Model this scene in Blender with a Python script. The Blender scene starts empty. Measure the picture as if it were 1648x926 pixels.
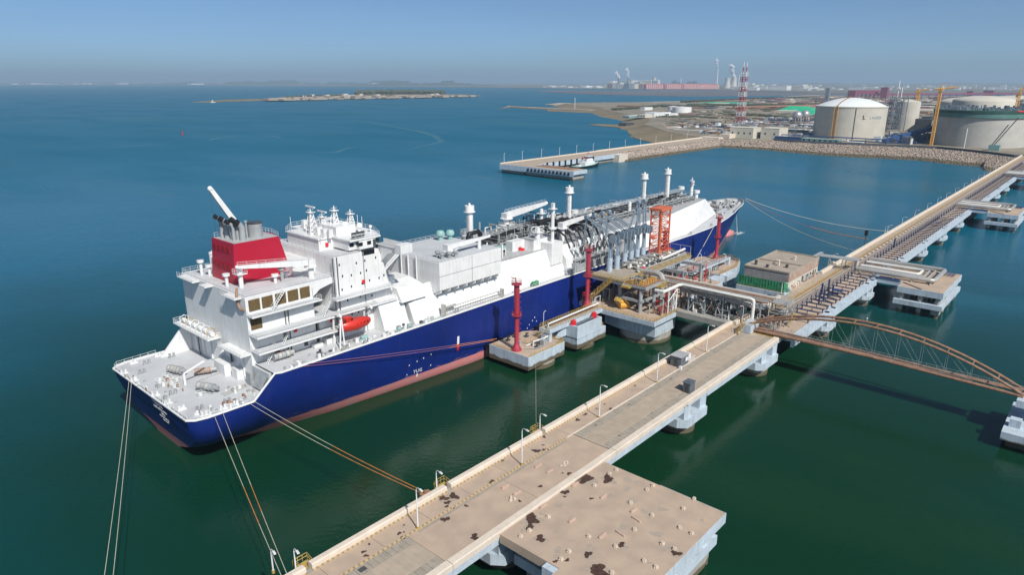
import bpy, bmesh, math, random
from mathutils import Vector, Matrix
R = math.radians
PI = math.pi
random.seed(7)
rnd = random.Random(11)
S = bpy.context.scene
C = S.collection

# ------------------------------------------------------------------ camera
CAMH = 79.0
PITCH, HEAD = 16.8135, 41.7383
cam_d = bpy.data.cameras.new('camera'); cam = bpy.data.objects.new('camera', cam_d); C.objects.link(cam)
cam_d.sensor_width = 36; cam_d.lens = 24.0
cam_d.clip_start = 1; cam_d.clip_end = 90000
cam.location = (0, 0, CAMH)
cam.rotation_euler = (R(90 - PITCH), 0, R(HEAD - 90))
S.camera = cam

# ------------------------------------------------------------------ sky, sun, exposure
SUN_EL = 45.0
SUN_AZ = math.atan2(-.95, -.31)            # direction towards the sun in the x-y plane
w = bpy.data.worlds.new('World'); S.world = w; w.use_nodes = True
nt = w.node_tree; nt.nodes.clear()
sky = nt.nodes.new('ShaderNodeTexSky'); sky.sky_type = 'NISHITA'; sky.sun_disc = False
sky.sun_elevation = R(SUN_EL); sky.sun_rotation = PI / 2 - SUN_AZ
sky.altitude = 0; sky.air_density = .4; sky.dust_density = 1.08; sky.ozone_density = 4.5
bg = nt.nodes.new('ShaderNodeBackground'); bg.inputs[1].default_value = 0.13
wo = nt.nodes.new('ShaderNodeOutputWorld')
tint = nt.nodes.new('ShaderNodeMix'); tint.data_type = 'RGBA'; tint.blend_type = 'MULTIPLY'; tint.inputs[0].default_value = 1; tint.inputs[7].default_value = (.91, 1, .93, 1)
tc = nt.nodes.new('ShaderNodeTexCoord'); mpn = nt.nodes.new('ShaderNodeMapping'); mpn.inputs['Scale'].default_value = (1.2, 1.2, 9); nt.links.new(tc.outputs['Generated'], mpn.inputs[0])
hn = nt.nodes.new('ShaderNodeTexNoise'); hn.inputs['Scale'].default_value = 2.2; hn.inputs['Detail'].default_value = 6; nt.links.new(mpn.outputs[0], hn.inputs['Vector'])   # thin uneven haze
hr = nt.nodes.new('ShaderNodeMapRange'); hr.inputs[1].default_value = .3; hr.inputs[2].default_value = .7; hr.inputs[3].default_value = .965; hr.inputs[4].default_value = 1.035; nt.links.new(hn.outputs[0], hr.inputs[0])
hm_ = nt.nodes.new('ShaderNodeVectorMath'); hm_.operation = 'SCALE'; nt.links.new(sky.outputs[0], hm_.inputs[0]); nt.links.new(hr.outputs[0], hm_.inputs['Scale'])
nt.links.new(hm_.outputs[0], tint.inputs[6]); nt.links.new(tint.outputs[2], bg.inputs[0]); nt.links.new(bg.outputs[0], wo.inputs[0])
sun_d = bpy.data.lights.new('sun', 'SUN'); sun = bpy.data.objects.new('sun', sun_d); C.objects.link(sun)
sun_d.energy = 4.9; sun_d.angle = R(0.5); sun_d.color = (1, .955, .89)
sdir = Vector((math.cos(SUN_AZ) * math.cos(R(SUN_EL)), math.sin(SUN_AZ) * math.cos(R(SUN_EL)), math.sin(R(SUN_EL))))
sun.rotation_euler = sdir.to_track_quat('Z', 'Y').to_euler()
S.view_settings.view_transform = 'Standard'; S.view_settings.look = 'None'
S.view_settings.exposure = 0; S.view_settings.gamma = 1
S.cycles.max_bounces = 5; S.cycles.volume_bounces = 0; S.cycles.diffuse_bounces = 3; S.cycles.glossy_bounces = 3

# ------------------------------------------------------------------ a survey helper: sight line of the photo cut with a known plane
_th, _hd, _F = R(PITCH), R(HEAD), 1098.7
_fw = Vector((math.cos(_hd) * math.cos(_th), math.sin(_hd) * math.cos(_th), -math.sin(_th)))
_rt = Vector((math.sin(_hd), -math.cos(_hd), 0)); _up = _rt.cross(_fw)
def _ray(x, y): return _fw + _rt * ((x - 824) / _F) - _up * ((y - 463) / _F)
def PZ(x, y, z=0.0): r = _ray(x, y); t = (z - CAMH) / r.z; return Vector((r.x * t, r.y * t, z))
def PY(x, y, Y): r = _ray(x, y); t = Y / r.y; return Vector((r.x * t, Y, CAMH + r.z * t))
def PD(x, y, d): r = _ray(x, y); t = d / math.hypot(r.x, r.y); return Vector((r.x * t, r.y * t, CAMH + r.z * t))

# ------------------------------------------------------------------ materials
def mat(name, col, rough=.6, var=.12, scale=.5, metal=0, bump=0, col2=None, streak=0, tide=None, plates=None, scuff=False, bscale=None, detail=4, thr=None):
    m = bpy.data.materials.new(name); m.use_nodes = True
    n = m.node_tree.nodes; l = m.node_tree.links
    b = n['Principled BSDF']; b.inputs['Roughness'].default_value = rough; b.inputs['Metallic'].default_value = metal
    geo = n.new('ShaderNodeNewGeometry')
    no = n.new('ShaderNodeTexNoise'); no.inputs['Scale'].default_value = scale; no.inputs['Detail'].default_value = detail
    l.new(geo.outputs['Position'], no.inputs['Vector'])
    ra = n.new('ShaderNodeMapRange'); ra.inputs[1].default_value = .3 if thr is None else thr[0]; ra.inputs[2].default_value = .7 if thr is None else thr[1]
    l.new(no.outputs[0], ra.inputs[0])
    mx = n.new('ShaderNodeMix'); mx.data_type = 'RGBA'
    c2 = col2 or tuple(min(1, c * (1 + var)) for c in col)
    c1 = tuple(c * (1 - var) for c in col) if not col2 else col
    mx.inputs[6].default_value = (*c1, 1); mx.inputs[7].default_value = (*c2, 1)
    l.new(ra.outputs[0], mx.inputs[0]); out = mx.outputs[2]
    if streak:                                     # rain streaks: noise stretched along z
        mp = n.new('ShaderNodeMapping'); mp.inputs['Scale'].default_value = (1.3, 1.3, .12); l.new(geo.outputs['Position'], mp.inputs[0])
        n2 = n.new('ShaderNodeTexNoise'); n2.inputs['Scale'].default_value = 1.0; n2.inputs['Detail'].default_value = 5; l.new(mp.outputs[0], n2.inputs['Vector'])
        r2 = n.new('ShaderNodeMapRange'); r2.inputs[1].default_value = .5; r2.inputs[2].default_value = .8; r2.inputs[4].default_value = streak; l.new(n2.outputs[0], r2.inputs[0])
        m2 = n.new('ShaderNodeMix'); m2.data_type = 'RGBA'; m2.inputs[7].default_value = (.16, .11, .07, 1)
        l.new(r2.outputs[0], m2.inputs[0]); l.new(out, m2.inputs[6]); out = m2.outputs[2]
    if tide:                                       # weed and mud left by the tide below a level
        sp = n.new('ShaderNodeSeparateXYZ'); l.new(geo.outputs['Position'], sp.inputs[0])
        ad = n.new('ShaderNodeMath'); ad.operation = 'MULTIPLY_ADD'; ad.inputs[1].default_value = 1.6; l.new(no.outputs[0], ad.inputs[0]); l.new(sp.outputs[2], ad.inputs[2])
        r3 = n.new('ShaderNodeMapRange'); r3.inputs[1].default_value = tide + .55; r3.inputs[2].default_value = tide + 1.0; r3.inputs[3].default_value = 1; r3.inputs[4].default_value = 0
        l.new(ad.outputs[0], r3.inputs[0])
        m3 = n.new('ShaderNodeMix'); m3.data_type = 'RGBA'; m3.inputs[7].default_value = (.115, .095, .06, 1)
        l.new(r3.outputs[0], m3.inputs[0]); l.new(out, m3.inputs[6]); out = m3.outputs[2]
    if plates:                                     # welded plate seams
        pw, ph_, st_ = plates; s4 = n.new('ShaderNodeSeparateXYZ'); l.new(geo.outputs['Position'], s4.inputs[0]); ax_ = n.new('ShaderNodeMath'); l.new(s4.outputs[0], ax_.inputs[0]); l.new(s4.outputs[1], ax_.inputs[1]); cb_ = n.new('ShaderNodeCombineXYZ'); l.new(ax_.outputs[0], cb_.inputs[0]); l.new(s4.outputs[2], cb_.inputs[1])
        br = n.new('ShaderNodeTexBrick'); br.inputs['Scale'].default_value = 1; br.inputs['Brick Width'].default_value = pw; br.inputs['Row Height'].default_value = ph_; br.inputs['Mortar Size'].default_value = .05; br.inputs['Mortar Smooth'].default_value = .6
        br.inputs['Color1'].default_value = (1, 1, 1, 1); br.inputs['Color2'].default_value = (1 - st_ * .35,) * 3 + (1,); br.inputs['Mortar'].default_value = (1 - st_,) * 3 + (1,); l.new(cb_.outputs[0], br.inputs['Vector'])
        m5 = n.new('ShaderNodeMix'); m5.data_type = 'RGBA'; m5.blend_type = 'MULTIPLY'; m5.inputs[0].default_value = 1; l.new(out, m5.inputs[6]); l.new(br.outputs[0], m5.inputs[7]); out = m5.outputs[2]
    if scuff:                                      # fender scrapes and salt just above the waterline paint
        s6 = n.new('ShaderNodeSeparateXYZ'); l.new(geo.outputs['Position'], s6.inputs[0]); mp6 = n.new('ShaderNodeMapping'); mp6.inputs['Scale'].default_value = (.22, .22, 1.6); l.new(geo.outputs['Position'], mp6.inputs[0])
        n6 = n.new('ShaderNodeTexNoise'); n6.inputs['Scale'].default_value = 1; n6.inputs['Detail'].default_value = 8; l.new(mp6.outputs[0], n6.inputs['Vector'])
        z6 = n.new('ShaderNodeMapRange'); z6.inputs[1].default_value = 2.6; z6.inputs[2].default_value = 5.5; z6.inputs[3].default_value = .16; z6.inputs[4].default_value = -.12; l.new(s6.outputs[2], z6.inputs[0])
        a6 = n.new('ShaderNodeMath'); l.new(n6.outputs[0], a6.inputs[0]); l.new(z6.outputs[0], a6.inputs[1]); r6 = n.new('ShaderNodeMapRange'); r6.inputs[1].default_value = .66; r6.inputs[2].default_value = .72; r6.inputs[4].default_value = .55; l.new(a6.outputs[0], r6.inputs[0])
        m6 = n.new('ShaderNodeMix'); m6.data_type = 'RGBA'; m6.inputs[7].default_value = (.30, .17, .18, 1); l.new(r6.outputs[0], m6.inputs[0]); l.new(out, m6.inputs[6]); out = m6.outputs[2]
    l.new(out, b.inputs['Base Color'])
    if bump:
        nb = n.new('ShaderNodeTexNoise'); nb.inputs['Scale'].default_value = bscale or scale * 4; nb.inputs['Detail'].default_value = 3
        l.new(geo.outputs['Position'], nb.inputs['Vector'])
        bp = n.new('ShaderNodeBump'); bp.inputs['Distance'].default_value = bump; l.new(nb.outputs[0], bp.inputs['Height']); l.new(bp.outputs[0], b.inputs['Normal'])
    return m
M = {}
M['white'] = mat('white_paint', (.74, .745, .74), .38, .05, .3, streak=.22, plates=(6, 2.4, .10))
M['white2'] = mat('white_steel', (.70, .71, .71), .4, .05, .6, streak=.2)
M['deck'] = mat('grey_deck_paint', (.49, .505, .52), .55, .10, .18, streak=0, detail=7)
M['deck2'] = mat('trunk_deck_paint', (.38, .385, .39), .55, .10, .15, detail=7)
M['blue'] = mat('hull_blue', (.0015, .017, .165), .5, .18, .09, streak=.07, plates=(11, 2.7, .35), scuff=True)
M['boot'] = mat('hull_antifouling', (.60, .17, .18), .6, .15, .35, col2=(.46, .24, .23), streak=.1)
M['red'] = mat('funnel_red', (.40, .009, .033), .4, .05, .3, streak=.05)
M['mred'] = mat('monitor_red', (.36, .035, .06), .42, .1, .6, streak=.12)
M['brown'] = mat('louvre_mesh', (.13, .085, .03), .7, .3, 2.5)
M['black'] = mat('black_insulation', (.012, .013, .015), .5, .3, .5)
M['dark'] = mat('dark_steel', (.06, .065, .07), .5, .25, .6)
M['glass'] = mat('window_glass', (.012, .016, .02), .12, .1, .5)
M['grey'] = mat('grey_steel', (.32, .34, .35), .45, .15, .5, streak=.3)
M['arm'] = mat('arm_blue_grey', (.20, .26, .32), .42, .15, .7, streak=.15)
M['armlt'] = mat('arm_pale_blue', (.38, .46, .54), .42, .1, .7, streak=.15)
M['zinc'] = mat('galvanised_pipe', (.46, .45, .42), .36, .12, .4, metal=.35)
M['pipew'] = mat('white_pipe', (.68, .67, .63), .35, .05, .4)
M['orange'] = mat('gangway_orange', (.60, .14, .06), .45, .12, .8)
M['boat'] = mat('lifeboat_orange', (.55, .03, .018), .32, .05, .8)
M['yellow'] = mat('yellow_paint', (.40, .27, .07), .6, .3, 1.2, streak=.35)
M['rust'] = mat('rusty_steel', (.20, .10, .06), .7, .3, .9, col2=(.33, .20, .13), bump=.02)
M['rope'] = mat('mooring_rope', (.50, .48, .38), .8, .1, .8)
M['ropeo'] = mat('rusty_orange_rope', (.55, .20, .05), .8, .2, .8)
M['cone'] = mat('painted_concrete', (.45, .53, .60), .7, .10, .35, streak=.42, tide=2.7)
M['cont'] = mat('deck_concrete', (.475, .36, .27), .85, .1, .3, col2=(.365, .285, .22), bump=.02, bscale=2, detail=8)
M['road'] = mat('road_concrete', (.43, .35, .27), .85, .1, .5, col2=(.34, .285, .225), bump=.02, bscale=3, detail=8)
M['slab'] = mat('cover_slab_concrete', (.37, .32, .26), .9, .15, .9, col2=(.27, .24, .20), bump=.03, bscale=5)
M['para'] = mat('parapet_concrete', (.62, .54, .45), .8, .08, .4, streak=.12)
M['under'] = mat('raw_concrete', (.33, .32, .29), .85, .12, .4, streak=.25, tide=1.2)
M['stain'] = mat('wet_oil_stain', (.075, .042, .028), .45, .3, 1.5)
M['dust'] = mat('grey_damp_patch', (.36, .30, .24), .8, .1, 1.5)
M['bluep'] = mat('blue_painted_steel', (.025, .05, .13), .5, .15, 1)
M['green'] = mat('green_netting', (.03, .22, .10), .8, .35, .9, streak=.2)
M['brick'] = mat('weathered_brick', (.33, .20, .14), .85, .3, .8, col2=(.42, .36, .31), streak=.2)
M['roofc'] = mat('roof_screed', (.34, .29, .235), .9, .12, .25, streak=.0)
M['tankc'] = mat('tank_concrete', (.52, .49, .42), .8, .07, .08, streak=.12)
M['tankg'] = mat('raw_tank_concrete', (.43, .42, .385), .8, .08, .1, streak=.2)
M['dome'] = mat('dome_white', (.72, .76, .76), .5, .03, .1)
M['land'] = mat('dry_ground', (.29, .245, .19), .9, .2, .02, col2=(.15, .14, .10), detail=12)
M['land2'] = mat('far_ground', (.115, .11, .085), .95, .2, .0035, col2=(.19, .165, .13), detail=9)
M['sand'] = mat('tidal_sand', (.24, .185, .115), .8, .2, .02, col2=(.14, .12, .07), detail=9)
M['pale'] = mat('pale_sand', (.36, .30, .235), .85, .2, .01, detail=7)
M['rock'] = mat('armour_rock', (.44, .36, .29), .9, .3, .5, col2=(.15, .12, .10), tide=2.2, thr=(.38, .6))
M['asph'] = mat('dark_road', (.10, .10, .11), .8, .2, .1)
M['leaf'] = mat('tree_foliage', (.045, .058, .032), .9, .4, .05, col2=(.09, .095, .055))
M['plum'] = mat('conveyor_plum', (.20, .05, .09), .6, .2, .05)
M['pink'] = mat('warehouse_red', (.55, .07, .09), .6, .15, .01)
M['cream'] = mat('cream_wall', (.55, .52, .44), .7, .06, .2)
M['teal'] = mat('teal_wall', (.16, .30, .29), .6, .1, .3)
M['roofg'] = mat('bright_green_sheet', (.03, .42, .22), .5, .15, .1)
M['steelb'] = mat('blue_shed', (.03, .075, .19), .5, .2, .2)
M['crane'] = mat('crane_yellow', (.60, .30, .04), .5, .15, .3)
M['chim'] = mat('mast_white', (.58, .56, .57), .5, .05, .1)
M['chimr'] = mat('mast_red', (.30, .05, .07), .5, .1, .1)
M['steam'] = mat('steam_white', (.85, .85, .87), 1, .03, .01)
M['hill'] = mat('wooded_hill', (.05, .07, .04), .95, .3, .002)
M['tugg'] = mat('tug_green_grey', (.25, .42, .40), .5, .1, .5)
M['foam'] = mat('foam', (.75, .78, .78), .7, .05, .5)
M['text'] = mat('white_lettering', (.78, .78, .78), .5, .02, .5)
M['textk'] = mat('black_lettering', (.03, .03, .035), .6, .02, .5)
M['textb'] = mat('pale_blue_lettering', (.46, .53, .58), .6, .02, .5)
M['redw'] = mat('fender_red', (.62, .02, .03), .45, .08, .6)
M['gate'] = mat('kiosk_grey', (.10, .12, .14), .5, .15, .8)

M['ptow'] = mat('process_steel', (.09, .12, .16), .6, .5, .2, col2=(.22, .25, .28))
def water_mat():
    m = bpy.data.materials.new('sea_water'); m.use_nodes = True
    n = m.node_tree.nodes; l = m.node_tree.links; b = n['Principled BSDF']
    b.inputs['IOR'].default_value = 1.333; b.inputs['Specular IOR Level'].default_value = .22
    geo = n.new('ShaderNodeNewGeometry'); pos = geo.outputs['Position']
    def noise(sc, det, rot=0, st=(1, 1, 1)):
        mp = n.new('ShaderNodeMapping'); mp.inputs['Rotation'].default_value = (0, 0, rot); mp.inputs['Scale'].default_value = st; l.new(pos, mp.inputs[0])
        t = n.new('ShaderNodeTexNoise'); t.inputs['Scale'].default_value = sc; t.inputs['Detail'].default_value = det; l.new(mp.outputs[0], t.inputs['Vector']); return t.outputs[0]
    def rng(v, a, b_, c=0, d=1):
        r = n.new('ShaderNodeMapRange'); r.interpolation_type = 'SMOOTHSTEP'
        for i, x in enumerate((a, b_, c, d)): r.inputs[i + 1].default_value = x
        l.new(v, r.inputs[0]); return r.outputs[0]
    def mth(op, a, b_):
        k = n.new('ShaderNodeMath'); k.operation = op
        for i, x in enumerate((a, b_)):
            if isinstance(x, (int, float)): k.inputs[i].default_value = x
            else: l.new(x, k.inputs[i])
        return k.outputs[0]
    def mixc(f, a, b_):
        x = n.new('ShaderNodeMix'); x.data_type = 'RGBA'; l.new(f, x.inputs[0])
        for i, c in ((6, a), (7, b_)):
            if isinstance(c, tuple): x.inputs[i].default_value = (*c, 1)
            else: l.new(c, x.inputs[i])
        return x.outputs[2]
    # green round the berth paints in dark reflections and less sky, bluer outside
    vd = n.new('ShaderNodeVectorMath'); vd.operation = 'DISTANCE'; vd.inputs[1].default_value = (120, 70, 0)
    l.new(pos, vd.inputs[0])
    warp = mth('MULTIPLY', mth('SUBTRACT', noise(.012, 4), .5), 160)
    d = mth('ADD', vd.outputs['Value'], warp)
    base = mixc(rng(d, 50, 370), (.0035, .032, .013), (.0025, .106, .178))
    refl_green = mth('MULTIPLY', rng(noise(.02, 5, .6, (1, .35, 1)), .52, .72), rng(d, 60, 200, .55, .12))
    base = mixc(refl_green, base, (.011, .043, .014))
    slick = mth('MULTIPLY', rng(noise(.0045, 6, .5, (1, .28, 1)), .56, .64), .45)
    base = mixc(slick, base, (.014, .115, .155))
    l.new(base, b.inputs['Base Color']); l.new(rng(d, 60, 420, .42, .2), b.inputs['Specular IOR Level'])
    r = mth('ADD', mth('ADD', .10, rng(d, 150, 900, 0, .26)), mth('MULTIPLY', rng(noise(.01, 4, .4, (1, .4, 1)), .4, .7), .08)); l.new(r, b.inputs['Roughness'])
    # ripples, stronger offshore than in the lee of the berth
    h = mth('ADD', mth('MULTIPLY', noise(1.3, 4, .5, (1, .6, 1)), .22), mth('MULTIPLY', noise(.2, 4, .5, (1, .45, 1)), .28))
    amp = rng(d, 60, 500, .22, .75)
    bp = n.new('ShaderNodeBump'); bp.inputs['Distance'].default_value = 1.0
    l.new(h, bp.inputs['Height']); l.new(amp, bp.inputs['Strength']); l.new(bp.outputs[0], b.inputs['Normal'])
    return m
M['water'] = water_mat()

# ------------------------------------------------------------------ mesh helpers
ORG = {}
class MB:
    def __init__(s): s.v = []; s.f = []; s.sm = []
    def add(s, vs, fs, smooth=False):
        k = len(s.v); s.v += [tuple(p) for p in vs]; s.f += [tuple(i + k for i in f) for f in fs]; s.sm += [smooth] * len(fs); return s
    def box(s, x0, x1, y0, y1, z0, z1):
        if x0 > x1: x0, x1 = x1, x0
        if y0 > y1: y0, y1 = y1, y0
        if z0 > z1: z0, z1 = z1, z0
        return s.add([(x0, y0, z0), (x1, y0, z0), (x1, y1, z0), (x0, y1, z0), (x0, y0, z1), (x1, y0, z1), (x1, y1, z1), (x0, y1, z1)],
              [(0, 3, 2, 1), (4, 5, 6, 7), (0, 1, 5, 4), (1, 2, 6, 5), (2, 3, 7, 6), (3, 0, 4, 7)])
    def tube(s, p, q, r, n=8, r2=None, caps=True):
        p, q = Vector(p), Vector(q); d = (q - p)
        if d.length < 1e-6: return s
        d.normalize(); a = d.orthogonal().normalized(); b = d.cross(a); r2 = r if r2 is None else r2
        ph = PI / n
        vs = [p + (a * math.cos(2 * PI * i / n + ph) + b * math.sin(2 * PI * i / n + ph)) * r for i in range(n)] + [q + (a * math.cos(2 * PI * i / n + ph) + b * math.sin(2 * PI * i / n + ph)) * r2 for i in range(n)]
        s.add(vs, [(i, (i + 1) % n, n + (i + 1) % n, n + i) for i in range(n)], n > 5)
        if caps: s.add(vs, [tuple(range(n))[::-1], tuple(range(n, 2 * n))])
        return s
    def bar(s, p, q, wd=.1): return s.tube(p, q, wd * .72, 4)
    def path(s, pts, r, n=8):
        pts = [Vector(p) for p in pts]
        dirs = [(pts[i + 1] - pts[i]).normalized() for i in range(len(pts) - 1)]
        up = Vector((0, 0, 1)) if abs(dirs[0].z) < .9 else Vector((1, 0, 0))
        rings = []
        for i, p in enumerate(pts):
            t = dirs[0] if i == 0 else dirs[-1] if i == len(pts) - 1 else (dirs[i - 1] + dirs[i]).normalized()
            a = up - t * up.dot(t)
            if a.length < .05: a = t.orthogonal()
            a.normalize(); b = t.cross(a); up = a
            k = 1 if i in (0, len(pts) - 1) else 1 / max(.5, math.sqrt((1 + dirs[i - 1].dot(dirs[i])) / 2))
            rings.append([p + (a * math.cos(2 * PI * j / n) + b * math.sin(2 * PI * j / n)) * r * (k if 0 else 1) for j in range(n)])
        return s.loft(rings, True, True)
    def loft(s, rings, smooth=False, caps=True, closed=True):
        n = len(rings[0]); vs = [p for r in rings for p in r]; fs = []
        for k in range(len(rings) - 1):
            for j in range(n if closed else n - 1):
                fs.append((k * n + j, k * n + (j + 1) % n, (k + 1) * n + (j + 1) % n, (k + 1) * n + j))
        s.add(vs, fs, smooth)
        if caps: s.add(rings[0], [tuple(range(n))[::-1]]); s.add(rings[-1], [tuple(range(n))])
        return s
    def prism(s, poly, z0, z1):                    # polygon in x-y
        return s.loft([[(x, y, z0) for x, y in poly], [(x, y, z1) for x, y in poly]])
    def prismy(s, poly, y0, y1):                   # polygon in x-z
        return s.loft([[(x, y0, z) for x, z in poly], [(x, y1, z) for x, z in poly]])
    def prismx(s, poly, x0, x1):                   # polygon in y-z
        return s.loft([[(x0, y, z) for y, z in poly], [(x1, y, z) for y, z in poly]])
    def cyl(s, x, y, z0, z1, r, n=16, r2=None): return s.tube((x, y, z0), (x, y, z1), r, n, r2)
    def lathe(s, x, y, prof, n=20, smooth=True):
        return s.loft([[(x + r * math.cos(2 * PI * i / n), y + r * math.sin(2 * PI * i / n), z) for i in range(n)] for r, z in prof], smooth, True)
    def ball(s, c, r, n=10, m=6, sx=1, sy=1, sz=1):
        return s.loft([[(c[0] + max(.001, math.sin(PI * k / m)) * r * sx * math.cos(2 * PI * i / n), c[1] + max(.001, math.sin(PI * k / m)) * r * sy * math.sin(2 * PI * i / n), c[2] - math.cos(PI * k / m) * r * sz) for i in range(n)] for k in range(m + 1)], True, False)
    def sheet(s, pts): return s.add(pts, [tuple(range(len(pts)))])
    def rail(s, pts, h=1.1, step=2.5, w_=.06, rails=2, closed=False):
        pts = [Vector(p) for p in pts]
        if closed: pts.append(pts[0])
        for a, b in zip(pts, pts[1:]):
            L = (b - a).length; n = max(1, round(L / step))
            for k in range(n + 1):
                p = a.lerp(b, k / n); s.bar(p, p + Vector((0, 0, h)), w_)
            for j in range(rails):
                z = Vector((0, 0, h * (j + 1) / rails)); s.bar(a + z, b + z, w_)
        return s
def origin(o): return ORG.get(o.name, Vector((0, 0, 0)))
SPLIT = {'bracket', 'pier_cap', 'pier_shaft', 'vestibule', 'girder', 'lower_beam', 'pile', 'bearing_block', 'fender', 'column', 'platform', 'drain_pipe', 'concrete_cap', 'edge_beam', 'parapet', 'landing_railing', 'end_support', 'bearing_beam', 'steel_bar', 'boat_davit', 'boom_rest', 'deck_locker', 'mooring_roller', 'fire_box', 'dry_powder_unit', 'cross_tie', 'hanger', 'valve_gear', 'cable_tray', 'blue_frame', 'upper_deck', 'doorway', 'yellow_tank', 'tug_house', 'roof_upstand', 'vent_panel', 'counterweight', 'boat_window', 'boom', 'manifold_flange', 'deck_fittings', 'roof_fittings', 'stair_tower', 'radar_mast', 'deck_slab', 'roof_parapet', 'pipe_support', 'drip_tank', 'screen_plate', 'upper_wall'}
def pieces(mb):                                    # loose pieces of a builder, one builder each
    key = {}; par = []
    def fnd(i):
        while par[i] != i: par[i] = par[par[i]]; i = par[i]
        return i
    ids = []
    for p in mb.v:
        k = (round(p[0], 3), round(p[1], 3), round(p[2], 3))
        if k not in key: key[k] = len(par); par.append(len(par))
        ids.append(key[k])
    for f in mb.f:
        a = fnd(ids[f[0]])
        for i in f[1:]: par[fnd(ids[i])] = a
    groups = {}
    for f, s in zip(mb.f, mb.sm): groups.setdefault(fnd(ids[f[0]]), []).append((f, s))
    out = []
    for g in groups.values():
        q = MB(); mp = {}
        for f, s in g:
            for i in f:
                if i not in mp: mp[i] = len(q.v); q.v.append(mb.v[i])
            q.f.append(tuple(mp[i] for i in f)); q.sm.append(s)
        out.append(q)
    return out
def obj(name, mb, m, parent=None, loc=None, label=None):
    if parent is not None and name in SPLIT:
        ps = pieces(mb)
        if 1 < len(ps) <= 60:
            os_ = [obj1(name, q, m, parent, loc, label) for q in ps]; return os_[0]
    return obj1(name, mb, m, parent, loc, label)
def obj1(name, mb, m, parent=None, loc=None, label=None):
    o0 = origin(parent) if parent else Vector(loc or (0, 0, 0))
    me = bpy.data.meshes.new(name)
    me.from_pydata([(x - o0.x, y - o0.y, z - o0.z) for x, y, z in mb.v], [], mb.f); me.update()
    for p, q in zip(me.polygons, mb.sm): p.use_smooth = q
    me.materials.append(M[m] if isinstance(m, str) else m)
    bm = bmesh.new(); bm.from_mesh(me); bmesh.ops.remove_doubles(bm, verts=bm.verts, dist=1e-4); bmesh.ops.recalc_face_normals(bm, faces=bm.faces); bm.to_mesh(me); bm.free()
    if any(mb.sm): me.set_sharp_from_angle(angle=R(42))
    o = bpy.data.objects.new(name, me); C.objects.link(o); ORG[o.name] = o0
    if parent: o.parent = parent
    else: o.location = o0
    if label: o['label'] = label
    return o
def tag(o, label, cat, group=None):
    o['label'] = label; o['category'] = cat
    if group: o['group'] = group
    return o
def thing(name, label, cat, loc, group=None):
    o = bpy.data.objects.new(name, None); C.objects.link(o); o.location = loc; ORG[o.name] = Vector(loc)
    return tag(o, label, cat, group)
def struct(name, mb, m, kind='structure'):
    o = obj(name, mb, m); o['kind'] = kind; return o
def dup(root, loc, label, rz=0):
    def cp(o, p):
        c = o.copy(); C.objects.link(c); c.parent = p
        ORG[c.name] = Vector(loc)
        for ch in list(o.children): cp(ch, c)
        return c
    r = cp(root, None); r.location = loc; r['label'] = label; r.rotation_euler = (0, 0, rz)
    return r
def fixn(o):                                       # children of a copy need the copy's parent inverse left alone
    return o
def textmesh(name, body, size, m, parent, mw, flat=.02, label=None):
    cu = bpy.data.curves.new(name, 'FONT'); cu.body = body; cu.size = size; cu.align_x = 'CENTER'; cu.extrude = flat; cu.resolution_u = 2
    t = bpy.data.objects.new(name, cu); C.objects.link(t); bpy.context.view_layer.update()
    me = bpy.data.meshes.new_from_object(t.evaluated_get(bpy.context.evaluated_depsgraph_get()))
    bpy.data.objects.remove(t); bpy.data.curves.remove(cu)
    o0 = origin(parent); me.transform(Matrix.Translation(-o0) @ mw)
    me.materials.clear(); me.materials.append(M[m]); o = bpy.data.objects.new(name, me); C.objects.link(o); o.parent = parent
    if label: o['label'] = label
    return o
def frame(px, ax, ay, az):                         # matrix from origin and axes
    return Matrix(((ax[0], ay[0], az[0], px[0]), (ax[1], ay[1], az[1], px[1]), (ax[2], ay[2], az[2], px[2]), (0, 0, 0, 1)))
def lerp(a, b, t): return a + (b - a) * t
def interp(tab, x):
    if x <= tab[0][0]: return tab[0][1]
    for (a, b), (c, d) in zip(tab, tab[1:]):
        if x <= c: return b + (d - b) * (x - a) / (c - a)
    return tab[-1][1]

# ================================================================== SETTING: water, haze
sea = MB()
sea.sheet([(-45000, -45000, 0), (45000, -45000, 0), (45000, 45000, 0), (-45000, 45000, 0)])
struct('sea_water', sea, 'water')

# ================================================================== THE SHIP
YC = 153.0
ship = thing('gas_tanker', 'large blue and white gas tanker with a red funnel moored alongside the jetty', 'ship', (48, YC, 0))
# stations: x at keel side, half breadth there, x at deck, half breadth at deck, curve power
ST = [(52.4, 5, 49.3, 19.9, 2.9), (53.4, 6, 50.6, 21.2, 2.9), (55, 7.2, 53, 21.8, 2.9), (58, 8.5, 57, 21.9, 2.9), (63, 11, 63, 22, 2.6), (68.5, 13.2, 68.5, 22, 2.4), (86, 16.8, 86, 22, 2.1), (107, 19, 107, 22, 2),
      (130, 21.3, 130, 22, 2), (150, 22, 150, 22, 2), (262, 22, 262, 22, 2), (277, 20.2, 278, 21.4, 1.3), (290, 17.6, 292, 19.6, 1.1), (303, 14.0, 306, 16.9, 1), (315, 10.0, 320, 13.6, .9), (326, 6.2, 333, 10.0, .8), (335, 3.2, 341, 8.2, .75), (340, 1.6, 347, 6.4, .72), (342.5, .9, 350.5, 4.9, .7), (344, .5, 353, 3.2, .7), (344.6, .3, 354.4, 1.7, .7), (344.8, .15, 355, .3, .7)]
def zdeck(x):
    return interp([(63, 12.5), (68.3, 17.3), (70, 17.0), (285, 17.0), (320, 17.0), (355, 17.4)], x)
def dbd(x): return interp([(s[2], s[3]) for s in ST], x)
fine = []
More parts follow.
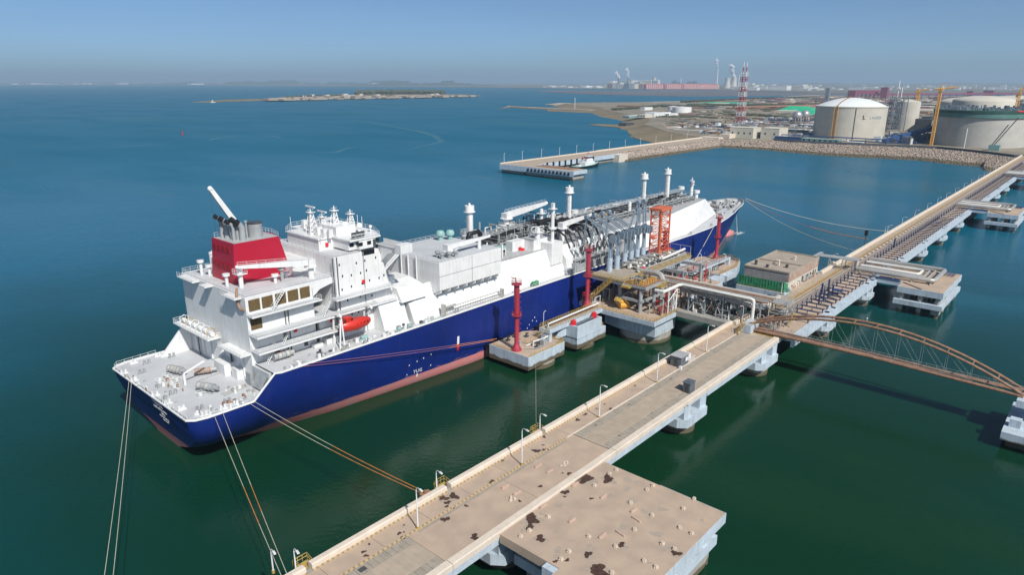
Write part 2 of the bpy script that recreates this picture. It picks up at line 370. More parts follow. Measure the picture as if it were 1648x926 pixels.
for a, b in zip(ST, ST[1:]):
    k = max(1, int((b[2] - a[2]) / 14))
    for i in range(k): fine.append(tuple(lerp(p, q, i / k) for p, q in zip(a, b)))
fine.append(ST[-1])
def hullrow(s, z0, z1, side, n):
    zd = zdeck(s[2]); top = zd if z1 is None else z1; r = []
    for i in range(n + 1):
        z = lerp(z0, top, i / n); t = max(0, z) / zd
        x = lerp(s[0], s[2], t); y = s[1] + (s[3] - s[1]) * (1 - (1 - min(1, t)) ** s[4])
        if z < 0: y = s[1] * (1 + z * .06)
        r.append((x, YC + side * y, z))
    return r
for nm, z0, z1, m, n in (('topsides', 2.7, None, 'blue', 9), ('boot_topping', -1.5, 2.7, 'boot', 4)):
    mb = MB()
    for side in (-1, 1):
        rows = [hullrow(s, z0, z1, side, n) for s in fine]
        if side == 1: rows = rows[::-1]
        mb.loft(rows, True, False, False)
    a, b = hullrow(fine[0], z0, z1, -1, n), hullrow(fine[0], z0, z1, 1, n)
    mb.loft([a, b], False, False, False)
    o = obj(nm, mb, m, ship)
bb = MB(); bb.ball((345, YC, .4), 3.6, 14, 10, 2.0, .75, .62); obj('bulbous_bow', bb, 'boot', ship)
# decks with a white gunwale
mb = MB(); pts = [(x, YC - dbd(x) + .1) for x in (49.8, 50.8, 53, 57, 63)] + [(68.6, YC - 20.4)]
mb.prism(pts + [(x, 2 * YC - y) for x, y in pts[::-1]], 12.25, 12.5); md = obj('mooring_deck', mb, 'deck', ship)
mb = MB(); xs = [68.6, 80, 120, 262, 278, 292, 306, 320, 333, 341, 347, 350.5, 353, 354.4, 354.95]
for side in (0,):
    L = [(x, YC - dbd(x) + .08, zdeck(x) - .05) for x in xs]; Rr = [(x, YC + dbd(x) - .08, zdeck(x) - .05) for x in xs]
    mb.loft([L, Rr], False, False, False)
mb.box(67.9, 68.6, YC - 20.2, YC - 13, 12.4, 16.9); mb.box(67.9, 68.6, YC + 13, YC + 20.2, 12.4, 16.9)
main = obj('main_deck', mb, 'deck', ship)
mb = MB(); xs = [49.4, 50.6, 53, 57, 63, 65.7, 68.4, 70, 80, 120, 200, 262, 278, 285, 292, 299, 306, 313, 320, 326, 333, 341, 347, 350.5, 353, 354.4, 354.95]
for side in (-1, 1): mb.path([(x, YC + side * (dbd(x) + .02), zdeck(x) + .12) for x in xs], .24, 6)
mb.tube((49.35, YC - 19.9, 12.6), (49.35, YC + 19.9, 12.6), .24, 6)
obj('gunwale', mb, 'white', ship)
mb = MB()
for side in (-1, 1):
    r0 = [(x, YC + side * dbd(x), zdeck(x)) for x in xs if x >= 320]; r1 = [(x + .3, YC + side * (dbd(x) + .15), zdeck(x) + 1.1) for x in xs if x >= 320]
    r2 = [(x, YC + side * max(0, dbd(x) - .15), zdeck(x) + 1.1) for x in xs if x >= 320]; r3 = [(x, YC + side * max(0, dbd(x) - .15), zdeck(x)) for x in xs if x >= 320]
    mb.loft([r0, r1, r2, r3], False, False, False)
obj('bow_bulwark', mb, 'grey', ship)
mb = MB(); mb.rail([(49.6, YC - 19.6, 12.6), (49.6, YC + 19.6, 12.6), (50.5, YC + 21, 12.6), (60, YC + 21.6, 12.6)], 1.1, 2.0, .05)
mb.rail([(50.5, YC - 21, 12.6), (62.5, YC - 21.7, 12.6)], 1.1, 2, .04)
mb.rail([(x, YC - dbd(x) + .35, zdeck(x)) for x in (118, 160, 184)], 1.1, 3, .05); mb.rail([(x, YC - dbd(x) + .35, zdeck(x)) for x in (215, 262, 278, 292, 306, 318)], 1.1, 3, .05)
mb.rail([(x, YC + dbd(x) - .35, zdeck(x)) for x in (72, 160, 262, 278, 292, 306, 318)], 1.1, 3, .05)
obj('deck_railing', mb, 'white2', ship)
# fold-out fairleads, bollards and deck gear
def roller(x, y, z): 
    b = MB(); b.box(x - .9, x + .9, y - .35, y + .35, z, z + .25); b.cyl(x - .45, y, z + .25, z + 1.0, .28, 8); b.cyl(x + .45, y, z + .25, z + 1.0, .28, 8); return b
def bollard(x, y, z):
    b = MB(); b.box(x - .9, x + .9, y - .4, y + .4, z, z + .12)
    for s in (-.5, .5): b.cyl(x + s, y, z + .12, z + .9, .26, 8); b.cyl(x + s, y, z + .9, z + 1.05, .34, 8)
    return b
for (x, y) in ((50, 150), (50, 162), (50, 168), (51, 139), (50.2, 144), (53, 132.8), (57, 132.8), (60.5, 132.6), (54, 173), (60, 173.2)): obj('fairlead', roller(x, y, 12.5), 'white2', md)
for (x, y) in ((53, 148), (53, 165), (53.5, 136), (59, 135), (62, 170), (56, 170)): obj('bollard', bollard(x, y, 12.5), 'grey', md)
for x in (88, 108, 114, 125, 150, 160, 178, 222, 240, 262, 284, 300): obj('bollard', bollard(x, YC - dbd(x) + 1.3, zdeck(x)), 'grey', main)
for x, dy in ((303, 6), (310, 9), (318, -5), (324, 4), (330, -3.5), (335, 2.5), (341, 0), (346, -1.5), (333, -6), (316, 11)): obj('bollard', bollard(x, YC + dy, zdeck(x)), 'dark', main)
def winch(name, c, ax, L, r, parent, drums=('zinc', 'zinc'), base='deck2'):
    ax = Vector(ax).normalized(); c = Vector(c); side = Vector((-ax.y, ax.x, 0)); mb = MB()
    for k in range(5):
        p = c + ax * (L * (k / 4 - .5)) + Vector((0, 0, r + .3)); mb.tube(p - ax * .07, p + ax * .07, r * 1.02, 16)
    for s in (-1, 1): p = c + side * s * r * .9; mb.bar(p - ax * L * .55 + Vector((0, 0, .15)), p + ax * L * .55 + Vector((0, 0, .15)), .18)
    mb.tube(c + ax * L * .5 + Vector((0, 0, r + .3)), c + ax * (L * .5 + 1.2) + Vector((0, 0, r + .3)), r * .55, 12)
    w_ = obj(name, mb, base, parent)
    for k, m in enumerate(drums * 2):
        a = c + ax * (L * (k / 4 - .5) + .12) + Vector((0, 0, r + .3)); d = MB(); d.tube(a, a + ax * (L / 4 - .24), r * .84, 16); obj('winch_drum', d, m, w_)
    return w_
M['ropedrum'] = mat('rope_on_drum', (.44, .42, .38), .8, .15, 1.5); M['copper'] = mat('brown_rope_on_drum', (.36, .24, .17), .8, .2, 2)
winch('mooring_winch', (58.2, 158.7, 12.5), (.35, -1, 0), 3.9, .9, ship, ('ropedrum', 'ropedrum'), 'grey')
winch('mooring_winch', (62.2, 153.2, 12.5), (.9, -.4, 0), 3.6, .85, ship, ('copper', 'copper'))
winch('mooring_winch', (58.7, 144, 12.5), (.45, -1, 0), 4.2, .9, ship, ('ropedrum', 'grey'), 'grey')
winch('mooring_winch', (74, 137.6, 17), (1, -.05, 0), 3.8, .95, ship, ('grey', 'ropedrum'))
winch('windlass', (322, 149.5, 17.6), (.2, 1, 0), 4.2, 1.0, ship, ('grey', 'copper')); winch('windlass', (322, 157, 17.6), (.2, 1, 0), 4.2, 1.0, ship, ('grey', 'ropedrum'))
winch('windlass', (312, 152, 17.5), (1, .1, 0), 5.0, 1.1, ship, ('ropedrum', 'ropedrum')); winch('windlass', (332, 155, 17.9), (.6, 1, 0), 4.0, 1.0, ship, ('ropedrum', 'dark'))
mb = MB()
for k in range(95): 
    x = rnd.uniform(305, 350); y = YC + rnd.uniform(-.75, .75) * dbd(x); h = rnd.uniform(.4, 1.5); s = rnd.uniform(.2, .6)
    if x < 311 and abs(y - YC) < 9: continue
    mb = MB(); mb.box(x - s, x + s, y - s * .8, y + s * .8, zdeck(x) - .05, zdeck(x) + h); obj('deck_fitting', mb, ('grey', 'white2', 'dark', 'zinc')[k % 4], main)
mb = MB(); mb.path([(57, 151, 12.5), (57, 151, 15.2)], .3, 8); mb.path([(57, 151, 15.2), (61.5, 150, 17.2)], .22, 6); obj('stores_davit', mb, 'white', ship)
for k, (x, y) in enumerate(((55, 157), (54.5, 153), (55.8, 153.6), (54, 150.5), (52.8, 155.5), (56, 142))):
    mb = MB(); mb.rail([(x, y, 12.5), (x + 1.5, y, 12.5), (x + 1.5, y + 1.5, 12.5), (x, y + 1.5, 12.5)], 1.0, 1.5, .05, 2, True); mb.cyl(x + .75, y + .75, 12.5, 13.2, .35, 8); obj('hatch_guard', mb, 'white2', md)

for k in range(70):                                # small fittings, vents and pipe ends on the mooring deck
    x, y = rnd.choice(((rnd.uniform(49.2, 51.5), rnd.uniform(133, 173)), (rnd.uniform(50, 62), rnd.uniform(132, 135)), (rnd.uniform(52, 56), rnd.uniform(147, 158)), (rnd.uniform(60, 66), rnd.uniform(133, 142))))
    s = rnd.uniform(.1, .35); mb = MB(); mb.box(x - s, x + s, y - s, y + s, 12.45, 12.5 + rnd.uniform(.2, 1.0)); obj('deck_fitting', mb, ('white2', 'grey', 'zinc', 'white2', 'rust')[k % 5], md)
for k in range(60):
    x = rnd.uniform(70, 118); y = 131.6 + rnd.uniform(0, 3.5); s = rnd.uniform(.1, .35); mb = MB(); mb.box(x - s * 1.5, x + s * 1.5, y - s, y + s, 16.9, 17 + rnd.uniform(.2, 1.1)); obj('deck_fitting', mb, ('white2', 'grey', 'white2', 'zinc', 'dark')[k % 5], main)
mb = MB()
for y in (138.5, 139.2, 139.9, 150.5): mb.tube((60, y, 12.62), (66, y + 1, 12.62), .07, 5)
obj('deck_pipe', mb, 'zinc', md)
# engine casing (aft white block)
mb = MB(); mb.box(68, 85, 140, 172, 12.5, 31.6); mb.box(68, 92, 140, 172, 31.6, 33)
mb.prismy([(84.9, 29.3), (84.9, 31.6), (92, 31.6), (90, 31.5), (87, 30.8)], 140, 140.5)
cas = obj('engine_casing', mb, 'white', ship)
mb = MB(); mb.box(68.3, 91.8, 140.3, 171.7, 33.0, 33.06); obj('casing_top_deck', mb, 'deck', cas)
mb = MB(); mb.prismy([(60, 12.5), (68, 12.5), (68, 19.5), (66.5, 19.5)], 171.6, 172.2); mb.prismy([(64.5, 12.5), (68, 12.5), (68, 17)], 153.8, 154.4)
mb.box(65.2, 68, 148.5, 153.5, 12.5, 15.4); mb.box(66.2, 68, 144.5, 147, 12.5, 15)
for y in (160, 164, 168, 144): mb.box(67.7, 68, y, y + .35, 13, 19.6)
obj('bracket', mb, 'white', cas)
def louvre(x0, x1, z0, z1, y=140):
    mb = MB(); mb.box(x0, x1, y - .04, y + .02, z0, z1)
    n = int((z1 - z0) / .3)
    for k in range(n): z = z0 + (z1 - z0) * (k + .5) / n; mb.add([(x0, y - .04, z + .09), (x1, y - .04, z + .09), (x1, y - .2, z - .07), (x0, y - .2, z - .07)], [(0, 1, 2, 3)])
    return mb
for x0, x1, z0, z1 in ((68.7, 71.4, 29.6, 32.3), (71.9, 74.6, 29.6, 32.3), (75.2, 77.9, 29.6, 32.3), (78.4, 81.1, 29.6, 32.3), (81.6, 84.2, 29.6, 32.3), (68.7, 71.4, 25.2, 28.6)): obj('louvre', louvre(x0, x1, z0, z1), 'brown', cas)
mb = MB(); mb.rail([(92, 140.2, 33), (68.2, 140.2, 33), (68.2, 171.8, 33), (92, 171.8, 33)], 1.1, 2, .05); obj('railing', mb, 'white2', cas)
# outside galleries with ladders
def gallery(x0, x1, y0, y1, z, parent, rail=True, ends=(1, 1), th=.35):
    mb = MB(); mb.box(x0, x1, y0, y1, z - th, z); g = obj('gallery', mb, 'white', parent)
    d = MB(); d.box(x0 + .1, x1 - .1, y0 + .15, y1, z, z + .03); obj('walkway', d, 'deck', g)
    if rail:
        r = MB(); p = ([(x0 + .1, y1, z)] if ends[0] else []) + [(x0 + .1, y0 + .1, z), (x1 - .1, y0 + .1, z)] + ([(x1 - .1, y1, z)] if ends[1] else [])
        r.rail(p, 1.1, 2, .05); obj('railing', r, 'white2', g)
    return g
gallery(68, 86, 137.6, 140, 29.0, ship); gallery(68, 107.5, 136.2, 140, 24.4, ship); gallery(68, 95, 136.2, 140, 20.6, ship); gallery(89, 107, 136.2, 139, 28.2, ship)
mb = MB(); mb.box(85, 92, 140, 160, 23.9, 24.35); obj('courtyard_deck', mb, 'deck', ship)
def ladder(p, q, w_=.7, n=9, m='white2', parent=ship):
    p, q = Vector(p), Vector(q); mb = MB()
    for s in (-.5, .5): d = Vector((0, s * w_, 0)); mb.bar(p + d, q + d, .12); mb.bar(p + d + Vector((0, 0, 1)), q + d + Vector((0, 0, 1)), .05)
    for k in range(1, n): c = p.lerp(q, k / n); mb.box(c.x - .15, c.x + .15, c.y - w_ / 2, c.y + w_ / 2, c.z - .03, c.z + .03)
    return obj('ladder', mb, m, parent)
ladder((73.5, 138.8, 29), (77, 138.8, 33)); ladder((75, 138, 20.6), (77.2, 138, 24.4)); ladder((70.5, 138, 17), (73, 138, 20.6)); ladder((98, 137.6, 20.6), (100, 137.6, 24.4)); ladder((86, 138, 24.4), (88.4, 138, 28.2))
# liferafts on the aft gallery
mb = MB(); mb.box(64.8, 68, 154.5, 173.5, 19.9, 20.2); g = obj('gallery', mb, 'white', ship)
mb = MB(); mb.rail([(68, 154.6, 20.2), (64.9, 154.6, 20.2), (64.9, 173.4, 20.2), (68, 173.4, 20.2)], 1.1, 1.4, .06); obj('railing', mb, 'white2', g)
for k in range(6): mb = MB(); y = 156.3 + k * 2.9; mb.tube((66.6, y - .85, 21), (66.6, y + .85, 21), .55, 10); obj('liferaft', mb, 'white', g); mb = MB(); mb.path([(65.6, y, 20.2), (65.6, y, 21.9), (66.6, y, 22.4), (67.6, y, 21.9), (67.6, y, 20.2)], .09, 5); obj('raft_cradle', mb, 'yellow' if k in (0, 4) else 'white2', g)
mb = MB(); mb.box(65.4, 68, 140, 150.8, 19.4, 19.7); g = obj('gallery', mb, 'white', ship); mb = MB(); mb.rail([(65.5, 150.7, 19.7), (65.5, 140.1, 19.7)], 1.1, 1.5, .06); obj('railing', mb, 'white2', g)
mb = MB(); mb.tube((67.6, 149.3, 12.5), (67.6, 149.3, 19.6), .22, 6); mb.tube((67.6, 166.5, 12.5), (67.6, 166.5, 19.9), .12, 6); obj('drain_pipe', mb, 'dark', cas)
mb = MB()
for y0, y1 in ((141.5, 147.5), (162, 170.5)): mb.box(66.2, 68, y0, y1, 32.5, 32.75); mb.rail([(66.3, y1, 32.75), (66.3, y0, 32.75)], 1.1, 1.5, .05)
mb.box(66, 68, 155, 158, 32.7, 33); obj('platform', mb, 'white', cas)
mb = MB(); mb.path([(68.2, 143.5, 34.5), (67.6, 142.8, 33.6), (67.5, 142.5, 31.2), (67.6, 141.8, 30.2), (67.8, 140.5, 30)], .28, 8); obj('rusty_exhaust', mb, 'rust', cas)
# funnel
mb = MB(); mb.loft([[(71.5, 151.4, 33.05), (86.5, 151.4, 33.05), (87.8, 156, 33.05), (86.5, 162.3, 33.05), (71.5, 162.3, 33.05)], [(72.4, 151.4, 42.7), (84, 151.4, 42.7), (84.8, 156, 42.7), (84, 162.3, 42.7), (72.4, 162.3, 42.7)]])
fun = obj('funnel', mb, 'red', ship)
mb = MB(); mb.box(72.7, 84, 151.7, 162, 42.71, 42.76); obj('funnel_top', mb, 'deck2', fun)
mb = MB()
for j, z in enumerate((36, 40.1)):
    for k in range(4): x = lerp(71.5, 72.4, (z - 33) / 9.7) - .04; mb.box(x - .08, x + .1, 153.2 + k * 2.2, 154.9 + k * 2.2, z, z + 1.5)
M['redk'] = mat('funnel_vent_red', (.30, .006, .02), .6, .1, 1); obj('vent_panel', mb, 'redk', fun)
for k, (x, y, h, r) in enumerate(((74.2, 160.3, 5.3, .5), (74.6, 158.6, 4.9, .62), (74.8, 156.3, 4.5, .5), (75.6, 155.2, 5.0, .62), (76, 153.8, 4.4, .75), (74.4, 154.9, 4.6, .4))):
    mb = MB(); z = 42.7; mb.path([(x, y, z), (x, y, z + h - 1.3), (x - .35, y + .1, z + h - .6), (x - 1.0, y + .2, z + h - .1)], r, 10); p = obj('exhaust_pipe', mb, 'grey', fun)
    mb = MB(); mb.tube((x - .7, y + .15, z + h - .35), (x - 1.35, y + .25, z + h + .2), r * 1.08, 10); obj('soot_blackened_tip', mb, 'black', p)
mb = MB(); mb.cyl(80.2, 155.5, 42.7, 46.0, 1.75, 24); p = obj('uptake', mb, 'grey', fun); mb = MB(); mb.cyl(80.2, 155.5, 46.0, 46.3, 1.8, 24); obj('uptake_rim', mb, 'dark', p)
mb = MB(); mb.cyl(77.9, 155.3, 42.7, 46.6, .25, 8); mb.cyl(77.9, 155.3, 46.6, 47.0, .4, 8); obj('exhaust_pipe', mb, 'grey', fun)
mb = MB(); mb.rail([(84, 151.6, 42.7), (84.8, 156, 42.7), (84, 162, 42.7), (73, 162, 42.7)], 1.1, 1.3, .05); obj('railing', mb, 'white2', fun)
# provision cranes
def decrane(post, z0, z1, tip, pr, parent, bw=.55, rail=True, house=True):
    x, y = post; tip = Vector(tip); mb = MB(); mb.cyl(x, y, z0, z1, pr, 14); mb.cyl(x, y, z1 - 1.0, z1 - .8, pr * 2.1, 14)
    if house: mb.box(x - pr * 1.2, x + pr * 1.2, y - pr * 1.2, y + pr * 1.2, z1 - .8, z1 + 1.0)
    c = obj('deck_crane', mb, 'white', parent); base = Vector((x, y, z1 + .2)); d = (tip - base).normalized(); n = Vector((0, 0, 1)).cross(d)
    n = n.normalized() if n.length > .01 else Vector((1, 0, 0)); u = d.cross(n)
    b = MB(); f = lambda p, wd, h: [p + n * wd + u * h, p - n * wd + u * h, p - n * wd - u * h, p + n * wd - u * h]
    b.loft([f(base, bw, bw * 1.3), f(base.lerp(tip, .35), bw, bw * 1.2), f(tip, bw * .6, bw * .6)]); b.ball(tip, bw * .9, 8, 5); obj('boom', b, 'white', c)
    if rail: r = MB(); r.rail([base + u * bw * 1.3 + n * bw, tip + u * bw * .6 + n * bw * .6], .9, 2, .05); obj('boom_railing', r, 'white2', c)
    k = MB(); k.tube(base.lerp(tip, .35) - u * bw, Vector((x, y, z1 - 2.2)), .14, 6); obj('luffing_cylinder', k, 'white2', c)
    return c
decrane((87, 143.2), 33, 36.8, (70.6, 147.2, 38.3), .75, ship)
mb = MB(); mb.cyl(71.6, 148.2, 33, 37.6, .55, 10); mb.rail([(70.4, 147, 36.5), (72.8, 147, 36.5), (72.8, 149.4, 36.5), (70.4, 149.4, 36.5)], 1, 1.2, .05, 2, True); mb.box(70.4, 72.8, 147, 149.4, 36.3, 36.5); obj('boom_rest', mb, 'white', ship)
mb = MB(); mb.cyl(75, 169, 33, 37.5, .8, 12); c = obj('deck_crane', mb, 'white', ship)
a, b_ = PY(388, 372, 166), PY(338, 304, 166); mb = MB(); d = (b_ - a).normalized(); n = Vector((0, 1, 0)); u = d.cross(n)
f = lambda p, wd: [p + n * wd + u * wd, p - n * wd + u * wd, p - n * wd - u * wd, p + n * wd - u * wd]
mb.loft([f(Vector((75, 169, 37.5)), .8), f(a, .75), f(b_, .5)]); mb.ball(b_, .7, 8, 5); obj('boom', mb, 'white', c)
mb = MB(); mb.tube(b_, (b_.x, b_.y, 34), .04, 4); obj('hoist_wire', mb, 'dark', c)
for x, y, h, m in ((79, 146, 1.6, 'white'), (80.6, 145.6, 3.0, 'grey'), (83, 148, 1.0, 'white2'), (70.5, 166, 3.2, 'white'), (71.5, 163.8, 2.2, 'white2'), (69.8, 151.5, 2.6, 'white')):
    mb = MB(); mb.cyl(x, y, 33, 33 + h, .4, 10); mb.cyl(x, y, 33 + h, 33 + h + .55, .85, 12); obj('ventilator', mb, m, cas)

# accommodation tower
tow_p = [(91, 17), (106.2, 17), (106, 22.5), (108.2, 26.5), (106.6, 31), (104.3, 38), (91, 38)]
mb = MB(); mb.prismy(tow_p, 139, 167); tow = obj('accommodation_block', mb, 'white', ship)
mb = MB(); mb.box(91.2, 104, 139.2, 166.8, 38, 38.05); obj('block_top_deck', mb, 'deck', tow)
def port(x, z, y=139, w_=.16, h=.3): mb = MB(); mb.box(x - w_, x + w_, y - .07, y + .05, z - h, z + h); return mb
for x, z in ((92.3, 36), (97.3, 35.5), (99.9, 35.6), (103.3, 35.8), (93, 33), (95.6, 32.7), (98.4, 32.7), (100.2, 33), (92.6, 29.6), (95.4, 29.8), (98.6, 29.9), (101, 30.2), (94, 26.5), (97.8, 26.6), (101.4, 26), (104, 30.2), (105.6, 30.6), (95, 22.6), (97, 22.7), (98.8, 22.8), (100.6, 22.9), (92.8, 18.6), (96.6, 18.8)):
    w_ = obj('window', port(x, z), 'glass', tow)
for x, z in ((76.8, 22.2), (82, 18.6)): obj('door', port(x, z, 140, .5, 1), 'dark', cas)
for x in (90.4, 91.6, 99.4): mb = MB(); mb.tube((x, 138.85, 17), (x, 138.85, 38), .13, 6); obj('drain_pipe', mb, 'dark' if x < 99 else 'grey', tow)
for x in (77.2, 78): mb = MB(); mb.tube((x, 139.85, 17), (x, 139.85, 28.6), .12, 6); obj('drain_pipe', mb, 'dark', cas)
for x, y, z in ((74.5, 139.8, 18.6), (79.4, 139.8, 22.4), (89.5, 139.8, 22.2), (99, 138.8, 30.3), (94.6, 147.2, 39.4)): mb = MB(); mb.box(x - .4, x + .4, y - .15, y + .1, z - .5, z + .5); obj('hose_box', mb, 'redw', tow)
mb = MB(); mb.box(84.95, 91, 148, 167, 33.05, 36); mb.box(86, 91, 140, 141, 17, 23.8); obj('vestibule', mb, 'white2', tow)
# bridge
mb = MB(); mb.box(92.4, 98.5, 147.4, 162, 38.05, 40.9); mb.prism([(96.5, 140.6), (105, 140.6), (108, 146), (108, 162), (105, 166), (96.5, 166)], 38.5, 40.9); mb.box(99, 104, 139.6, 142, 38.5, 40.9)
bri = obj('wheelhouse', mb, 'white', ship)
mb = MB(); mb.prism([(92.1, 147.1), (96.2, 147.1), (96.2, 139.4), (105.6, 139.4), (108.6, 146), (108.6, 162), (105.6, 166.6), (96.2, 166.6), (96.2, 162.4), (92.1, 162.4)], 40.9, 41.2); mb.box(97.5, 103.5, 147, 160, 41.2, 43.4); rf = obj('wheelhouse_roof', mb, 'white', bri)
for x in (97.4, 99.4, 102, 105.2): mb = MB(); mb.box(x - .6, x + .6, (139.5 if 99 < x < 104 else 140.5), 141, 39.4, 40.3); obj('bridge_window_or_shade', mb, 'glass', bri)
mb = MB(); mb.box(103.2, 104.1, 139.5, 140.8, 38.6, 40.5); obj('bridge_door', mb, 'dark', bri)
for k in range(9): mb = MB(); y = 147 + k * 1.75; mb.box(107.9, 108.12, y, y + 1.3, 39.3, 40.5); obj('bridge_window_or_shade', mb, 'glass', bri)
mb = MB(); mb.box(99.2, 103, 138.9, 139.3, 37.0, 38.3); mb.box(104.6, 107.4, 139.9, 140.6, 37.4, 38.9); obj('bridge_window_or_shade', mb, 'glass', bri)  # dark bands put the shaded window recess below the wheelhouse into glass colour
mb = MB(); mb.rail([(92.2, 147.2, 41.2), (96.3, 147.2, 41.2), (96.3, 139.6, 41.2), (105.4, 139.6, 41.2), (108.4, 146, 41.2), (108.4, 162, 41.2), (105.4, 166.4, 41.2), (96.3, 166.4, 41.2), (92.2, 162.2, 41.2)], 1.1, 1.8, .05, 2, True); obj('railing', mb, 'white2', rf)
mb = MB(); mb.rail([(91.2, 167, 38), (91.2, 139.3, 38), (99, 139.3, 38)], 1.1, 2, .05); obj('railing', mb, 'white2', tow)
mb = MB(); mb.prismx([(140.6, 38.9), (131.4, 38.9), (131.4, 38.0), (136, 37.0), (139, 34.5), (140.6, 32)], 104.9, 107.3); mb.prismx([(140.6, 38.9), (131.2, 38.9), (131.2, 40), (131.5, 40), (131.5, 39.0), (140.6, 39.0)], 104.7, 104.9)
mb.box(107.3, 107.45, 131.2, 140.6, 38.9, 40); mb.box(104.2, 108, 129.9, 132.2, 37.9, 40.1); wg = obj('bridge_wing', mb, 'white', ship)
mb = MB(); mb.box(104.9, 107.3, 132.2, 140.6, 38.95, 39.0); obj('walkway', mb, 'deck2', wg)
def lattice(x, y, z0, z1, r0, r1, n=5, th=.09):
    mb = MB(); pr = None
    for k in range(n + 1):
        z = lerp(z0, z1, k / n); r = lerp(r0, r1, k / n); q = [Vector((x + sx * r, y + sy * r, z)) for sx, sy in ((-1, -1), (1, -1), (1, 1), (-1, 1))]
        for i in range(4): mb.bar(q[i], q[(i + 1) % 4], th)
        if pr:
            for i in range(4): mb.bar(pr[i], q[i], th * 1.4); mb.bar(pr[i], q[(i + 1) % 4], th * .8)
        pr = q
    return mb
for x, y, z1, r in ((94.6, 153.5, 48.2, .9), (100.6, 152, 48, .8), (98.2, 154, 46.4, .6), (106.2, 153, 46.2, .7)):
    mb = lattice(x, y, 41.2, z1 - 1.2, r * 1.3, .35, 5, .14); mb.box(x - .9, x + .9, y - .9, y + .9, z1 - 1.3, z1 - 1.15); mb.cyl(x, y, z1 - 1.2, z1, .16, 6); mb.bar((x - .9, y, z1 - .6), (x + .9, y, z1 - .6), .08); ms = obj('radar_mast', mb, 'white', rf)
    if x < 100: q = MB(); q.box(x - .2, x + .2, y - 2.0, y + 2.0, z1, z1 + .35); obj('radar_scanner', q, 'white', rf)
for x, y, r in ((101.6, 149, 1.0), (104.2, 146.4, .8), (106.4, 144.6, .45), (99.5, 158, .7), (95, 149, .45)): mb = MB(); mb.cyl(x, y, 41.2, 42.2, r * .35, 8); mb.ball((x, y, 42.2 + r * .9), r, 12, 8); obj('antenna_dome', mb, 'white', rf)
for x, y, h in ((92.4, 146, 4), (93.4, 149, 3.5), (102.8, 145, 5), (96.3, 144.4, 3), (107, 149, 3.4), (104.6, 158, 5), (92.5, 160, 4)): mb = MB(); mb.cyl(x, y, 41.2, 41.2 + h, .07, 5); obj('whip_antenna', mb, 'white', rf)
mb = MB(); mb.box(97.3, 101.2, 140.1, 140.3, 41.6, 43.0); sb = obj('name_board', mb, 'dark', rf); textmesh('lettering', 'CESI QINGDAO', .55, 'text', sb, frame((99.2, 140.05, 42.1), (1, 0, 0), (0, 0, 1), (0, -1, 0)))
mb = MB()
for k in range(26): x = rnd.uniform(93, 105); y = rnd.uniform(145, 164); s = rnd.uniform(.2, .7); mb.box(x - s, x + s, y - s, y + s, 41.2, 41.2 + rnd.uniform(.4, 2.4))
obj('roof_fittings', mb, 'white', rf)

# lifeboat under its davit
lb = thing('lifeboat', 'orange-red enclosed lifeboat hanging above the side deck of the ship', 'lifeboat', (92.5, 134.4, 20))
def boatrings(x0, x1, yc, zc, L=12):
    rings = []
    for k in range(L + 1):
        t = k / L; x = lerp(x0, x1, t); s = math.sin(PI * min(1, max(0, (t * .94 + .03)))) ** .45; wd = 1.7 * s; hb = 1.45 * s ** .8; ht = (1.55 if t > .25 else 1.6) * s ** .6
        rings.append([(x, yc + wd * c_, zc + (hb * s_ if s_ < 0 else ht * s_)) for c_, s_ in ((1, 0), (.85, -.5), (.45, -.95), (-.45, -.95), (-.85, -.5), (-1, 0), (-.92, .45), (-.6, .85), (.6, .85), (.92, .45))])
    return rings
mb = MB(); mb.loft(boatrings(88.3, 96.9, 134.4, 21.7), True); obj('boat_hull', mb, 'boat', lb)
mb = MB(); mb.box(89.3, 91.2, 133.6, 135.2, 22.6, 24.1); mb.tube((90.2, 134.4, 23.6), (90.2, 134.4, 23.9), .4, 8); obj('cockpit', mb, 'boat', lb)
mb = MB()
for x in (89.2, 91.2): mb.box(x - .25, x + .25, 133.5, 133.58, 23.3, 23.7)
for k in range(4): mb.box(92 + k * 1.05, 92.35 + k * 1.05, 132.8, 133.1, 22.1, 22.3)
obj('boat_window', mb, 'glass', lb)
mb = MB()
for x in (88.2, 97.3): mb.path([(x, 137.5, 17), (x, 137, 24.5), (x, 134.4, 25.2), (x, 133.6, 24.6)], .28, 6); mb.tube((x, 134.4, 23), (x, 134.4, 25.1), .05, 4)
mb.path([(88.2, 133, 17), (88.4, 134, 24.5)], .2, 6); mb.path([(87, 133.2, 17), (88.3, 134.2, 24)], .2, 6); obj('boat_davit', mb, 'white', ship)
mb = MB(); mb.tube((93.4, 133.6, 17.8), (95.4, 133.6, 17.8), .5, 10); obj('green_hose_reel', mb, 'tugg', ship)
mb = MB(); mb.box(86.5, 90, 138, 139.6, 17, 18.4); mb.box(83, 85.5, 138, 139.5, 17, 17.8); obj('deck_locker', mb, 'white2', ship)
mb = MB(); mb.add([(66.4, 134, 13), (68.4, 133.4, 17), (68.4, 138, 17), (66.4, 138, 13)], [(0, 1, 2, 3)]); mb.box(66.6, 67, 139, 141, 12.5, 15.5); obj('screen_plate', mb, 'grey', ship)

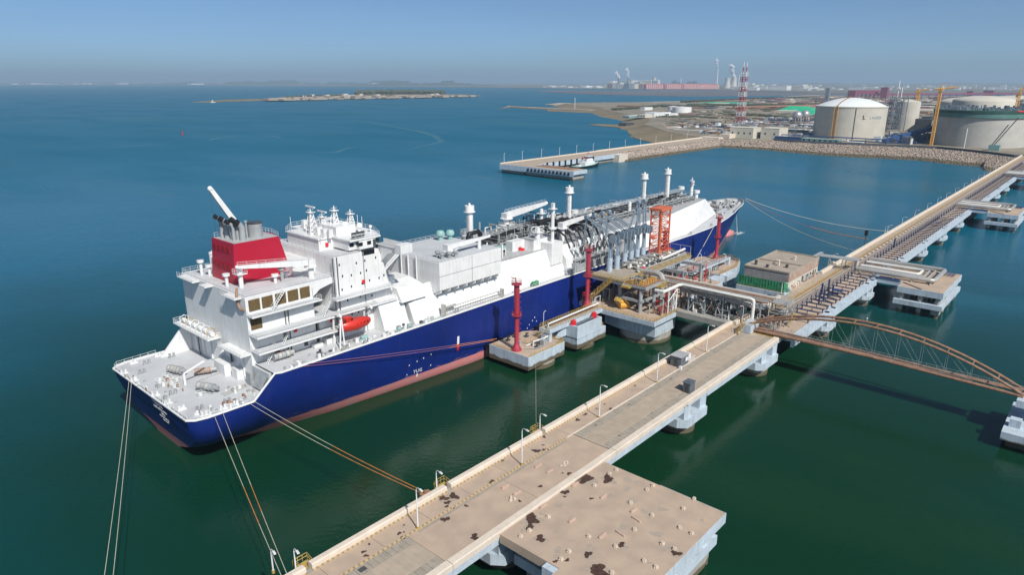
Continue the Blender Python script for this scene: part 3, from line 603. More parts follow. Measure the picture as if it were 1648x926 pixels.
# sloping white casings between accommodation and cargo area
for (x0, x1, ys, z1, yi) in ((101.5, 109.6, 134.2, 25, 139.5), (110.6, 118.6, 133.2, 22.6, 138)):
    mb = MB(); mb.prismx([(ys, 17), (ys + .3, 17.6), (yi - 2.4, z1 - .3), (yi, z1), (yi + 8, z1), (yi + 8, 17)], x0, x1); obj('sloping_casing', mb, 'white', ship)
mb = MB(); mb.prismx([(135, 23.2), (137, 26.6), (142, 27.6), (148, 27.6), (148, 22)], 108, 116.5); obj('sloping_casing', mb, 'white', ship)
mb = MB(); mb.box(107, 119, 141, 166, 17, 25.6); mb.box(108.5, 111, 141.5, 144, 25.6, 29); obj('forward_trunk_end', mb, 'white', ship)
mb = MB()
for k in range(24): x = rnd.uniform(107.5, 118.5); y = rnd.uniform(145, 165); s = rnd.uniform(.2, .8); mb.box(x - s, x + s, y - s, y + s, 25.6, 25.6 + rnd.uniform(.4, 2.2))
mb.rail([(107, 141, 25.6), (107, 166, 25.6)], 1.1, 2, .05); mb.path([(106, 138.5, 24.6), (118.5, 137.5, 25)], .25, 6); mb.path([(106, 139.5, 25), (118.5, 139.3, 25.4)], .2, 6); obj('deck_fittings', mb, 'grey', ship)

# cargo trunk
TB, TT = 26.0, 137.2 
low = [(112, 133.4), (262, 133.4), (311, 144.6)]; top = [(112, 137.2), (252, 137.2), (299, 144.8)]
mir = lambda L: L + [(x, 2 * YC - y) for x, y in L[::-1]]
mb = MB(); mb.loft([[(x, y, 17 if x < 300 else 17.3) for x, y in mir(low)], [(x, y, TB) for x, y in mir(top)]]); trunk = obj('cargo_trunk', mb, 'white', ship)
mb = MB(); mb.prism([(x + (.3 if x < 200 else -.2), y + .25) if y < YC else (x + (.3 if x < 200 else -.2), y - .25) for x, y in mir(top)], TB, TB + .05); td = obj('trunk_deck', mb, 'deck2', trunk)
mb = MB(); mb.rail([(x, 2 * YC - y - .3, TB) for x, y in ((112, 137.2), (252, 137.2), (299, 144.8))], 1.1, 2.5, .06); mb.rail([(144.5, 137.6, TB), (180, 137.6, TB)], 1.1, 2.5, .04); obj('railing', mb, 'white2', trunk)
# machinery house
mb = MB(); mb.prismx([(133, 24.3), (138.2, 21.8), (140, 21.8), (140, 26), (158, 26), (158, 32), (133, 32)], 119.6, 144.2); mh = obj('machinery_house', mb, 'white', ship)
mb = MB(); mb.box(119.9, 143.9, 133.3, 157.7, 32, 32.05); obj('machinery_house_roof', mb, 'deck', mh)
mb = MB(); mb.box(119.5, 144.3, 132.92, 133.0, 28.2, 28.32); mb.box(132, 132.12, 132.92, 133, 24.4, 32); obj('wall_seam', mb, 'grey', mh)
for k in range(8):
    x = 120 + k * 3.3; mb = MB(); mb.prismx([(133.1, 24.2), (133.1, 23.5), (137.9, 21.2), (138.4, 21.9)], x, x + .3); obj('bracket', mb, 'white', mh)
mb = MB(); mb.rail([(120, 157, 32), (120, 133.3, 32)], 1.1, 2, .05); mb.rail([(144, 157, 32), (120, 157.6, 32)], 1.1, 2, .05); obj('railing', mb, 'white2', mh)
for x, y in ((139, 153.6), (141.6, 152)): mb = MB(); mb.cyl(x, y, 32, 33.8, .75, 12); mb.lathe(x, y, [(1.3, 33.6), (1.35, 34.4), (1.0, 35), (.1, 35.2)], 14); obj('ventilator', mb, 'tugg', mh)
for x, y in ((123.5, 136), (125.6, 135.4), (124, 138.4), (127.6, 134.8)): mb = MB(); mb.cyl(x, y, 32, 33.3, .5, 10); mb.cyl(x, y, 33.3, 33.8, .8, 12); obj('ventilator', mb, 'grey', mh)
decrane((126.8, 137.2), 32, 34.4, (143.6, 137.2, 35), .8, ship, .5, False)
mb = MB(); mb.tube((139.3, 137.2, 32), (139.3, 137.2, 34.4), .5, 8); obj('boom_rest', mb, 'white', ship)
for x in (119.5,):
    for y in (142, 145.5, 148.5): mb = MB(); mb.tube((x - .3, y, 25.7), (x - .3, y, 32.6), .22, 6); obj('pipe', mb, 'white2', mh)
mb = MB(); mb.bar((110.5, 150, 25.6), (119.5, 150, 31.6), .5); mb.bar((110.5, 151, 25.6), (119.5, 151, 31.6), .5); obj('ladder', mb, 'grey', mh)
# vent masts
def ventmast(x, y, z0, z1, r=.95, skirt=None):
    mb = MB(); mb.cyl(x, y, z0, z1 - 2, r, 14); m_ = obj('vent_mast', mb, 'white', ship)
    h = MB(); h.cyl(x, y, z1 - 1.9, z1, 1.55, 14); h.cyl(x, y, z1 - 2.05, z1 - 1.9, 1.9, 14); h.cyl(x, y, z1, z1 + .8, .35, 8); obj('mast_head', h, 'white', m_)
    l = MB(); a = [(x - 1.3, y - .9), (x - 1.3, y + .1)]
    for px_, py_ in a: l.bar((px_, py_ - .2, z0), (px_, py_ - .2, z1 - 2), .09)
    for k in range(int((z1 - z0 - 2) / .8)): l.bar((x - 1.3, y - 1.1, z0 + k * .8), (x - 1.3, y - .1, z0 + k * .8), .06)
    for k in range(int((z1 - z0 - 2) / 2.5)): l.rail([(x - 1.9, y - 1.4, z0 + k * 2.5), (x - 1.9, y + .2, z0 + k * 2.5)], .8, 1, .05)
    obj('mast_ladder', l, 'grey', m_)
    return m_
ventmast(151.2, 153, TB, 41.3, 1.1); ventmast(203.6, 153, TB, 41.3, .9); ventmast(256.8, 153, TB, 41.1, .9); ventmast(276.6, 153, TB, 41.3, 1.2)
mb = MB(); mb.box(170.3, 176.3, 134.6, 139, 21, 28.3); obj('mast_house', mb, 'white', ship)
mb = MB(); mb.cyl(173.6, 137, 28.3, 37.5, .6, 10); mb.cyl(173.6, 137, 32.5, 33, 1.4, 10); obj('light_post', mb, 'white', ship)
mb = MB(); mb.cyl(168.9, 139.6, TB, 32.4, .95, 12); mb.box(167.6, 170.4, 138.4, 141, 31.6, 31.9); mb.rail([(167.6, 138.4, 31.9), (170.4, 138.4, 31.9), (170.4, 141, 31.9)], 1, 1, .05, 2, True); mb.box(168.4, 169.6, 139, 140.2, 31.9, 33.2); obj('fire_monitor_post', mb, 'white', ship)
mb = MB(); mb.cyl(201.6, 159, TB, 33.5, .8, 12); mb.box(200.2, 202.8, 157.8, 160.3, 32.6, 32.9); mb.box(200.9, 202, 158.4, 159.5, 32.9, 35); obj('fire_monitor_post', mb, 'white', ship)
mb = MB(); mb.cyl(241, 150, TB, 31.5, .8, 10); obj('fire_monitor_post', mb, 'white', ship)
c = decrane((176.4, 160), TB, 33.5, (198.6, 160, 35.2), 1.1, ship, .8); mb = MB(); mb.cyl(176.4, 160, 30.2, 30.5, 3, 16); mb.rail([(176.4 + 2.8 * math.cos(a), 160 + 2.8 * math.sin(a), 30.5) for a in [k * PI / 4 for k in range(8)]], 1, 3, .06, 2, True); obj('crane_platform', mb, 'white', c)
mb = MB(); mb.cyl(195.8, 160, TB, 33.4, .7, 10); mb.box(194.4, 197.2, 158.6, 161.4, 31.6, 31.8); mb.rail([(194.4, 158.6, 31.8), (197.2, 158.6, 31.8), (197.2, 161.4, 31.8)], 1, 1.4, .05, 2, True); obj('boom_rest', mb, 'white', ship)
# second crane lying over the manifold
c = decrane((184, 141), TB, 31.5, (199.5, 140, 33.2), .9, ship, .6, False)
# deck houses on the trunk
mb = MB(); mb.box(166.6, 175, 139.2, 143.8, TB, 29.6); h_ = obj('deck_house', mb, 'white', ship); mb = MB(); mb.box(166.4, 175.2, 139, 144, 29.6, 29.75); obj('deck_house_roof', mb, 'deck2', h_)
mb = MB(); mb.box(160.5, 166.5, 143, 146, TB, 29.3); obj('deck_house', mb, 'white2', ship)
mb = MB(); mb.box(154, 158.5, 143.8, 146.2, TB, 28.3); obj('generator_box', mb, 'tugg', ship)
mb = MB(); mb.cyl(163.7, 142.4, TB, TB + 1.2, .5, 8); mb.cyl(164.5, 141.9, TB, TB + .8, .5, 8); obj('dry_powder_unit', mb, 'redw', ship)
# pipes, black insulation, valves and domes along the trunk deck
def runpipe(x0, x1, y, z, r, m, loops=()):
    mb = MB(); p = [(x0, y, z)]
    for lx in loops: p += [(lx, y, z), (lx, y, z + 1.8), (lx + 3, y, z + 1.8), (lx + 3, y, z)]
    p.append((x1, y, z)); mb.path(p, r, 8); return obj('cargo_pipe', mb, m, ship)
for k, (y, z, r, m) in enumerate(((146.5, 27.6, .22, 'zinc'), (147.6, 28.2, .38, 'grey'), (148.8, 27.8, .3, 'grey'), (150.2, 29, .4, 'black'), (151.4, 28.6, .3, 'grey'), (155, 28.8, .42, 'black'), (156.5, 28.0, .3, 'zinc'), (158, 28.5, .35, 'white2'), (159.4, 27.9, .25, 'grey'))):
    runpipe(150 + k % 3, 292 - k % 4 * 3, y, z, r, m, [162 + k, 214 + k, 262 + k % 5] if k % 2 else ())
mb = MB()
for x in range(150, 294, 4): mb.box(x, x + .2, 145.8, 160, TB, TB + 1.4 + (x % 3) * .5); mb.bar((x, 145.8, TB), (x, 145.8, 30), .12); mb.bar((x, 160, TB), (x, 160, 30), .12); mb.bar((x, 145.8, 30), (x, 160, 30), .1)
obj('pipe_support', mb, 'grey', ship)
mb = MB(); mb.box(150, 292, 152.3, 153.8, 30, 30.1); g = obj('catwalk', mb, 'grey', ship); mb = MB(); mb.rail([(150, 152.3, 30.1), (292, 152.3, 30.1)], 1.1, 2.5, .05); mb.rail([(150, 153.8, 30.1), (292, 153.8, 30.1)], 1.1, 2.5, .05); mb.rail([(176, 164, TB), (176, 164, 30)], 1, 1, .05); obj('railing', mb, 'white2', g)
def clutter(cx, x0, x1, y0, y1, n, mats, zmax=30.5, z0=TB):
    for k in range(n):
        m = mats[k % len(mats)]; mb = MB(); nm = 'pipe'; x = rnd.uniform(x0, x1); y = rnd.uniform(y0, y1); t = rnd.random()
        if t < .3: s = rnd.uniform(.15, .5); nm = 'valve_box'; mb.box(x - s, x + s, y - s, y + s, z0, z0 + rnd.uniform(.6, 2.4))
        elif t < .55: nm = 'riser_pipe'; mb.cyl(x, y, z0, rnd.uniform(z0 + 1, zmax), rnd.uniform(.12, .45), 8)
        elif t < .8: z = rnd.uniform(z0 + .6, zmax - .6); L = rnd.uniform(1.5, 5); mb.path([(x, y, z0), (x, y, z), (x + L, y, z), (x + L, y, z0)], rnd.uniform(.12, .34), 7)
        else: z = rnd.uniform(z0 + .6, zmax - .6); L = rnd.uniform(1.5, 5); mb.path([(x, y, z0), (x, y, z), (x, y + L, z), (x, y + L, z - 1)], rnd.uniform(.12, .34), 7)
        obj1(nm, mb, m, ship)
clutter(0, 145.5, 156, 140, 158, 60, ('grey', 'black', 'zinc', 'white2'), 30.5)
clutter(0, 157, 186, 146, 165, 150, ('grey', 'black', 'white2', 'grey', 'zinc'), 32.5)
clutter(0, 186, 206, 143, 166, 110, ('black', 'grey', 'white2', 'grey'), 31.5)
clutter(0, 206, 258, 147, 165, 130, ('grey', 'black', 'white2'), 29.2)
clutter(0, 258, 290, 147, 162, 60, ('white2', 'grey'), 29)
mb = MB(); mb.path([(148, 150.5, 28), (148, 150.5, 32.2), (148.6, 150.5, 33), (152.6, 150.5, 33), (153.4, 150.5, 32.2), (153.4, 150.5, 28)], .75, 10); mb.path([(156, 151, 29), (170, 150, 31)], .7, 8); obj('cargo_pipe', mb, 'black', ship)
for x, y in ((186, 150), (190, 146), (181, 152)): mb = MB(); mb.path([(x - 4, y, 31), (x, y, 32), (x + 4, y - 1, 31.4), (x + 5, y - 2, 28)], .85, 8); obj('cargo_pipe', mb, 'black', ship)
mb = MB()
for x in (158, 162, 166, 170, 174): 
    for y in (147, 151): mb.bar((x, y, TB), (x, y, 32.4), .14)
    mb.bar((x, 147, 32.4), (x, 151, 32.4), .12)
for z in (29.5, 32.4): mb.bar((158, 147, z), (174, 147, z), .12); mb.bar((158, 151, z), (174, 151, z), .12); mb.rail([(158, 147, z), (174, 147, z)], 1.1, 1.5, .06)
obj('pipe_tower', mb, 'grey', ship)
mb = MB(); mb.rail([(155, 158, 29.5), (159, 158, 29.5), (159, 162, 29.5), (155, 162, 29.5)], 2, .7, .06, 3, True); mb.box(155, 159, 158, 162, 29.2, 29.5); mb.cyl(157, 160, TB, 29.2, .8, 8); obj('caged_platform', mb, 'white2', ship)
for x, y, h in ((214, 158, 3.4), (240, 156, 2.6), (291.2, 153.6, 4.6), (306, 153, 5), (262, 157, 2.6)):
    z = TB if x < 299 else 18; h = h if x < 299 else 9.2; mb = MB(); mb.cyl(x, y, z, z + h, .8, 10); mb.cyl(x, y, z + h, z + h + 1.3, 1.5, 12); obj('ventilator', mb, 'white2', ship)
mb = MB(); mb.cyl(298.5, 152, TB, 34, .8, 10); mb.bar((296.6, 151, 33.4), (300.6, 153.6, 33.4), .3); mb.box(297.4, 299.6, 151, 153, 32, 32.2); mb.cyl(298.5, 152, 34, 35.5, .25, 6); mb.box(297, 298, 150.5, 151.5, 33.2, 34.2); mb.box(299.6, 300.6, 152.6, 153.6, 33.2, 34.2); obj('fore_mast', mb, 'white', ship)
# manifold: black and grey crossover pipes running down to the starboard side
for k in range(9):
    x = 182.5 + k * 2.6; mb = MB(); mb.path([(x, 150, 29.4), (x, 141.5, 29.8), (x, 138.5, 28.4), (x, 136.2, 24.2)], .36, 8); obj('crossover_pipe', mb, 'black' if k % 4 != 2 else 'grey', ship)
    mb = MB(); mb.path([(x, 136.4, 24.2), (x, 133.2, 24.2)], .4, 8); mb.tube((x, 133.3, 24.2), (x, 132.9, 24.2), .75, 12); mb.tube((x, 134.6, 24.2), (x, 134.4, 24.2), .7, 12); mb.bar((x, 133.8, 17), (x, 133.8, 24), .25); mb.cyl(x, 135.2, 24.4, 26.2, .22, 6); obj('manifold_flange', mb, 'white2', ship)
mb = MB(); mb.box(180, 207, 132, 137, 20.9, 21.2)
for x in range(180, 208, 3): mb.bar((x, 132.2, 17), (x, 132.2, 21), .2); mb.bar((x, 136.5, 17), (x, 136.5, 21), .2)
mb.box(180, 207, 131.4, 131.7, 17.4, 19.6); pl = obj('manifold_platform', mb, 'grey', ship); mb = MB(); mb.rail([(180, 137, 21.2), (180, 132.1, 21.2), (207, 132.1, 21.2)], 1.1, 1.8, .06); obj('railing', mb, 'white2', pl)
clutter(0, 181, 206, 133, 139, 60, ('white2', 'grey', 'dark', 'zinc'), 25.5, 21.2)
mb = MB(); mb.prismx([(132.6, 17), (133.4, 22.5), (137.2, 26), (137, 17)], 176.5, 180.5); obj('manifold_screen', mb, 'white', ship)
mb = MB(); mb.box(179.2, 181.6, 131.6, 133.2, 17, 20.4); mb.cyl(178, 132.4, 17, 19, .9, 10); obj('drip_tank', mb, 'grey', ship)
mb = MB()
for t in (0, 1): mb.path([(208.5, 133.8, 22.6), (210, 133.8, 22.9), (216.5, 133.8, 22.9), (218, 133.8, 22.6)], 1.35, 12)
for x in (210.5, 216): mb.box(x - .2, x + .2, 132.8, 134.8, 17, 22)
obj('white_storage_tank', mb, 'white', ship)
# stowed accommodation ladder on the side
mb = MB(); 
for z in (17.7, 18.5, 19.4): mb.bar((120, 131.7, z), (143.4, 131.7, z), .16)
for k in range(24): mb.bar((120 + k, 131.7, 17.7), (120 + k, 131.7, 19.4), .09); 
mb.box(119.4, 120, 131.2, 132.6, 17, 20.6); mb.box(143.2, 143.6, 131.2, 132.6, 17, 19.8); mb.box(120.5, 125, 132.4, 133, 19, 19.4); obj('accommodation_ladder', mb, 'zinc', ship)
mb = MB(); mb.rail([(112, 131.6, 17), (119, 131.6, 17)], 1.1, 2, .05); mb.tube((104, 132.4, 17.6), (105, 132.4, 17.6), .4, 8); mb.tube((107.3, 132.4, 17.6), (108.3, 132.4, 17.6), .4, 8); obj('mooring_roller', mb, 'tugg', ship)
for x in (158.5, 160.2): mb = MB(); mb.ball((x, 132.4, 17.9), .8, 8, 6); obj('green_hose_reel', mb, 'green', ship)
# lettering and marks on the hull
def hy(x, z, s=-1):
    best = None
    for a, b in zip(fine, fine[1:]):
        zd = zdeck(a[2]); t = min(1, z / zd); xa, xb = lerp(a[0], a[2], t), lerp(b[0], b[2], t)
        if xa <= x <= xb:
            u = (x - xa) / (xb - xa); ya = a[1] + (a[3] - a[1]) * (1 - (1 - t) ** a[4]); yb = b[1] + (b[3] - b[1]) * (1 - (1 - t) ** b[4]); return YC + s * lerp(ya, yb, u)
    return YC + s * 22
def sidetext(body, x, z, size, name='lettering'):
    y0, y1 = hy(x, z), hy(x, z + size); ay = Vector((0, y1 - y0, size)).normalized(); yl, yr = hy(x - 1.5, z), hy(x + 1.5, z); ax = Vector((3, yr - yl, 0)).normalized()
    az = ax.cross(ay); p = Vector((x, y0, z)) + az * .07; return textmesh(name, body, size, 'text', ship, frame(p, ax, ay, az), .015)
sidetext('TUG', 110.2, 3.4, 1.5)
mb = MB()
def mark(x, z, w_, h):
    mb = MB(); mb.add([(x - w_, hy(x - w_, z) - .06, z), (x + w_, hy(x + w_, z) - .06, z), (x + w_, hy(x + w_, z + h) - .06, z + h), (x - w_, hy(x - w_, z + h) - .06, z + h)], [(0, 1, 2, 3)]); return mb
obj('tug_mark', mark(110.2, 2.0, .25, 1.0), 'text', ship)
obj('draught_mark', mark(124.3, 7.8, .4, 2.4), 'text', ship); obj('draught_mark', mark(124.3, 5.8, .4, 2.0), 'redw', ship)
for x, z in ((107, 6.4), (109.6, 6.8), (111.8, 7.1), (114.4, 7.4), (114.6, 4), (106.6, 3.6), (152, 3.3), (154, 4.3), (155, 5.2), (156.5, 6.2), (157.6, 7.0), (158.5, 5.5), (184, 8), (188, 7), (190, 9), (272, 5), (276, 6), (280, 5.5)): obj('draught_mark', mark(x, z, .13, .42), 'text', ship)
rk = Vector((fine[0][2] - fine[0][0], 0, 12.5)).normalized()       # the raked transom
def sterntext(body, y, z, size):
    x = lerp(52.4, 49.3, z / 12.5); az = rk.cross(Vector((0, -1, 0))) * -1
    ax = Vector((0, -1, 0)); az = ax.cross(rk); textmesh('lettering', body, size, 'text', ship, frame(Vector((x, y, z)) + az * .08, ax, rk, az), .015)
sterntext('中能青岛', 148.3, 11.0, 1.35); sterntext('CESI QINGDAO', 148.1, 9.6, 1.0); sterntext('香港', 147.8, 8.4, 1.0); sterntext('HONG KONG', 148, 7.4, .75); sterntext('IMO 9672844', 148, 6.6, .5)
mb = MB()
for z in (0.3, 2.2): pass

# ================================================================== THE CAUSEWAY (west part of the jetty)
D = 9.5
def stripes():
    m = bpy.data.materials.new('black_and_yellow_stripes'); m.use_nodes = True; n = m.node_tree.nodes; l = m.node_tree.links; b = n['Principled BSDF']
    g = n.new('ShaderNodeNewGeometry'); s = n.new('ShaderNodeSeparateXYZ'); l.new(g.outputs['Position'], s.inputs[0])
    k = n.new('ShaderNodeMath'); k.operation = 'MODULO'; k.inputs[1].default_value = .9; l.new(s.outputs[0], k.inputs[0])
    c = n.new('ShaderNodeMath'); c.operation = 'GREATER_THAN'; c.inputs[1].default_value = .4; l.new(k.outputs[0], c.inputs[0])
    x = n.new('ShaderNodeMix'); x.data_type = 'RGBA'; x.inputs[6].default_value = (.28, .215, .15, 1); x.inputs[7].default_value = (.52, .38, .19, 1); l.new(c.outputs[0], x.inputs[0]); l.new(x.outputs[2], b.inputs['Base Color']); b.inputs['Roughness'].default_value = .7; return m
M['stripe'] = stripes()
def shared(name, mesh, m, parent, loc, rz=0):
    o = bpy.data.objects.new(name, mesh); C.objects.link(o); o.parent = parent; o.location = Vector(loc) - origin(parent); o.rotation_euler = (0, 0, rz); return o
def mesh_of(mb, m, name):
    o = obj(name, mb, m); me = o.data; bpy.data.objects.remove(o); return me
def boxmesh(lx, ly, lz, m, name, bev=0):
    mb = MB(); b = bev
    if b: mb.loft([[(-lx/2, -ly/2, -lz), (lx/2, -ly/2, -lz), (lx/2, ly/2, -lz), (-lx/2, ly/2, -lz)], [(-lx/2, -ly/2, -b), (lx/2, -ly/2, -b), (lx/2, ly/2, -b), (-lx/2, ly/2, -b)], [(-lx/2+b, -ly/2+b, 0), (lx/2-b, -ly/2+b, 0), (lx/2-b, ly/2-b, 0), (-lx/2+b, ly/2-b, 0)]])
    else: mb.box(-lx/2, lx/2, -ly/2, ly/2, -lz, 0)
    return mesh_of(mb, m, name)
cw = thing('causeway', 'long concrete causeway with parapets in the foreground beside the ship', 'jetty', (0, 71, 0))
X0, X1 = -60, 187
mb = MB(); mb.box(X0, X1, 64.4, 79.4, 8.6, 9.38); obj('deck_slab', mb, 'under', cw)
mb = MB()
for (a, b) in ((X0, 48), (52, 88), (100, 130), (141.5, 175)): 
    mb.box(a, b, 63.9, 64.7, 7.2, 9.3); mb.box(a, b, 78.6, 79.3, 7.2, 9.3); mb.box(a, b, 68, 68.7, 7.3, 8.6); mb.box(a, b, 73, 73.7, 7.3, 8.6)
mb.box(X0, X1, 63.7, 64.4, 8.2, 9.36); obj('girder', mb, 'cone', cw)
# walkway slabs
pm = {}
def panels(x0, x1, y0, y1, L, m, name='panel', z=9.5, parent=cw, gap=.08):
    n = max(1, round((x1 - x0) / L)); l_ = (x1 - x0) / n; key = (round(l_, 3), y1 - y0, m)
    if key not in pm: pm[key] = boxmesh(l_ - gap, y1 - y0, .12, m, name, .015)
    for k in range(n): shared(name, pm[key], m, parent, (x0 + (k + .5) * l_, (y0 + y1) / 2, z + rnd.uniform(-.012, .012)))
panels(X0, X1, 74.45, 78.3, 9.5, 'cont', 'walkway_slab')
panels(58, 102, 65.3, 74.15, 22, 'cont', 'road_slab')
for a, b in ((X0, 58), (102, X1)): panels(a, b, 67.3, 72.1, 10.6, 'road', 'road_slab')
for a, b in ((20, 58), (102, 184)):
    panels(a, b, 72.2, 74.15, 1.15, 'slab', 'cover_slab', 9.5, cw, .06); panels(a, b, 65.3, 67.2, 1.15, 'slab', 'cover_slab', 9.5, cw, .06)
# ribs in the road surface
mb = MB()
for a, b in ((20, 57), (103, 140)):
    x = a
    while x < b: mb.box(x, x + .5, 67.4, 72.0, 9.49, 9.535); x += 1.0
o = obj('road_rib', mb, 'road', cw); o['kind'] = 'stuff'
# parapets
for a, b in ((X0, 42.6), (43.6, 70.8), (71.8, 97.4), (98.4, 187.0)):
    mb = MB(); mb.prismx([(78.5, 9.4), (78.55, 10.35), (78.75, 10.5), (79.6, 10.5), (79.7, 10.3), (79.7, 8.9), (79.4, 8.9)], a, b); p = obj('parapet', mb, 'para', cw)
    mb = MB(); mb.box(a, b, 78.28, 78.49, 9.5, 9.72); obj('striped_kerb', mb, 'stripe', p)
mb = MB(); mb.prismx([(63.5, 8.9), (63.5, 9.85), (63.65, 9.95), (64.9, 9.95), (65.05, 9.8), (65.1, 9.4)], X0, 57.9); mb.prismx([(63.5, 8.9), (63.5, 9.85), (63.65, 9.95), (64.9, 9.95), (65.05, 9.8), (65.1, 9.4)], 58, 101.9); mb.prismx([(63.5, 8.9), (63.5, 9.85), (63.65, 9.95), (64.9, 9.95), (65.05, 9.8), (65.1, 9.4)], 102, 184); obj('parapet', mb, 'para', cw)
mb = MB(); mb.box(X0, 100, 74.2, 74.42, 9.4, 9.68); obj('striped_kerb', mb, 'stripe', cw)
mb = MB(); mb.box(100.1, X1 - 3, 74.2, 74.42, 9.4, 9.66); obj('kerb', mb, 'para', cw)
mb = MB(); mb.box(60, 99, 73.4, 73.9, 9.5, 9.53)
x = 60
while x < 99: mb.box(x, x + .2, 73.4, 73.95, 9.52, 9.56); x += .55
obj('drain_grating', mb, 'slab', cw)
for x in (48, 30): mb = MB(); mb.box(x, x + 1.2, 72.7, 73.6, 9.51, 9.55); obj('manhole_cover', mb, 'dark', cw)
# yellow landing rails at the parapet gaps
for x in (43.1, 71.3, 97.9):
    mb = MB(); mb.rail([(x - .9, 79.8, 9.5), (x - 1.0, 81.4, 9.5), (x + 1.4, 81.4, 9.5), (x + 1.2, 79.8, 9.5)], 1.1, .8, .08); mb.box(x - 1, x + 1.5, 79.7, 81.4, 9.2, 9.35); obj('landing_railing', mb, 'yellow', cw)
mb = MB(); mb.box(101.96, 102.04, 65.1, 74.2, 9.52, 9.56); obj('expansion_joint', mb, 'dark', cw)
# piers
def pier(x, y0, y1, parent, lx=6.2, cap=(2.9, 5.0), blocks=True, top=8.6):
    mb = MB(); mb.loft([[(x - lx, y0 + 2, cap[0]), (x - lx + 1.5, y0, cap[0]), (x + lx - 1.5, y0, cap[0]), (x + lx, y0 + 2, cap[0]), (x + lx, y1, cap[0]), (x - lx, y1, cap[0])], [(x - lx, y0 + 2, cap[1]), (x - lx + 1.5, y0, cap[1]), (x + lx - 1.5, y0, cap[1]), (x + lx, y0 + 2, cap[1]), (x + lx, y1, cap[1]), (x - lx, y1, cap[1])]])
    p = obj('pier_cap', mb, 'cone', parent); mb = MB(); r = lx * .62
    ring = [(x + r * math.cos(a), y0 + r + 1.0 + r * math.sin(a)) for a in [PI + PI * k / 10 for k in range(11)]] + [(x + r * math.cos(a), y1 - r - 1 + r * math.sin(a)) for a in [PI * k / 10 for k in range(11)]]
    mb.prism(ring, -1.5, cap[0]); obj('pier_shaft', mb, 'under', p)
    if blocks:
        mb = MB()
        for s in (-1, 1): mb.box(x + s * 2.2 - 1.6 * (s > 0) * 0, x + s * (lx - .8), y0 + .8, y0 + 3.4, cap[1], top + .55); mb.box(x + s * 2.2, x + s * (lx - .8), y1 - 3.4, y1 - .6, cap[1], top); mb.box(x + s * 2.2, x + s * (lx - .8), y0 + 6, y0 + 8, cap[1], top)
        obj('bearing_block', mb, 'cone', p)
    return p
for x in (-38, 6, 50, 136, 179.5): pier(x, 63.3, 79.6, cw)
# lighting columns
def lamp(h, label, loc, rz):
    t = thing('street_lamp', label, 'street lamp', (0, 0, 0), 'lamp posts along the jetty')
    mb = MB(); mb.tube((0, 0, 0), (0, 0, h - .7), .13, 8, .09); mb.path([(0, 0, h - .7), (-.1, 0, h - .25), (-.4, 0, h), (-1.3, 0, h + .1)], .07, 6); obj('post', mb, 'white2', t)
    mb = MB(); mb.box(-1.9, -1.1, -.17, .17, h, h + .16); obj('lamp_head', mb, 'white2', t); mb = MB(); mb.cyl(0, 0, 0, .5, .24, 8); obj('base', mb, 'yellow', t)
    t.location = loc; t.rotation_euler = (0, 0, rz); return t
L1 = [(60.4, 'tall white lamp post beside the brown stains near the bottom of the causeway'), (86.1, 'tall white lamp post opposite the square concrete platform'), (111.5, 'tall white lamp post on the causeway next beyond the platform'), (135.6, 'tall white lamp post on the causeway just before the dark kiosk'), (161.3, 'tall white lamp post on the causeway beyond the dark kiosk, nearest the arched footbridge')]
lp = lamp(7.9, L1[0][1], (60.4, 74.3, D), R(80))
for x, lab in L1[1:]: dup(lp, (x, 74.3, D), lab, R(80))
ls = lamp(4.4, 'short white lamp post outside the parapet at the bottom edge of the photo', (41.7, 79.9, 9.5), R(80))
for x, y, lab in ((39.4, 82.3, 'short white lamp post standing lowest, outside the causeway by the stern ropes'), (69.6, 79.9, 'short white lamp post beside the middle landing rail of the causeway'), (98.2, 79.9, 'short white lamp post beside the third landing rail, below the red tower')): dup(ls, (x, y, 9.5), lab, R(80))
far_x = [352.9, 357.5, 384.5, 410.6, 439.4, 465.4, 490.3, 517.3, 546, 573.6, 600.5, 624.4, 652, 680, 708]
for k, x in enumerate(far_x): dup(ls, (x, 79.0, 9.2), ['first', 'second', 'third', 'fourth', 'fifth', 'sixth', 'seventh', 'eighth', 'ninth', 'tenth', 'eleventh', 'twelfth', 'thirteenth', 'fourteenth', 'last'][k] + ' short lamp post along the far stretch of the trestle, counted from the ship', R(80))
dup(ls, (226.3, 79.2, 9.5), 'white lamp post beside the corner of the netted substation', R(80))
dup(ls, (276.4, 79.4, 9.5), 'left one of two lamp posts where the overhead pipe bridge meets the trestle', R(80)); dup(ls, (280, 79.6, 9.5), 'right one of two lamp posts where the overhead pipe bridge meets the trestle', R(80))
# kiosks and scatter on the causeway
k1 = thing('kiosk', 'dark grey metal cabin with a flat roof against the causeway parapet', 'kiosk', (149.5, 75.6, D))
mb = MB(); mb.box(147.3, 151.2, 74.3, 77.2, D, 12.2); obj('wall', mb, 'gate', k1); mb = MB(); mb.box(147.1, 151.4, 74.1, 77.4, 12.2, 12.35); obj('roof', mb, 'deck2', k1)
mb = MB(); mb.box(149.7, 150.8, 74.22, 74.3, 10.6, 11.6); obj('window', mb, 'white2', k1); mb = MB(); mb.box(147.22, 147.3, 75.2, 76.2, D, 11.6); obj('door', mb, 'dark', k1)
mb = MB(); mb.box(152.6, 154.4, 75.2, 77, D, 11.2); mb.rail([(151.6, 74.2, D), (154.6, 74.2, D)], 1.3, 1, .07); tag(obj('cabinet', mb, 'white2'), 'small white cabinet with a rail right behind the dark grey cabin', 'cabinet')
mb = MB(); mb.box(146.3, 147.0, 73.7, 74.3, D, 10.3); tag(obj('bin', mb, 'white2'), 'small white box at the foot of the dark grey cabin', 'box')
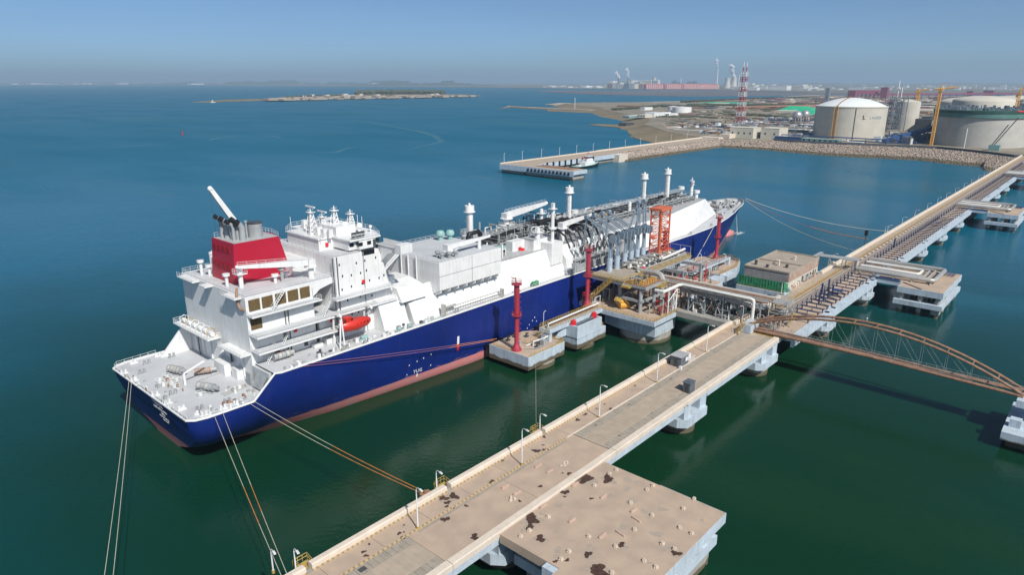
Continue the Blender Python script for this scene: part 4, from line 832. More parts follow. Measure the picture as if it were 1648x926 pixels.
k2 = thing('kiosk', 'small dark sentry box standing at the right parapet of the causeway', 'kiosk', (136.4, 66.2, D))
mb = MB(); mb.box(135.2, 137.6, 65.4, 67.2, D, 11.9); obj('wall', mb, 'gate', k2); mb = MB(); mb.box(135.05, 137.75, 65.25, 67.35, 11.9, 12.1); mb.box(135.6, 137.2, 65.7, 66.9, 12.1, 12.25); obj('roof', mb, 'gate', k2); mb = MB(); mb.box(135.14, 135.2, 65.8, 66.7, D, 11.4); obj('door', mb, 'dark', k2)
# stains and debris
def blob(cx, cy, r, z, sx=1, sy=1, n=22, seed=0):
    q = random.Random(seed); ph = [q.uniform(0, 6.28) for _ in range(4)]
    return [(cx + sx * r * (1 + .28 * math.sin(2 * a + ph[0]) + .22 * math.sin(3 * a + ph[1]) + .16 * math.sin(5 * a + ph[2])) * math.cos(a), cy + sy * r * (1 + .28 * math.sin(2 * a + ph[0]) + .22 * math.sin(3 * a + ph[1]) + .16 * math.sin(5 * a + ph[2])) * math.sin(a), z) for a in [2 * PI * k / n for k in range(n)]]
pf = thing('square_platform', 'square concrete platform with stains and small lifting blocks joined to the causeway', 'platform', (82, 51, 0))
def stain(px, py, r, m='stain', par=None, sx=1, sy=1, seed=1):
    p = PZ(px, py, D); mb = MB()
    if m == 'stain' and r > .5: hb = MB(); hb.sheet(blob(p.x + .1, p.y, r * 1.3, 9.532 + (seed % 7) * .0007, sx, sy, 22, seed + 40)); obj('damp_patch', hb, 'dust', par or pf)
    for j in range(2 if r > .9 else 1): mb.sheet(blob(p.x + j * .5 * r, p.y + j * .4 * r, r * (1 - .25 * j), 9.545 + .004 * j + (seed % 5) * .0008, sx, sy, 22, seed + j))
    return obj('oil_stain' if m == 'stain' else 'damp_patch', mb, m, par or pf)
c4 = lambda x, y: (760 + x * 420 / 1648, 780 + y * 420 / 1648); c6 = lambda x, y: (860 + x * 200 / 1543, 680 + y * 200 / 1543); c5 = lambda x, y: (420 + x * 340 / 1648, 780 + y * 340 / 1648); b4 = lambda x, y: (400 + x * 500 / 1619, 640 + y * 500 / 1619)
for k, (q, r) in enumerate(((c4(375, 225), 1.3), (c4(365, 270), .8), (c4(430, 345), .9), (c4(730, 445), .75), (c4(940, 385), .7), (c4(1288, 438), .8), (c4(800, 560), 1.5), (c4(525, 490), .4), (c4(600, 482), .4), (c4(585, 52), .8), (c4(583, 80), .3), (c4(752, 92), .4), (c6(560, 690), 1.6), (c6(640, 710), 1.4), (c6(915, 712), 1.2))): stain(*q, r * .85, 'stain', pf, 1, 1, k)
for k, (q, r) in enumerate(((c4(300, 108), .35), (c4(437, 15), .3), (c4(15, 335), .8), (c6(430, 640), .5), (c6(350, 635), .25), (c5(1425, 110), .9), (c5(1505, 95), 1), (c5(1455, 145), .6), (c5(1450, 175), .4), (c5(1435, 275), .8), (b4(1500, 280), .8), (b4(1545, 275), .6), (b4(1535, 250), .3), (b4(1270, 440), .6), (b4(1325, 330), .4), (b4(1540, 207), .5), (c5(800, 530), .4), (c5(820, 560), .4), (c5(1080, 385), .4), (c5(1105, 420), .4), (c5(845, 470), .25), (c5(1115, 320), .2), (c5(1115, 375), .2), (c5(1500, 185), .3), (c5(1600, 170), .4), (b4(1520, 465), .4))): stain(*q, r * .85, 'stain', cw, 1, 1, k)
b3 = lambda x, y: (900 + x * 400 / 1425, 480 + y * 400 / 1425)
for k, (q, r) in enumerate(((b3(105, 700), .7), (b3(150, 668), .6), (b3(295, 638), .6), (b3(435, 503), .4), (b3(640, 465), .3), (b3(215, 635), .35), (b3(260, 610), .3), (b3(530, 660), .25), (b3(400, 612), .3), (b3(345, 790), .3), (b3(735, 620), .3), (b3(850, 455), .25), (b3(870, 300), .3), (b3(815, 275), .3), (b3(210, 730), .3))): stain(*q, r * .9, 'stain', cw, 1, .7, k)
for k in range(34):
    x, y = rnd.uniform(70, 96), rnd.uniform(40, 62); mb = MB(); mb.sheet(blob(x, y, rnd.uniform(.25, .9), 9.535 + (k % 6) * .0012, rnd.uniform(.6, 1.4), 1, 14, k)); obj('damp_patch', mb, 'dust', pf)
# the platform itself
mb = MB(); mb.box(58, 97.6, 39.0, 51.4, 7.9, 9.52); mb.box(68.2, 97.4, 51.4, 63.5, 7.9, 9.52); obj('deck_slab', mb, 'cont', pf)
mb = MB(); mb.box(57.9, 97.72, 38.9, 39.0, 7.6, 9.49); mb.box(97.6, 97.7, 39, 51.4, 7.6, 9.49); mb.box(97.4, 97.5, 51.4, 63.4, 7.6, 9.49); mb.box(66.9, 68.1, 50.9, 53.7, 7.2, 9.48); mb.box(57, 68, 51.4, 51.5, 7.6, 9.49); obj('edge_beam', mb, 'cone', pf)
mb = MB(); mb.box(57, 96.6, 39.6, 41.6, 3.6, 5.4); mb.box(94.6, 96.6, 41.6, 62, 3.6, 5.4); mb.box(70, 72, 52, 62, 3.6, 5.4)
for x in (62, 72, 82, 92, 95.4): mb.box(x, x + 1.4, 40.1, 41.3, 5.4, 7.9)
obj('lower_beam', mb, 'cone', pf)
mb = MB()
for x in (60, 66, 72, 78, 84, 90, 95.2):
    for y in ((41, 47, 53, 60) if x > 70 else (41, 47)): mb.cyl(x, y, -1.5, 7.9 if y > 42 and x < 95 else 3.6, .75, 10)
mb.prismy([(56, .2), (94, .2), (95.5, 3.6), (56, 3.6)], 40.2, 41.2); obj('pile', mb, 'under', pf)
pier(93, 63.3, 79.6, cw); pier(74, 63.3, 79.6, cw)
for xa, xb in ((58.1, 77.9), (78, 97.5)):
    for ya, yb in ((39.1, 51.3), (51.4, 63.4)):
        if ya > 50 and xa < 68: xa = 68.3
        mb = MB(); mb.box(xa, xb - .02, ya, yb - .02, 9.4, 9.528); obj('deck_panel', mb, 'cont', pf)
lug = MB(); lug.loft([[(-.3, -.3, 0), (.34, -.3, 0), (.34, .3, 0), (-.3, .3, 0)], [(-.22, -.22, .42), (.28, -.22, .42), (.28, .22, .42), (-.22, .22, .42)]]); lug.tube((-.25, 0, .2), (-.5, 0, .2), .08, 8); M['lugc'] = mat('lug_concrete', (.52, .43, .34), .85, .1, 2); lug_me = mesh_of(lug, 'lugc', 'lifting_block')
for q in [(480, 210), (360, 297), (305, 335), (610, 430), (560, 478), (735, 335), (905, 398), (1025, 293), (1135, 200), (1000, 122), (1103, 40), (1140, 12), (1400, 98), (1332, 158), (1310, 280), (1385, 315), (1200, 380), (1277, 415), (1085, 490), (1160, 528), (882, 565)]:
    p = PZ(*c4(*q), D); shared('lifting_block', lug_me, 'cont', pf, (p.x, p.y, 9.52), rnd.uniform(-.3, .3))
for q in [(1015, 600), (930, 650), (745, 795)]: p = PZ(*c6(*q), D); shared('lifting_block', lug_me, 'para', pf, (p.x, p.y, 9.52), 0)
M['salmon'] = mat('salmon_steel', (.50, .36, .29), .6, .15, 2)
bm_ = MB(); bm_.box(-.85, .85, -.16, .16, 0, .3); bm_.box(-.95, -.85, -.1, .1, 0, .2); bar_me = mesh_of(bm_, 'salmon', 'steel_bar')
for q, par in [((450, 142), pf), ((632, 232), pf), ((830, 80), pf), ((1020, 168), pf), ((822, 330), pf), ((1035, 228), pf), ((935, 318), pf), ((650, 5), pf)]:
    p = PZ(*c4(*q), D); shared('steel_bar', bar_me, 'salmon', par, (p.x, p.y, 9.53), 0 if q not in ((1035, 228), (935, 318)) else R(80))
for q in [b4(1510, 360), b4(1570, 388), b4(1338, 467), b4(1400, 500), c4(210, 20), c4(282, 57)]: p = PZ(*q, D); shared('steel_bar', bar_me, 'salmon', cw, (p.x, p.y, 9.51), 0)
for q in [b4(1360, 540), c6(370, 530)]:
    p = PZ(*q, D); mb = MB()
    for k in range(8): a, b_ = rnd.uniform(-.9, .9), rnd.uniform(-.5, .5); s = rnd.uniform(.08, .25); mb.box(p.x + a - s, p.x + a + s, p.y + b_ - s * .6, p.y + b_ + s * .6, 9.5, 9.5 + rnd.uniform(.1, .4))
    o = obj('concrete_rubble', mb, 'para', cw)

# ================================================================== ARCHED FOOTBRIDGE
fb = thing('arched_footbridge', 'rusty brown arched steel footbridge crossing the water at the right', 'footbridge', (186.5, 40, 0))
def arch(y): t = (72.6 - y) / 65.2; return 11.8 - 1.9 * t + 7.6 * (4 * t * (1 - t))
for x in (184.8, 188.0):
    ys = [72.6 - 65.2 * k / 24 for k in range(25)]; mb = MB(); mb.path([(x + (186.4 - x) * .0, y, arch(y)) for y in ys], .33, 8); obj('arch_rib', mb, 'rust', fb)
for x in (184.8, 188.0): mb = MB(); mb.path([(x, 72.6, 10.3), (x, 40, 10.4), (x, 7.4, 9.6)], .42 if x < 186 else .2, 8); obj('chord', mb, 'rust', fb)
mb = MB()
for k in range(1, 12): y = 72.6 - 65.2 * k / 12; mb.tube((184.8, y, arch(y)), (188, y, arch(y)), .13, 6)
for k in range(25): y = 72.6 - 65.2 * k / 25; mb.tube((184.8, y, 10.2), (188, y, 10.2), .1, 6)
obj('cross_tie', mb, 'rust', fb)
mb = MB()
for x in (184.8, 188.0):
    for k in range(1, 12):
        y = 72.6 - 65.2 * k / 12; mb.bar((x, y, 10.3), (x, y, arch(y)), .035)
        if k < 11: y2 = y - 65.2 / 12; mb.bar((x, y2, 10.3), (x, y, arch(y)), .025)
obj('hanger', mb, 'grey', fb)
mb = MB(); mb.box(185.3, 187.6, 8, 72.4, 10.35, 10.42); obj('walkway', mb, 'rust', fb)
mb = MB()
for x in (185.3, 187.6): mb.rail([(x, 72, 10.42), (x, 8, 9.9)], 1.1, 2.2, .04)
obj('railing', mb, 'grey', fb)
for y in (43,): mb = MB(); mb.cyl(188, y, arch(y), arch(y) + .9, .06, 6); mb.ball((188, y, arch(y) + 1.0), .2, 8, 6); obj('lamp', mb, 'white2', fb)
mb = MB(); mb.box(182.4, 189, 71.2, 74.2, 9.6, 12.0); mb.cyl(184, 72.6, 8, 9.6, 1, 12); obj('end_support', mb, 'cone', fb)
ladder((179.5, 74, 9.6), (182.6, 73.2, 12.6), 1.1, 10, 'yellow', fb); mb = MB(); mb.rail([(182.6, 74.2, 12), (182.6, 71, 12), (185, 71, 12)], 1.1, 1, .07); obj('railing', mb, 'yellow', fb)
fp = thing('bridge_pier', 'concrete pier carrying the right end of the arched footbridge', 'pier', (183, 5, 0))
mb = MB(); mb.box(174.2, 194, -3, 9.4, 2.4, 4.3); obj('pier_cap', mb, 'cone', fp); mb = MB(); mb.box(177, 192, -2, 8.4, -1.5, 2.4); obj('pier_shaft', mb, 'under', fp)
mb = MB(); mb.cyl(184, 3.5, 4.3, 7.6, 1.1, 14); mb.cyl(188.5, 3.5, 4.3, 7.6, 1.1, 14); obj('column', mb, 'cone', fp); mb = MB(); mb.box(182.4, 190, 1.5, 8.4, 7.6, 9.3); mb.box(178, 180, 6.4, 8.6, 4.3, 6.2); obj('bearing_beam', mb, 'cone', fp)

# ================================================================== TRESTLE running to the shore
tr = thing('trestle', 'long concrete pipe trestle with blue steel beams running to the shore', 'jetty', (190, 70, 0)); XE = 835
mb = MB(); mb.box(187.4, XE, 70.2, 78.2, 8.7, 9.4); obj('deck_slab', mb, 'under', tr)
mb = MB(); mb.box(187.4, XE, 62.6, 70.2, 8.2, 8.8); obj('pipe_deck', mb, 'cont', tr)
for k in range(15): x = 187.4 + k * 43.2; mb = MB(); mb.box(x, x + 43.1, 60.6, 62.6, 8.3, 8.95); mb.box(x, x + 43.1, 60.6, 61.4, 6.7, 8.3); mb.box(x, x + 43.1, 77.9, 78.6, 7.2, 9.3); obj('girder', mb, 'cone', tr)
panels(188, 560, 73.9, 77.6, 15, 'road', 'road_slab', 9.5, tr); panels(560, XE, 73.9, 77.6, 60, 'road', 'road_slab', 9.5, tr)
for a, b in ((187.4, 222.3), (262.5, XE)):
    n = max(1, int((b - a) / 30)); 
    for k in range(n): l_ = (b - a) / n; mb = MB(); mb.prismx([(77.6, 9.4), (77.65, 10.3), (77.8, 10.45), (78.75, 10.45), (78.9, 10.3), (78.9, 8.9), (78.2, 8.9)], a + k * l_, a + (k + 1) * l_ - .1); obj('parapet', mb, 'para', tr)
for y, z, r, m in ((73.2, 9.85, .20, 'zinc'), (72.6, 9.8, .16, 'rust'), (72.0, 9.95, .26, 'zinc'), (71.3, 9.85, .2, 'rust'), (74.3, 9.75, .18, 'rust'), (75.0, 9.75, .14, 'yellow'), (73.7, 9.8, .16, 'yellow')):
    mb = MB(); mb.tube((190, y, z), (XE, y, z), r, 8); obj('pipe', mb, m, tr)
mb = MB(); mb.box(200, 275, 73.35, 73.75, 9.5, 9.62); mb.box(200, 275, 72.25, 72.4, 9.9, 10.05); obj('cable_tray', mb, 'yellow', tr)
ty = boxmesh(2.2, .9, .12, 'cream', 'tray_cover'); x = 284
while x < 640: shared('tray_cover', ty, 'cream', tr, (x, 72.9, 10.25)); x += 5.4
mb = MB(); mb.box(190, XE, 69.9, 71.0, 9.35, 9.75); M['mauve'] = mat('walkway_grating', (.26, .22, .23), .7, .15, .8); obj('grating_walkway', mb, 'mauve', tr)
mb = MB(); x = 205
while x < 700: mb.box(x - .1, x + .1, 69.72, 69.9, 9.7, 11.1); x += 1.5 if x < 280 else 3
mb.box(205, 700, 69.76, 69.86, 10.95, 11.08); mb.box(205, 700, 69.76, 69.86, 10.3, 10.4); obj('railing', mb, 'zinc', tr)
bm1 = MB(); bm1.box(-.12, .12, -3.6, 3.6, .18, .42); bm1.box(-.2, .2, -3.6, 3.6, .42, .46); bm1.box(-.16, .16, -3.3, -3.0, -.9, .2); bm1.box(-.16, .16, 3.0, 3.3, -.9, .2); bm1.box(-.1, .1, 0, .2, -.9, .2); me1 = mesh_of(bm1, 'bluep', 'cross_beam')
bm2 = MB(); bm2.box(-.1, .1, -.1, .1, -1.4, 1.2); M['navy'] = mat('navy_post', (.03, .05, .10), .5, .2, 1); me2 = mesh_of(bm2, 'navy', 'rail_post')
x = 205; k = 0
while x < 760:
    if not any(a < x < a + 22 for a in (272, 461, 650)): shared('cross_beam', me1, 'bluep', tr, (x, 66, 9.65))
    shared('rail_post', me2, 'bluep', tr, (x + 1, 69.6, 9.9)); x += 4.3 if x < 420 else 6; k += 1
mb = MB()
for k in range(4): x = 226 + k * 4.5; mb.box(x, x + .4, 66.5, 67, 8.8, 12.2); mb.bar((x, 62.5, 10.1), (x + 4.5, 69, 10.1), .2)
mb.box(240, 243, 64, 67, 10.3, 10.45); mb.box(244, 244.5, 69.3, 69.8, 9, 13); mb.box(237, 237.5, 69.3, 69.8, 9, 13); mb.box(330, 331, 69.3, 69.8, 9, 13); mb.box(396, 398, 64, 67, 10.3, 10.45); obj('blue_frame', mb, 'bluep', tr)
for y, z, r, m in ((63.5, 9.5, .28, 'zinc'), (68.2, 9.4, .22, 'grey')): 
    mb = MB(); mb.tube((262, y, z), (XE, y, z), r, 8); obj('pipe', mb, m, tr)
for x in (222.5, 265.6, 308.8, 352, 395.2, 438.4, 481.6, 524.8, 568, 611.2, 654.4, 697.6, 740.8): pier(x, 60.4, 78.6, tr, 4.6, (2.6, 4.3), True, 8.4)
ld = PZ(1390, 385, 12); cb = thing('camera_mast', 'dark pole with a black box head beside the trestle parapet', 'mast', (ld.x, 80, 9))
mb = MB(); mb.cyl(ld.x, 80, 7, 14.2, .2, 6); obj('post', mb, 'dark', cb); mb = MB(); mb.box(ld.x - .8, ld.x + .6, 79.3, 80.5, 13.8, 16); obj('box_head', mb, 'black', cb)
# expansion loop platforms
lo = thing('loop_platform', 'nearer concrete platform carrying the bent pipe loop beside the trestle', 'platform', (280, 50, 0), 'pipe loop platforms')
mb = MB(); mb.box(264.2, 296.2, 38.1, 52.4, 7.3, 9.5); mb.box(270.5, 295, 52.4, 60.6, 7.9, 9.5); obj('deck_slab', mb, 'cone', lo)
mb = MB(); mb.box(264.4, 296, 38.3, 52.2, 9.5, 9.53); mb.box(270.7, 294.8, 52.2, 60.6, 9.5, 9.53); obj('deck_surface', mb, 'cont', lo)
mb = MB(); mb.box(263.6, 296.4, 37.8, 41, 3.2, 4.9); mb.box(293.4, 296.4, 41, 53, 3.2, 4.9); mb.box(263.6, 266, 41, 53, 3.2, 4.9); obj('lower_beam', mb, 'cone', lo)
mb = MB()
for x in (265.5, 275, 285, 294.5):
    for y in (39.5, 45, 51): mb.cyl(x, y, -1.5, 7.3, .8, 10)
for x in (266, 272, 294): mb.prismy([(x - 1.4, 1.2), (x + 1.4, 1.2), (x + 2, 3.2), (x - 2, 3.2)], 38.5, 41)
obj('pile', mb, 'under', lo)
def uloop(xa, xb, y, z, r, m, y0=69):
    c = r * 1.6; mb = MB(); mb.path([(xa, y0, z), (xa, y + c, z), (xa + c * .3, y + c * .3, z), (xa + c, y, z), (xb - c, y, z), (xb - c * .3, y + c * .3, z), (xb, y + c, z), (xb, y0, z)], r, 10); return obj('pipe_loop', mb, m, lo)
uloop(273.6, 293, 43.2, 11.0, .8, 'zinc'); uloop(276.5, 290.6, 45.8, 10.8, .42, 'zinc'); uloop(278.2, 289, 47.5, 10.8, .35, 'grey'); uloop(280, 287.2, 49.4, 11.0, .5, 'pipew')
mb = MB()
for y in (44, 50, 56, 62, 67): mb.box(272, 294.5, y - .15, y + .15, 9.9, 10.15); mb.box(273, 273.4, y - .2, y + .2, 9.3, 9.9); mb.box(292.6, 293.4, y - .2, y + .2, 9.3, 9.9); mb.box(283, 283.4, y - .2, y + .2, 9.3, 9.9)
obj('pipe_support', mb, 'zinc', lo)
mb = MB()
for k in range(4): mb.bar((289 + k * 1.8, 39.5, 10.1), (289 + k * 1.8, 44.5, 10.1), .16); mb.bar((288.6, 40 + k * 1.4, 10.1), (295.2, 40 + k * 1.4, 10.1), .12)
mb.box(270.3, 271.2, 53, 66, 9.6, 9.9); mb.box(271, 273, 54, 61, 9.5, 9.65); obj('blue_frame', mb, 'bluep', lo)
mb = MB(); mb.bar((264.4, 45, 9.7), (270, 52, 9.7), .2); obj('cable_duct', mb, 'dark', lo)
dup(lo, (469, 50, 0), 'second concrete platform carrying a bent pipe loop, farther up the trestle'); dup(lo, (655, 50, 0), 'farthest concrete pipe loop platform, cut by the right edge of the photo')

# ================================================================== BERTH: dolphins, platforms, towers
def dolphin(t, poly, z0, z1, pier_c, pr, m='cone'):
    mb = MB(); mb.prism(poly, z0, z1); obj('concrete_cap', mb, m, t)
    cx = sum(p[0] for p in poly) / len(poly); cy = sum(p[1] for p in poly) / len(poly)
    mb = MB(); mb.prism([(cx + (x - cx) * .985, cy + (y - cy) * .985) for x, y in poly], z1, z1 + .05); obj('deck_surface', mb, 'cont', t)
    mb = MB(); mb.cyl(pier_c[0], pier_c[1], -1.5, z0, pr, 28); obj('pier_shaft', mb, 'under', t)
d1 = thing('breasting_dolphin', 'concrete dolphin carrying the nearest red tower against the ship side', 'dolphin', (143, 121, 0))
dolphin(d1, [(134.2, 113.6), (150.6, 113.6), (152.4, 125.5), (149, 128.6), (134.2, 128.6)], 1.5, 5.5, (143.4, 119.5), 6.4)
mb = MB(); mb.rail([(150.4, 118, 5.55), (150.4, 114, 5.55), (148, 114, 5.55)], 1, 1, .09); mb.rail([(134.5, 127, 5.55), (134.5, 120, 5.55)], .7, 1, .08); mb.box(134.5, 150, 113.7, 113.85, 5.5, 5.75); mb.box(150.3, 150.5, 114, 124, 5.5, 5.75); obj('railing', mb, 'yellow', d1)
mb = MB(); mb.box(134.4, 142, 128.6, 130.4, 1.5, 5.2); mb.box(144, 150, 128.4, 130.6, 1, 5); obj('fender', mb, 'black', d1)
def hook(x, y, z, par): mb = MB(); mb.box(x - .6, x + .6, y - .5, y + .5, z, z + .5); mb.cyl(x, y, z + .5, z + 1.3, .3, 8); mb.box(x - .2, x + .9, y - .2, y + .2, z + .9, z + 1.2); return obj('mooring_hook', mb, 'dark', par)
hook(140, 126.5, 5.5, d1); hook(143.5, 127, 5.5, d1); hook(141.5, 116.6, 5.5, d1); hook(146, 124.5, 5.5, d1)
mb = MB(); mb.path([(141.5, 118, 5.6), (141.5, 118, 7), (145.5, 117.4, 7), (147.4, 117.3, 7.3), (147.4, 117.3, 11), (149, 117.3, 11), (173, 117.3, 11.2)], .28, 8); mb.path([(140, 119.5, 5.8), (143, 119, 6), (147, 118.2, 6.2), (148.2, 118.2, 10.6), (173, 118.4, 10.6)], .18, 6); obj('fire_pipe', mb, 'pipew', d1)
mb = MB(); mb.path([(138, 118.6, 5.7), (140, 116, 5.9), (144, 115.5, 5.9), (144.6, 117, 6.2)], .14, 6); mb.box(143.3, 144.6, 115.6, 117, 5.5, 7.4); mb.box(138.8, 139.8, 121, 122, 5.5, 6.9); obj('valve_gear', mb, 'grey', d1)
def redtower(x, y, z0, z1, label):
    t = thing('fire_monitor_tower', label, 'tower', (x, y, z0), 'red fire monitor towers'); h = z1 - z0
    mb = MB(); mb.lathe(x, y, [(1.5, z0), (1.5, z0 + .3), (.85, z0 + 1.6), (.62, z0 + 2.2), (.62, z0 + h * .52), (.75, z0 + h * .52), (.75, z1 - 1.4)], 16); obj('column', mb, 'mred', t)
    mb = MB(); mb.cyl(x, y, z0 + h * .5, z0 + h * .5 + .25, 1.5, 14); mb.rail([(x + 1.4 * math.cos(a), y + 1.4 * math.sin(a), z0 + h * .5 + .2) for a in [k * PI / 4 for k in range(8)]], 1.1, 2, .07, 2, True); mb.cyl(x, y, z1 - 1.5, z1 - 1.25, 1.5, 14); mb.rail([(x + 1.4 * math.cos(a), y + 1.4 * math.sin(a), z1 - 1.3) for a in [k * PI / 4 for k in range(8)]], 1.1, 2, .07, 2, True); obj('platform', mb, 'mred', t)
    mb = MB()
    for s in (-.25, .25): mb.bar((x + .95, y + s, z0 + 1), (x + .95, y + s, z1 - 1.4), .07)
    for k in range(int((h - 2.4) / .7)): mb.bar((x + .95, y - .25, z0 + 1 + k * .7), (x + .95, y + .25, z0 + 1 + k * .7), .05)
    for k in range(int((h - 5) / 1.6)): z = z0 + 3 + k * 1.6; mb.path([(x + .75, y - .45, z), (x + 1.6, y - .35, z), (x + 1.6, y + .35, z), (x + .75, y + .45, z)], .05, 4)
    obj('ladder', mb, 'mred', t)
    mb = MB(); mb.path([(x - .4, y, z1 - 1.4), (x - .4, y, z1 + .2), (x - .2, y + .3, z1 + .5)], .16, 6); mb.tube((x - .3, y + .1, z1 + .2), (x - 1.6, y + .6, z1 + .8), .2, 8, .11); obj('monitor_nozzle', mb, 'rust', t)
    return t
redtower(136.1, 119.7, 5.5, 26.6, 'tall red fire monitor tower on the nearest dolphin'); redtower(173.8, 122.4, 9.0, 29.0, 'tall red fire monitor tower left of the loading platform')
redtower(258.4, 118.4, 9.0, 27.6, 'tall red fire monitor tower in front of the ship bow'); redtower(216.2, 119, 18.6, 28.6, 'short red tower beside the orange lattice tower')
fbk = thing('fender_block', 'high pale blue concrete block with two red rollers between the dolphins', 'dolphin', (163, 117, 0))
mb = MB(); mb.box(156.2, 171.3, 113.1, 127.5, 1.4, 5.0); obj('concrete_cap', mb, 'cone', fbk)
mb = MB(); mb.box(156, 168.7, 112.95, 113.6, 5, 8.7); mb.box(156, 168.7, 117.2, 117.9, 5, 8.7); mb.box(168, 168.7, 113.6, 117.2, 5, 8.7); mb.box(156, 156.7, 113.6, 117.2, 5, 8.7); mb.box(156.7, 168, 113.6, 117.2, 5, 7.2); mb.box(155.9, 168.8, 112.9, 113, 4.7, 5); mb.prismy([(156.2, 5), (156.2, 8.7), (150.6, 5)], 117.2, 117.8); obj('upper_wall', mb, 'cone', fbk)
for x, y in ((157.2, 115.4), (167.4, 115.0)): mb = MB(); mb.tube((x - .8, y - .5, 9.0), (x + .9, y + .6, 9.1), .85, 14); obj('red_roller', mb, 'redw', fbk)
mb = MB(); mb.tube((158, 115.6, 8), (167, 115, 8.6), .45, 10); obj('roller_shaft', mb, 'gate', fbk)
mb = MB(); mb.cyl(163.5, 119.4, -1.5, 1.4, 6.2, 28); obj('pier_shaft', mb, 'under', fbk); mb = MB(); mb.box(157, 170, 127.5, 130.3, 1, 4.6); obj('fender', mb, 'black', fbk)
mb = MB(); mb.rail([(171, 121, 5), (171, 114, 5), (169, 114, 5)], 1, 1, .09); mb.box(169, 170.6, 114.2, 116, 5, 6.4); obj('railing', mb, 'yellow', fbk)
# foot and pipe bridge from the dolphin to the loading platform
gb = thing('link_bridge', 'narrow concrete link bridge with yellow rails between the nearest dolphin and the loading platform', 'footbridge', (160, 118, 9))
mb = MB(); mb.box(147, 174.2, 116.3, 120.4, 8.2, 9.3); mb.box(147.2, 148.4, 116.6, 120, 5.5, 8.2); obj('girder', mb, 'cone', gb); mb = MB(); mb.box(147, 174.2, 118.9, 120.2, 9.3, 9.36); obj('walkway', mb, 'cont', gb)
mb = MB(); mb.rail([(147.2, 116.5, 9.35), (174, 116.5, 9.35)], 1.1, 1.3, .09); mb.rail([(147.2, 120.3, 9.35), (174, 120.3, 9.35)], 1.1, 1.3, .09); mb.rail([(147.2, 116.5, 9.35), (141.5, 120, 5.6), (141.5, 122, 5.6)], 1.1, 1.3, .09); obj('railing', mb, 'yellow', gb)
mb = MB(); mb.tube((149, 117.9, 9.8), (174, 117.9, 9.8), .2, 8); mb.tube((149, 118.5, 9.7), (174, 118.5, 9.7), .14, 8); obj('pipe', mb, 'rust', gb)
# loading platform
lpf = thing('loading_platform', 'large two-storey loading platform full of pipework beside the ship manifold', 'platform', (190, 112, 0))
mb = MB(); mb.prism([(173.8, 97.3), (189, 97.3), (189, 101.5), (229, 101.5), (229, 127), (176, 127), (173.8, 117)], 7.6, 9.0); obj('lower_deck', mb, 'cone', lpf)
mb = MB(); mb.prism([(174.1, 97.6), (188.8, 97.6), (188.8, 101.8), (228.6, 101.8), (228.6, 126.7), (176.2, 126.7), (174.1, 117)], 9.0, 9.05); obj('deck_surface', mb, 'cont', lpf)
mb = MB(); mb.prism([(176.8, 98.6), (189.2, 98.6), (190, 100), (190, 118), (178, 118), (176.8, 112)], 3.0, 7.6); mb.box(205, 222, 104, 122, 3, 7.6); obj('pier_cap', mb, 'cone', lpf)
mb = MB(); mb.cyl(184.2, 106.4, -1.5, 3.0, 8.2, 32); mb.cyl(213.5, 112, -1.5, 3, 7.5, 28); obj('pier_shaft', mb, 'under', lpf)
mb = MB()
for x, y in ((180.1, 114), (178.9, 105.6), (185.4, 104.6), (192, 105), (192, 114), (205, 105), (205, 114), (218, 114), (184.3, 123), (196, 123), (207, 123), (219, 123), (218, 105)): mb.cyl(x, y, 9.05, 17.6, .62, 12)
obj('column', mb, 'grey', lpf)
mb = MB(); mb.box(177.6, 222.4, 111.4, 124.6, 17.4, 18.5); mb.box(178, 190, 103.6, 111.4, 17.2, 17.9)
mb.box(178, 190, 103.3, 103.6, 17.0, 18.0)
for x in (180, 192, 205, 218): mb.box(x - .5, x + .5, 103.6, 124, 16.4, 17.4)
mb.box(178.6, 222, 113.4, 114.4, 16.4, 17.4); mb.box(178.4, 190, 104.8, 105.4, 12.4, 13.2); mb.box(178.6, 190, 113.6, 114.2, 12.4, 13.2); mb.box(178.5, 179.1, 105.4, 113.6, 12.4, 13.2); obj('upper_deck', mb, 'grey', lpf)
mb = MB(); mb.box(177.9, 222.1, 111.7, 124.3, 18.5, 18.55); obj('deck_surface', mb, 'slab', lpf)
mb = MB(); mb.rail([(177.8, 124.4, 18.5), (177.8, 111.6, 18.5), (222.2, 111.6, 18.5), (222.2, 124.4, 18.5)], 1.1, 1.5, .12); mb.box(177.4, 222.6, 111.2, 111.38, 18.3, 18.6); mb.box(177.4, 177.58, 111.2, 124.6, 18.3, 18.6); obj('railing', mb, 'yellow', lpf)
mb = MB(); mb.rail([(174, 116.5, 9.05), (174, 97.5, 9.05), (188.8, 97.5, 9.05)], 1.1, 1.4, .1); mb.rail([(174, 121, 9.05), (176.2, 126.8, 9.05)], 1.1, 1.4, .1); obj('railing', mb, 'yellow', lpf)
mb = MB(); mb.box(178.1, 189.9, 103.7, 111.3, 17.9, 17.95); obj('deck_surface', mb, 'rust', lpf)
ladder((175.2, 124, 9.4), (177.4, 115.5, 18.4), 1.3, 18, 'yellow', lpf)
mb = MB(); mb.bar((174.6, 124, 9.2), (176.8, 115.5, 18), .3); mb.bar((175.9, 124, 9.2), (178.1, 115.5, 18), .3); mb.rail([(174.6, 124, 9.6), (176.8, 115.5, 18.4)], 1.1, 1.6, .09); mb.box(176.4, 180, 108.6, 111.4, 16.9, 17.5); mb.box(183.6, 187.5, 101.4, 103.6, 16.9, 17.2); mb.rail([(183.6, 101.4, 17.2), (187.5, 101.4, 17.2), (187.5, 103.6, 17.2)], 1.1, 1, .14); mb.prismy([(176.6, 12), (179.4, 9.2), (180.4, 10), (177.6, 13)], 112, 114); obj('stairs', mb, 'yellow', lpf)
